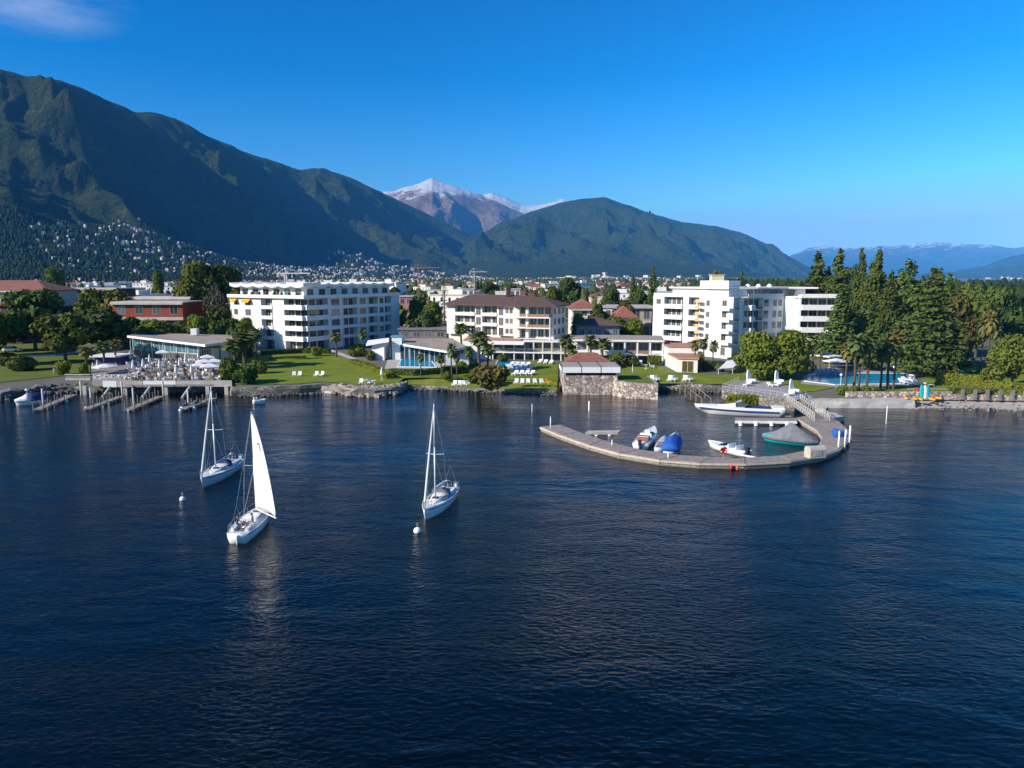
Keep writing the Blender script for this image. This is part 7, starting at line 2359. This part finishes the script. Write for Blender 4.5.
# tables and wicker chairs on the restaurant terrace
WICK = mat('pale_wicker', (.50, .42, .33), .9, .15, 3)
wc = MB(); wc.box(-.26, .26, -.26, .26, .38, .48); wc.box(-.26, .26, .22, .30, .48, .92)
for x in (-.28, .22): wc.box(x, x + .06, -.25, .22, .6, .66)
for x in (-.25, .19):
    for y in (-.25, .2): wc.box(x, x + .06, y, y + .06, 0, .379)
WCH = [wc.mesh('terrace_chair', q) for q in (WICK, WPLAST, mat('brown_wicker', (.16, .10, .07), .9, .15, 3))]
wt = MB(); wt.box(-.45, .45, -.45, .45, .70, .76); wt.tube((0, 0, 0), (0, 0, .7), .05, n=6); wt.box(-.3, .3, -.3, .3, 0, .05)
WTB = [wt.mesh('terrace_table', q) for q in (WPLAST, DKWOOD)]
rng = random.Random(4)
n_ = 0
for row, y in enumerate((381, 376.5, 372.3, 368.6, 365.2, 362.2)):
    x = 131 + (row % 2) * 4
    while x < 224 - row * 2:
        if n_ % 1 == 0:
            p = dk_(x, y); r0 = rng.uniform(0, 3)
            put(rng.choice(WTB), 'terrace_table', p, r0, 'small square table with chairs in the crowded rows of the restaurant terrace', 'table', 'tables on the restaurant terrace')
            for q in range(4):
                if rng.random() < .12: continue
                a = r0 + q * pi / 2 + rng.uniform(-.2, .2); d = rng.uniform(.75, .98)
                put(rng.choice(WCH), 'terrace_chair', (p[0] + d * sin(a) * -1, p[1] + d * cos(a), p[2]), a, 'small armchair at one of the tables in the crowded rows of the restaurant terrace', 'chair', 'chairs on the restaurant terrace')
        x += 9.4 - row * .4 + rng.uniform(-.8, .8); n_ += 1
for k, x in enumerate((100, 107, 114, 121)):
    p = dk_(x, 379)
    put(WTB[0], 'terrace_table', p, .3 * k, 'table on the open strip of terrace left of the crowded rows', 'table', 'tables at the left terrace end')
    for q in range(2): put(WCH[1], 'terrace_chair', (p[0] + .9 * (1 - 2 * q), p[1], p[2]), pi / 2 * (2 * q - 1), 'white chair on the open strip of terrace left of the crowded rows', 'chair', 'chairs at the left terrace end')
# stone balustrade at the terrace corner and dark planters
bs = empty('balustrade', ground_at(67, 378), 0, 'pale stone balustrade at the park corner beside the terrace', 'balustrade')
a, b = ground_at(66, 379.5), ground_at(91, 379.5)
F = Frame(a[:2], b[:2])
m = MB(); m.fbox(F, 0, F.L, -.25, .25, a[2] - .8, a[2] + .25); m.fbox(F, -.1, F.L + .1, -.28, .28, a[2] + .95, a[2] + 1.1); rel_build(m, 'coping', CONC, bs)
for k in range(12):
    x, y = F.p(.3 + k * (F.L - .6) / 11, 0); m = MB(); m.lathe([(.10, .25), (.13, .45), (.07, .7), (.10, .95)], 8, (x, y, a[2])); rel_build(m, 'baluster', CONC, bs)
# bar kiosk with dark awning under the yellow palm
kb = empty('bar_kiosk', tuple(ground_at(108, 369)), 0, 'dark blue bar kiosk with white roof edge behind the open white parasol', 'kiosk')
a, b = ground_at(95, 367.5), ground_at(121, 367.5)
m = MB(); m.box(a[0], b[0], a[1], a[1] + 5, 1.2, 4.0); rel_build(m, 'wall', NAVY, kb)
m = MB(); m.box(a[0] - .5, b[0] + .3, a[1] - 1.2, a[1] + 5.3, 4.003, 4.35); rel_build(m, 'roof', WHITE, kb)
m = MB(); m.box(a[0] + .5, b[0] - .5, a[1] - .6, a[1] - .003, 1.3, 2.4); rel_build(m, 'counter', WOOD, kb)

# parked white vehicles seen under the park trees
def van(px, py, rz, label, L=4.4, m=GEL, h=1.5):
    p = ground_at(px, py)
    o = empty('parked_car', p, rz, label, 'car')
    MB().loft([[(x, y, z) for y, z in ((-.85, .35), (-.88, .8), (-.86, .95), (.86, .95), (.88, .8), (.85, .35))] for x in (-L / 2, -L / 2 + .1, L / 2 - .2, L / 2)]).build('body', m, o)
    MB().loft([[(x, y, z) for y, z in ((-.80 * k, .95), (-.68 * k, zt), (.68 * k, zt), (.80 * k, .95))] for x, k, zt in ((-L * .42, .97, .97), (-L * .30, 1, h), (L * .10, 1, h), (L * .27, .97, .97))]).build('cabin', GLASS, o)
    MB().loft([[(x, y, z) for y, z in ((-.64, h - .04), (-.6, h + .03), (.6, h + .03), (.64, h - .04))] for x in (-L * .29, L * .09)]).build('roof', m, o)
    for x in (-L * .31, L * .31):
        for y in (-.78, .78):
            q = MB(); q.tube((x, y - .1, .33), (x, y + .1, .33), .33, n=14); q.build('wheel', BLACK, o)
    return o


van(12.5, 352.5, .1, 'small white car parked beneath the trees at the left edge')
van(113, 349.5, -.2, 'white car parked between park trees and restaurant', h=1.8)

# beach things: boards and yellow pedal boats
SURF = []
for k, (x, col, lb) in enumerate(((921.5, TURQ, 'turquoise board standing upright on the beach, left of the white one'), (925, WPLAST, 'white board standing upright on the beach beside the turquoise ones'), (928.5, TURQ, 'turquoise board standing upright on the beach, right of the white one'))):
    p = W(x, 399, GZ)
    o = MB().loft([[(w * cos(a), .06 * sin(a) + z * .12, z) for a in [2 * pi * q / 10 for q in range(10)]] for w, z in ((.06, 0), (.22, .25), (.32, .9), (.33, 1.6), (.26, 2.2), (.08, 2.5))]).build('paddle_board', col, None, True, loc=(p[0], p[1], GZ - .1), rz=.15 * k - .2)
    tag(o, lb, 'board')
for k, (x, y) in enumerate(((906, 399), (915, 399.5), (920, 400), (932, 400.2), (938, 399))):
    p = W(x, y, GZ - .1)
    o = empty('kayak', (p[0], p[1], GZ - .12), 1.3 + .25 * k, 'small yellow plastic boat lying on the beach around the upright boards', 'kayak', 'yellow boats on the beach')
    rings, ts, b_, sh = hull_rings(1.3, .65, .34, .02, .7, 8); MB().loft([[(x_, y_, max(0, z_)) for x_, y_, z_ in r__] for r__ in rings]).build('hull', YELLOWC, o, True)
    q = MB(); q.box(-.3, .2, -.22, .22, .3, .44); q.build('seat', ORANGE, o)
p = ground_at(917, 395)
o = MB().lathe([(.5, 0), (.75, .4), (.6, 1.0), (.2, 1.3)], 10).build('flower_pot', mat('red_flowers', (.35, .05, .03), .9, .2, 4), None, loc=p)
tag(o, 'round clump of red flowers on the bank above the yellow beach boats', 'flowers')
for k, (x, y, h, lb) in enumerate(((840, 394, 3.2, 'white lamp post on the quay beside the round shrubs'), (893, 386, 3.4, 'white lamp post among the quay palms by the long pool'))):
    p = ground_at(x, y)
    o = empty('lamp_post', p, 0, lb, 'lamp post')
    q = MB(); q.tube((0, 0, 0), (0, 0, h), .06, .05, 8); q.build('pole', WFRAME, o)
    q = MB(); q.lathe([(.08, h), (.24, h + .15), (.26, h + .32), (.12, h + .5)], 12); q.build('globe', WPLAST, o, True)

# ------------------------------------------------------------------ the town on the plain and the villages on the slope
def house_mesh(name, w, d, h, roof, wallm, roofm, floors, rh=2.2):
    m = MB()
    m.box(-w / 2, w / 2, -d / 2, d / 2, -1.5, h)
    if roof == 'hip': hip_roof(m, [(-w / 2, -d / 2), (w / 2, -d / 2), (w / 2, d / 2), (-w / 2, d / 2)], h + .26, rh, .6, 1)
    elif roof == 'gable':
        m.add([(-w / 2 - .4, -d / 2 - .5, h), (w / 2 + .4, -d / 2 - .5, h), (w / 2 + .4, 0, h + rh), (-w / 2 - .4, 0, h + rh), (w / 2 + .4, d / 2 + .5, h), (-w / 2 - .4, d / 2 + .5, h)],
              [(0, 1, 2, 3), (3, 2, 4, 5), (0, 3, 5), (1, 4, 2), (0, 5, 4, 1)], 1)
    else:
        m.box(-w / 2 - .2, w / 2 + .2, -d / 2 - .2, d / 2 + .2, h + .003, h + .5, 1); m.box(-w * .2, w * .1, -1.5, 1.5, h + .503, h + 2.4)
    n = max(2, int(w / 3.2))
    fh = h / floors
    for k in range(floors):
        for j in range(n):
            x = -w / 2 + (j + .5) * w / n
            m.box(x - .55, x + .55, -d / 2 - .04, -d / 2 + .1, k * fh + fh * .3, k * fh + fh * .78, 2)
        for j in (-.25, .25):
            m.box(-w / 2 - .04, -w / 2 + .1, d * j - .5, d * j + .5, k * fh + fh * .3, k * fh + fh * .78, 2)
    return m.mesh(name, [wallm, roofm, GLASS])


PINK = mat('pale_pink_render', (.62, .47, .40), .85, .08, .5); OCHRE = mat('pale_ochre_render', (.60, .50, .34), .85, .08, .5); GREYR = mat('grey_render', (.42, .41, .40), .85, .08, .5)
HV = [('white house with red tiled roof', house_mesh('town_house', 10, 9, 6.5, 'hip', WHITE, REDTILE, 2), 9),
      ('cream house with brown tiled roof', house_mesh('town_house', 12, 9, 7, 'gable', CREAM, BROWNTILE, 2), 9),
      ('pale pink house with red tiled roof', house_mesh('town_house', 11, 10, 8, 'hip', PINK, REDTILE, 3), 10),
      ('white flat roofed apartment block', house_mesh('town_house', 18, 11, 11, 'flat', WHITE, CONC, 4), 12),
      ('cream flat roofed apartment block', house_mesh('town_house', 22, 11, 10, 'flat', CREAM, CONC, 3), 13),
      ('ochre house with brown tiled roof', house_mesh('town_house', 13, 10, 8, 'hip', OCHRE, BROWNTILE, 3), 11),
      ('grey flat roofed building', house_mesh('town_house', 20, 13, 8, 'flat', GREYR, ROOFG, 2), 13)]
rng = random.Random(11)
spots = []


def free(x, y, r):
    for (a, b, c) in spots:
        if (a - x) ** 2 + (b - y) ** 2 < (c + r) ** 2 * .8: return False
    return True


def near_tag(Y):
    return 'in the first streets behind the hotels' if Y < 420 else ('in the middle of the town plain' if Y < 700 else 'far back on the town plain before the mountain')


nh = 0
tries = 0
while nh < 270 and tries < 6000:
    tries += 1
    Y = 300 + 900 * rng.random() ** 1.25
    px = rng.uniform(-25, 690)
    if Y < 330 and (60 < px < 400 or px > 470): continue
    X = (px - 512) / FPX * Y
    k = rng.choices(range(7), (22, 20, 16, 14, 11, 12, 8))[0]
    if not free(X, Y, HV[k][2] * .62): continue
    spots.append((X, Y, HV[k][2] * .62))
    z = max(gz(X, Y), float(M1.height(np.array([atan2(X, Y)]), np.array([hypot(X, Y)]))[0]))
    o = obj('town_house', HV[k][1], None, (X, Y, z), rng.uniform(-.6, .6) + (pi / 2 if rng.random() < .2 else 0))
    s = rng.uniform(.85, 1.15); o.scale = (s, s, s * rng.uniform(.85, 1.2))
    tag(o, HV[k][0] + ' ' + near_tag(Y), 'house', HV[k][0] + 's ' + near_tag(Y))
    nh += 1

nt = 0
tries = 0
TW = [('small', 'small round green tree'), ('small_dark', 'small dark tree'), ('small_conifer', 'small pointed conifer')]
while nt < 250 and tries < 8000:
    tries += 1
    Y = 255 + 850 * rng.random() ** 1.4
    px = rng.uniform(-30, 1045)
    if Y < 330 and (100 < px < 395 or 440 < px < 610): continue
    X = (px - 512) / FPX * Y
    if not free(X, Y, 2.5): continue
    spots.append((X, Y, 2.5))
    k = rng.choices((0, 1, 2), (5, 4, 1.2))[0]
    z = max(gz(X, Y), float(M1.height(np.array([atan2(X, Y)]), np.array([hypot(X, Y)]))[0]))
    right = px > 690
    plant(TW[k][0], (X, Y, z - .3), rng.uniform(7, 13) * (1.25 if right else 1), rng.uniform(7, 11) * (.5 if k == 2 else 1.1),
          TW[k][1] + (' in the wood behind the stepped hotel and conifers' if right else ' between the houses ' + near_tag(Y)), 'tree', TW[k][1] + ('s behind the stepped hotel' if right else 's ' + near_tag(Y)), name='town_tree')
    nt += 1

# villages on the mountain foot and the farther town: too many to count, small as specks
nrng = np.random.default_rng(8)
CLEAR = []


def speck_town(name, n, sampler, hf, wallm, roofm, s0=8, s1=15):
    V = []; Fq = []; MI = []
    az, r = sampler(n)
    z = hf(az, r)
    for a, q, zz in zip(az, r, z):
        x, y = q * sin(a), q * cos(a)
        CLEAR.extend((math.floor(x / 20) + e) * 100000 + math.floor(y / 20) - g for e in (-1, 0, 1) for g in (-1, 0, 1, 2))
        g_ = min(1.5, max(.8, q / 2800)); w, d, h = g_ * nrng.uniform(s0, s1), g_ * nrng.uniform(s0, s1) * .8, g_ * nrng.uniform(5, 9)
        t = nrng.uniform(0, pi); c, s = cos(t), sin(t)
        b = len(V)
        for zc in (zz - 6, zz + h):
            for ux, uy in ((-.5, -.5), (.5, -.5), (.5, .5), (-.5, .5)):
                V.append((x + ux * w * c - uy * d * s, y + ux * w * s + uy * d * c, zc))
        V.append((x - .3 * w * c, y - .3 * w * s, zz + h + 2)); V.append((x + .3 * w * c, y + .3 * w * s, zz + h + 2))
        for f, mi in (((0, 1, 5, 4), 0), ((1, 2, 6, 5), 0), ((2, 3, 7, 6), 0), ((3, 0, 4, 7), 0), ((4, 5, 9, 8), 1), ((5, 6, 9), 1), ((6, 7, 8, 9), 1), ((7, 4, 8), 1)):
            Fq.append(tuple(b + i for i in f)); MI.append(mi)
    me = bpy.data.meshes.new(name); me.from_pydata(V, [], Fq)
    me.materials.append(wallm); me.materials.append(roofm); me.polygons.foreach_set('material_index', MI); me.update()
    return tag(obj(name, me), kind='stuff')


PXA = lambda px: np.arctan2(px - 512, FPX * .9955)


def slope_sampler(n):
    out_a, out_r = [], []
    while len(out_a) < n:
        px = nrng.choice((nrng.uniform(40, 590), nrng.uniform(250, 590))); t = nrng.uniform(0.0, .46)
        lo = np.interp(px, [40, 90, 180, 300, 450, 590], [.16, .13, .09, .05, .0, .0]); hi = np.interp(px, [40, 120, 250, 400, 520, 590], [.36, .44, .46, .44, .42, .30])
        if not (lo < t < hi): continue
        a = float(PXA(px)); R = np.interp(a, M1.az, M1.R); F_ = np.interp(a, M1.az, M1.F)
        r = F_ + (R - F_) * t
        c = noise2(np.array([r * sin(a) / 260]), np.array([r * cos(a) / 420]), 5)[0]
        if c + nrng.uniform(-.7, .7) < -.15: continue
        out_a.append(a); out_r.append(r)
    return np.array(out_a), np.array(out_r)


VILW = mat('village_walls', (.55, .50, .43), .9, .35, .01)
speck_town('hillside_village', 1700, slope_sampler, lambda a, r: M1.height(a, r), VILW, GREYR, 6, 10)


def plain_sampler(n):
    px = nrng.uniform(-10, 700, n); a = PXA(px); r = 1000 + 2800 * nrng.uniform(0, 1, n) ** 1.4
    lim = np.interp(a, M1.az, M1.F) + 250
    return a, np.minimum(r, np.maximum(1000, lim * nrng.uniform(.75, 1, n)))


speck_town('distant_town', 1000, plain_sampler, lambda a, r: np.maximum(np.array([gz(x, y) for x, y in zip(r * np.sin(a), r * np.cos(a))]), M1.height(a, r)), WHITE, TERRA, 9, 18)


def valley_sampler(n):
    px = np.concatenate([nrng.normal(590, 22, n // 3), nrng.normal(640, 25, n // 4), nrng.uniform(560, 800, n - n // 3 - n // 4)]); px = np.clip(px, 540, 830)
    a = PXA(px); F_ = np.interp(a, M3.az, M3.F); R = np.interp(a, M3.az, M3.R)
    return a, F_ + (R - F_) * np.abs(nrng.normal(.03, .05, n))


def lake_town_sampler(n):
    px = nrng.normal(1000, 22, n); return PXA(px), nrng.uniform(5200, 8000, n)


speck_town('far_shore_town', 14, lake_town_sampler, lambda a, r: nrng.uniform(8, 22, len(a)), VILW, TERRA, 10, 24)
speck_town('valley_village', 300, valley_sampler, lambda a, r: np.maximum(10, M3.height(a, r)), WHITE, TERRA, 12, 26)


# woods: tree crowns over the plain, the foot of the mountain and the right hand shore
def wood(name, n, sampler, hf, m, s0, s1):
    az, r = sampler(n)
    x, y = r * np.sin(az), r * np.cos(az)
    ok = ~np.isin(np.floor(x / 20).astype(int) * 100000 + np.floor(y / 20).astype(int), CLEAR) | (nrng.uniform(0, 1, len(x)) < .12)
    az, r, x, y = az[ok], r[ok], x[ok], y[ok]
    z = hf(az, r)
    k = 6
    prof = ((.75, .05), (1.0, .35), (.70, .72), (.22, 1.0))
    s = nrng.uniform(s0, s1, len(x)); hgt = s * nrng.uniform(.9, 1.6, len(x))
    V = []
    for (pr, pz) in prof:
        for q in range(k):
            an = 2 * pi * q / k + nrng.uniform(-.3, .3, len(x))
            rr = pr * s * nrng.uniform(.6, 1.15, len(x)) * .55
            V.append(np.stack([x + rr * np.cos(an), y + rr * np.sin(an), z - 1 + pz * hgt * nrng.uniform(.9, 1.1, len(x))], 1))
    V = np.stack(V, 1).reshape(-1, 3)
    Q = []
    nv = k * len(prof)
    base = np.arange(len(x)) * nv
    for j in range(len(prof) - 1):
        for q in range(k):
            Q.append(np.stack([base + j * k + q, base + j * k + (q + 1) % k, base + (j + 1) * k + (q + 1) % k, base + (j + 1) * k + q], 1))
    top = base + (len(prof) - 1) * k
    Q.append(np.stack([top, top + 1, top + 2, top + 3], 1)); Q.append(np.stack([top, top + 3, top + 4, top + 5], 1))
    return tag(obj(name, np_mesh(name, V, np.concatenate(Q), m)), kind='stuff')


FOR = mat('wooded_slope_leaves', (.035, .06, .017), .95, scale=.02, col2=(.018, .032, .011), spec=.1)
FORL = mat('light_wood_leaves', (.075, .10, .025), .95, scale=.02, col2=(.03, .05, .015), spec=.1)


def foot_sampler(n):
    px = nrng.uniform(-30, 600, n); a = PXA(px)
    R = np.interp(a, M1.az, M1.R); F_ = np.interp(a, M1.az, M1.F)
    return a, F_ + (R - F_) * nrng.uniform(0.0, .48, n) ** 1.25


wood('wooded_slope', 42000, foot_sampler, lambda a, r: M1.height(a, r), FOR, 6, 12)


def plain_wood(n):
    px = nrng.uniform(-30, 720, n); a = PXA(px); r = 420 + 2600 * nrng.uniform(0, 1, n) ** 1.5
    ok = np.array([free(q * sin(b), q * cos(b), 3.0) for q, b in zip(r, a)])
    return a[ok], r[ok]


zpl = lambda a, r: np.maximum(np.array([gz(x, y) for x, y in zip(r * np.sin(a), r * np.cos(a))]), M1.height(a, r))
wood('town_greenery', 3500, plain_wood, zpl, FORL, 5, 10)


def right_wood(n):
    px = nrng.uniform(690, 1060, n); a = PXA(px)
    return a, 300 + 750 * nrng.uniform(0, 1, n) ** 1.3


wood('right_shore_wood', 4200, right_wood, lambda a, r: np.array([gz(x, y) for x, y in zip(r * np.sin(a), r * np.cos(a))]), FOR, 6, 12)


def far_wood(n):
    px = nrng.uniform(420, 830, n); a = PXA(px)
    return a, nrng.uniform(1300, 4500, n)


wood('valley_wood', 7000, far_wood, lambda a, r: np.array([gz(x, y) for x, y in zip(r * np.sin(a), r * np.cos(a))]), FORL, 5, 10)

# cranes over the town
def crane(px, Y, ytop, jib, label, m):
    a = D(px, 285, Y); zt = float(D(px, ytop, Y)[2]); x = a[0]
    o = empty('tower_crane', (x, Y, gz(x, Y)), 0, label, 'crane')
    h = zt - gz(x, Y)
    q = MB()
    for sx, sy in ((-.6, -.6), (.6, -.6), (.6, .6), (-.6, .6)): q.tube((sx, sy, 0), (sx, sy, h), .16, n=4)
    n = int(h / 2)
    for k in range(n): q.tube((-.6, -.6, k * 2), (.6, -.6, k * 2 + 2), .08, n=4); q.tube((.6, .6, k * 2), (-.6, .6, k * 2 + 2), .08, n=4)
    q.build('tower', m, o)
    q = MB(); q.tube((-jib * .35, 0, h), (jib, 0, h), .35, n=4); q.tube((0, 0, h + 3), (jib * .7, 0, h + .4), .1, n=4); q.tube((0, 0, h + 3), (-jib * .3, 0, h + .4), .1, n=4); q.tube((0, 0, h), (0, 0, h + 3), .2, n=4); q.build('jib', m, o)
    q = MB(); q.box(-jib * .35, -jib * .25, -.8, .8, h - 2, h - .36); q.build('counterweight', CONC, o)


crane(418.5, 620, 268, 18, 'rust coloured tower crane over the town left of the cream hotel', mat('rusty_crane_paint', (.40, .15, .08), .7, .1, 1))
crane(286, 420, 273.5, 14, 'pale tower crane showing over the scalloped roof of the tall white hotel', WFRAME)
crane(474, 560, 272, 10, 'pale slim tower crane over the brown hipped roof', mat('pale_crane_paint', (.55, .48, .40), .7, .1, 1))
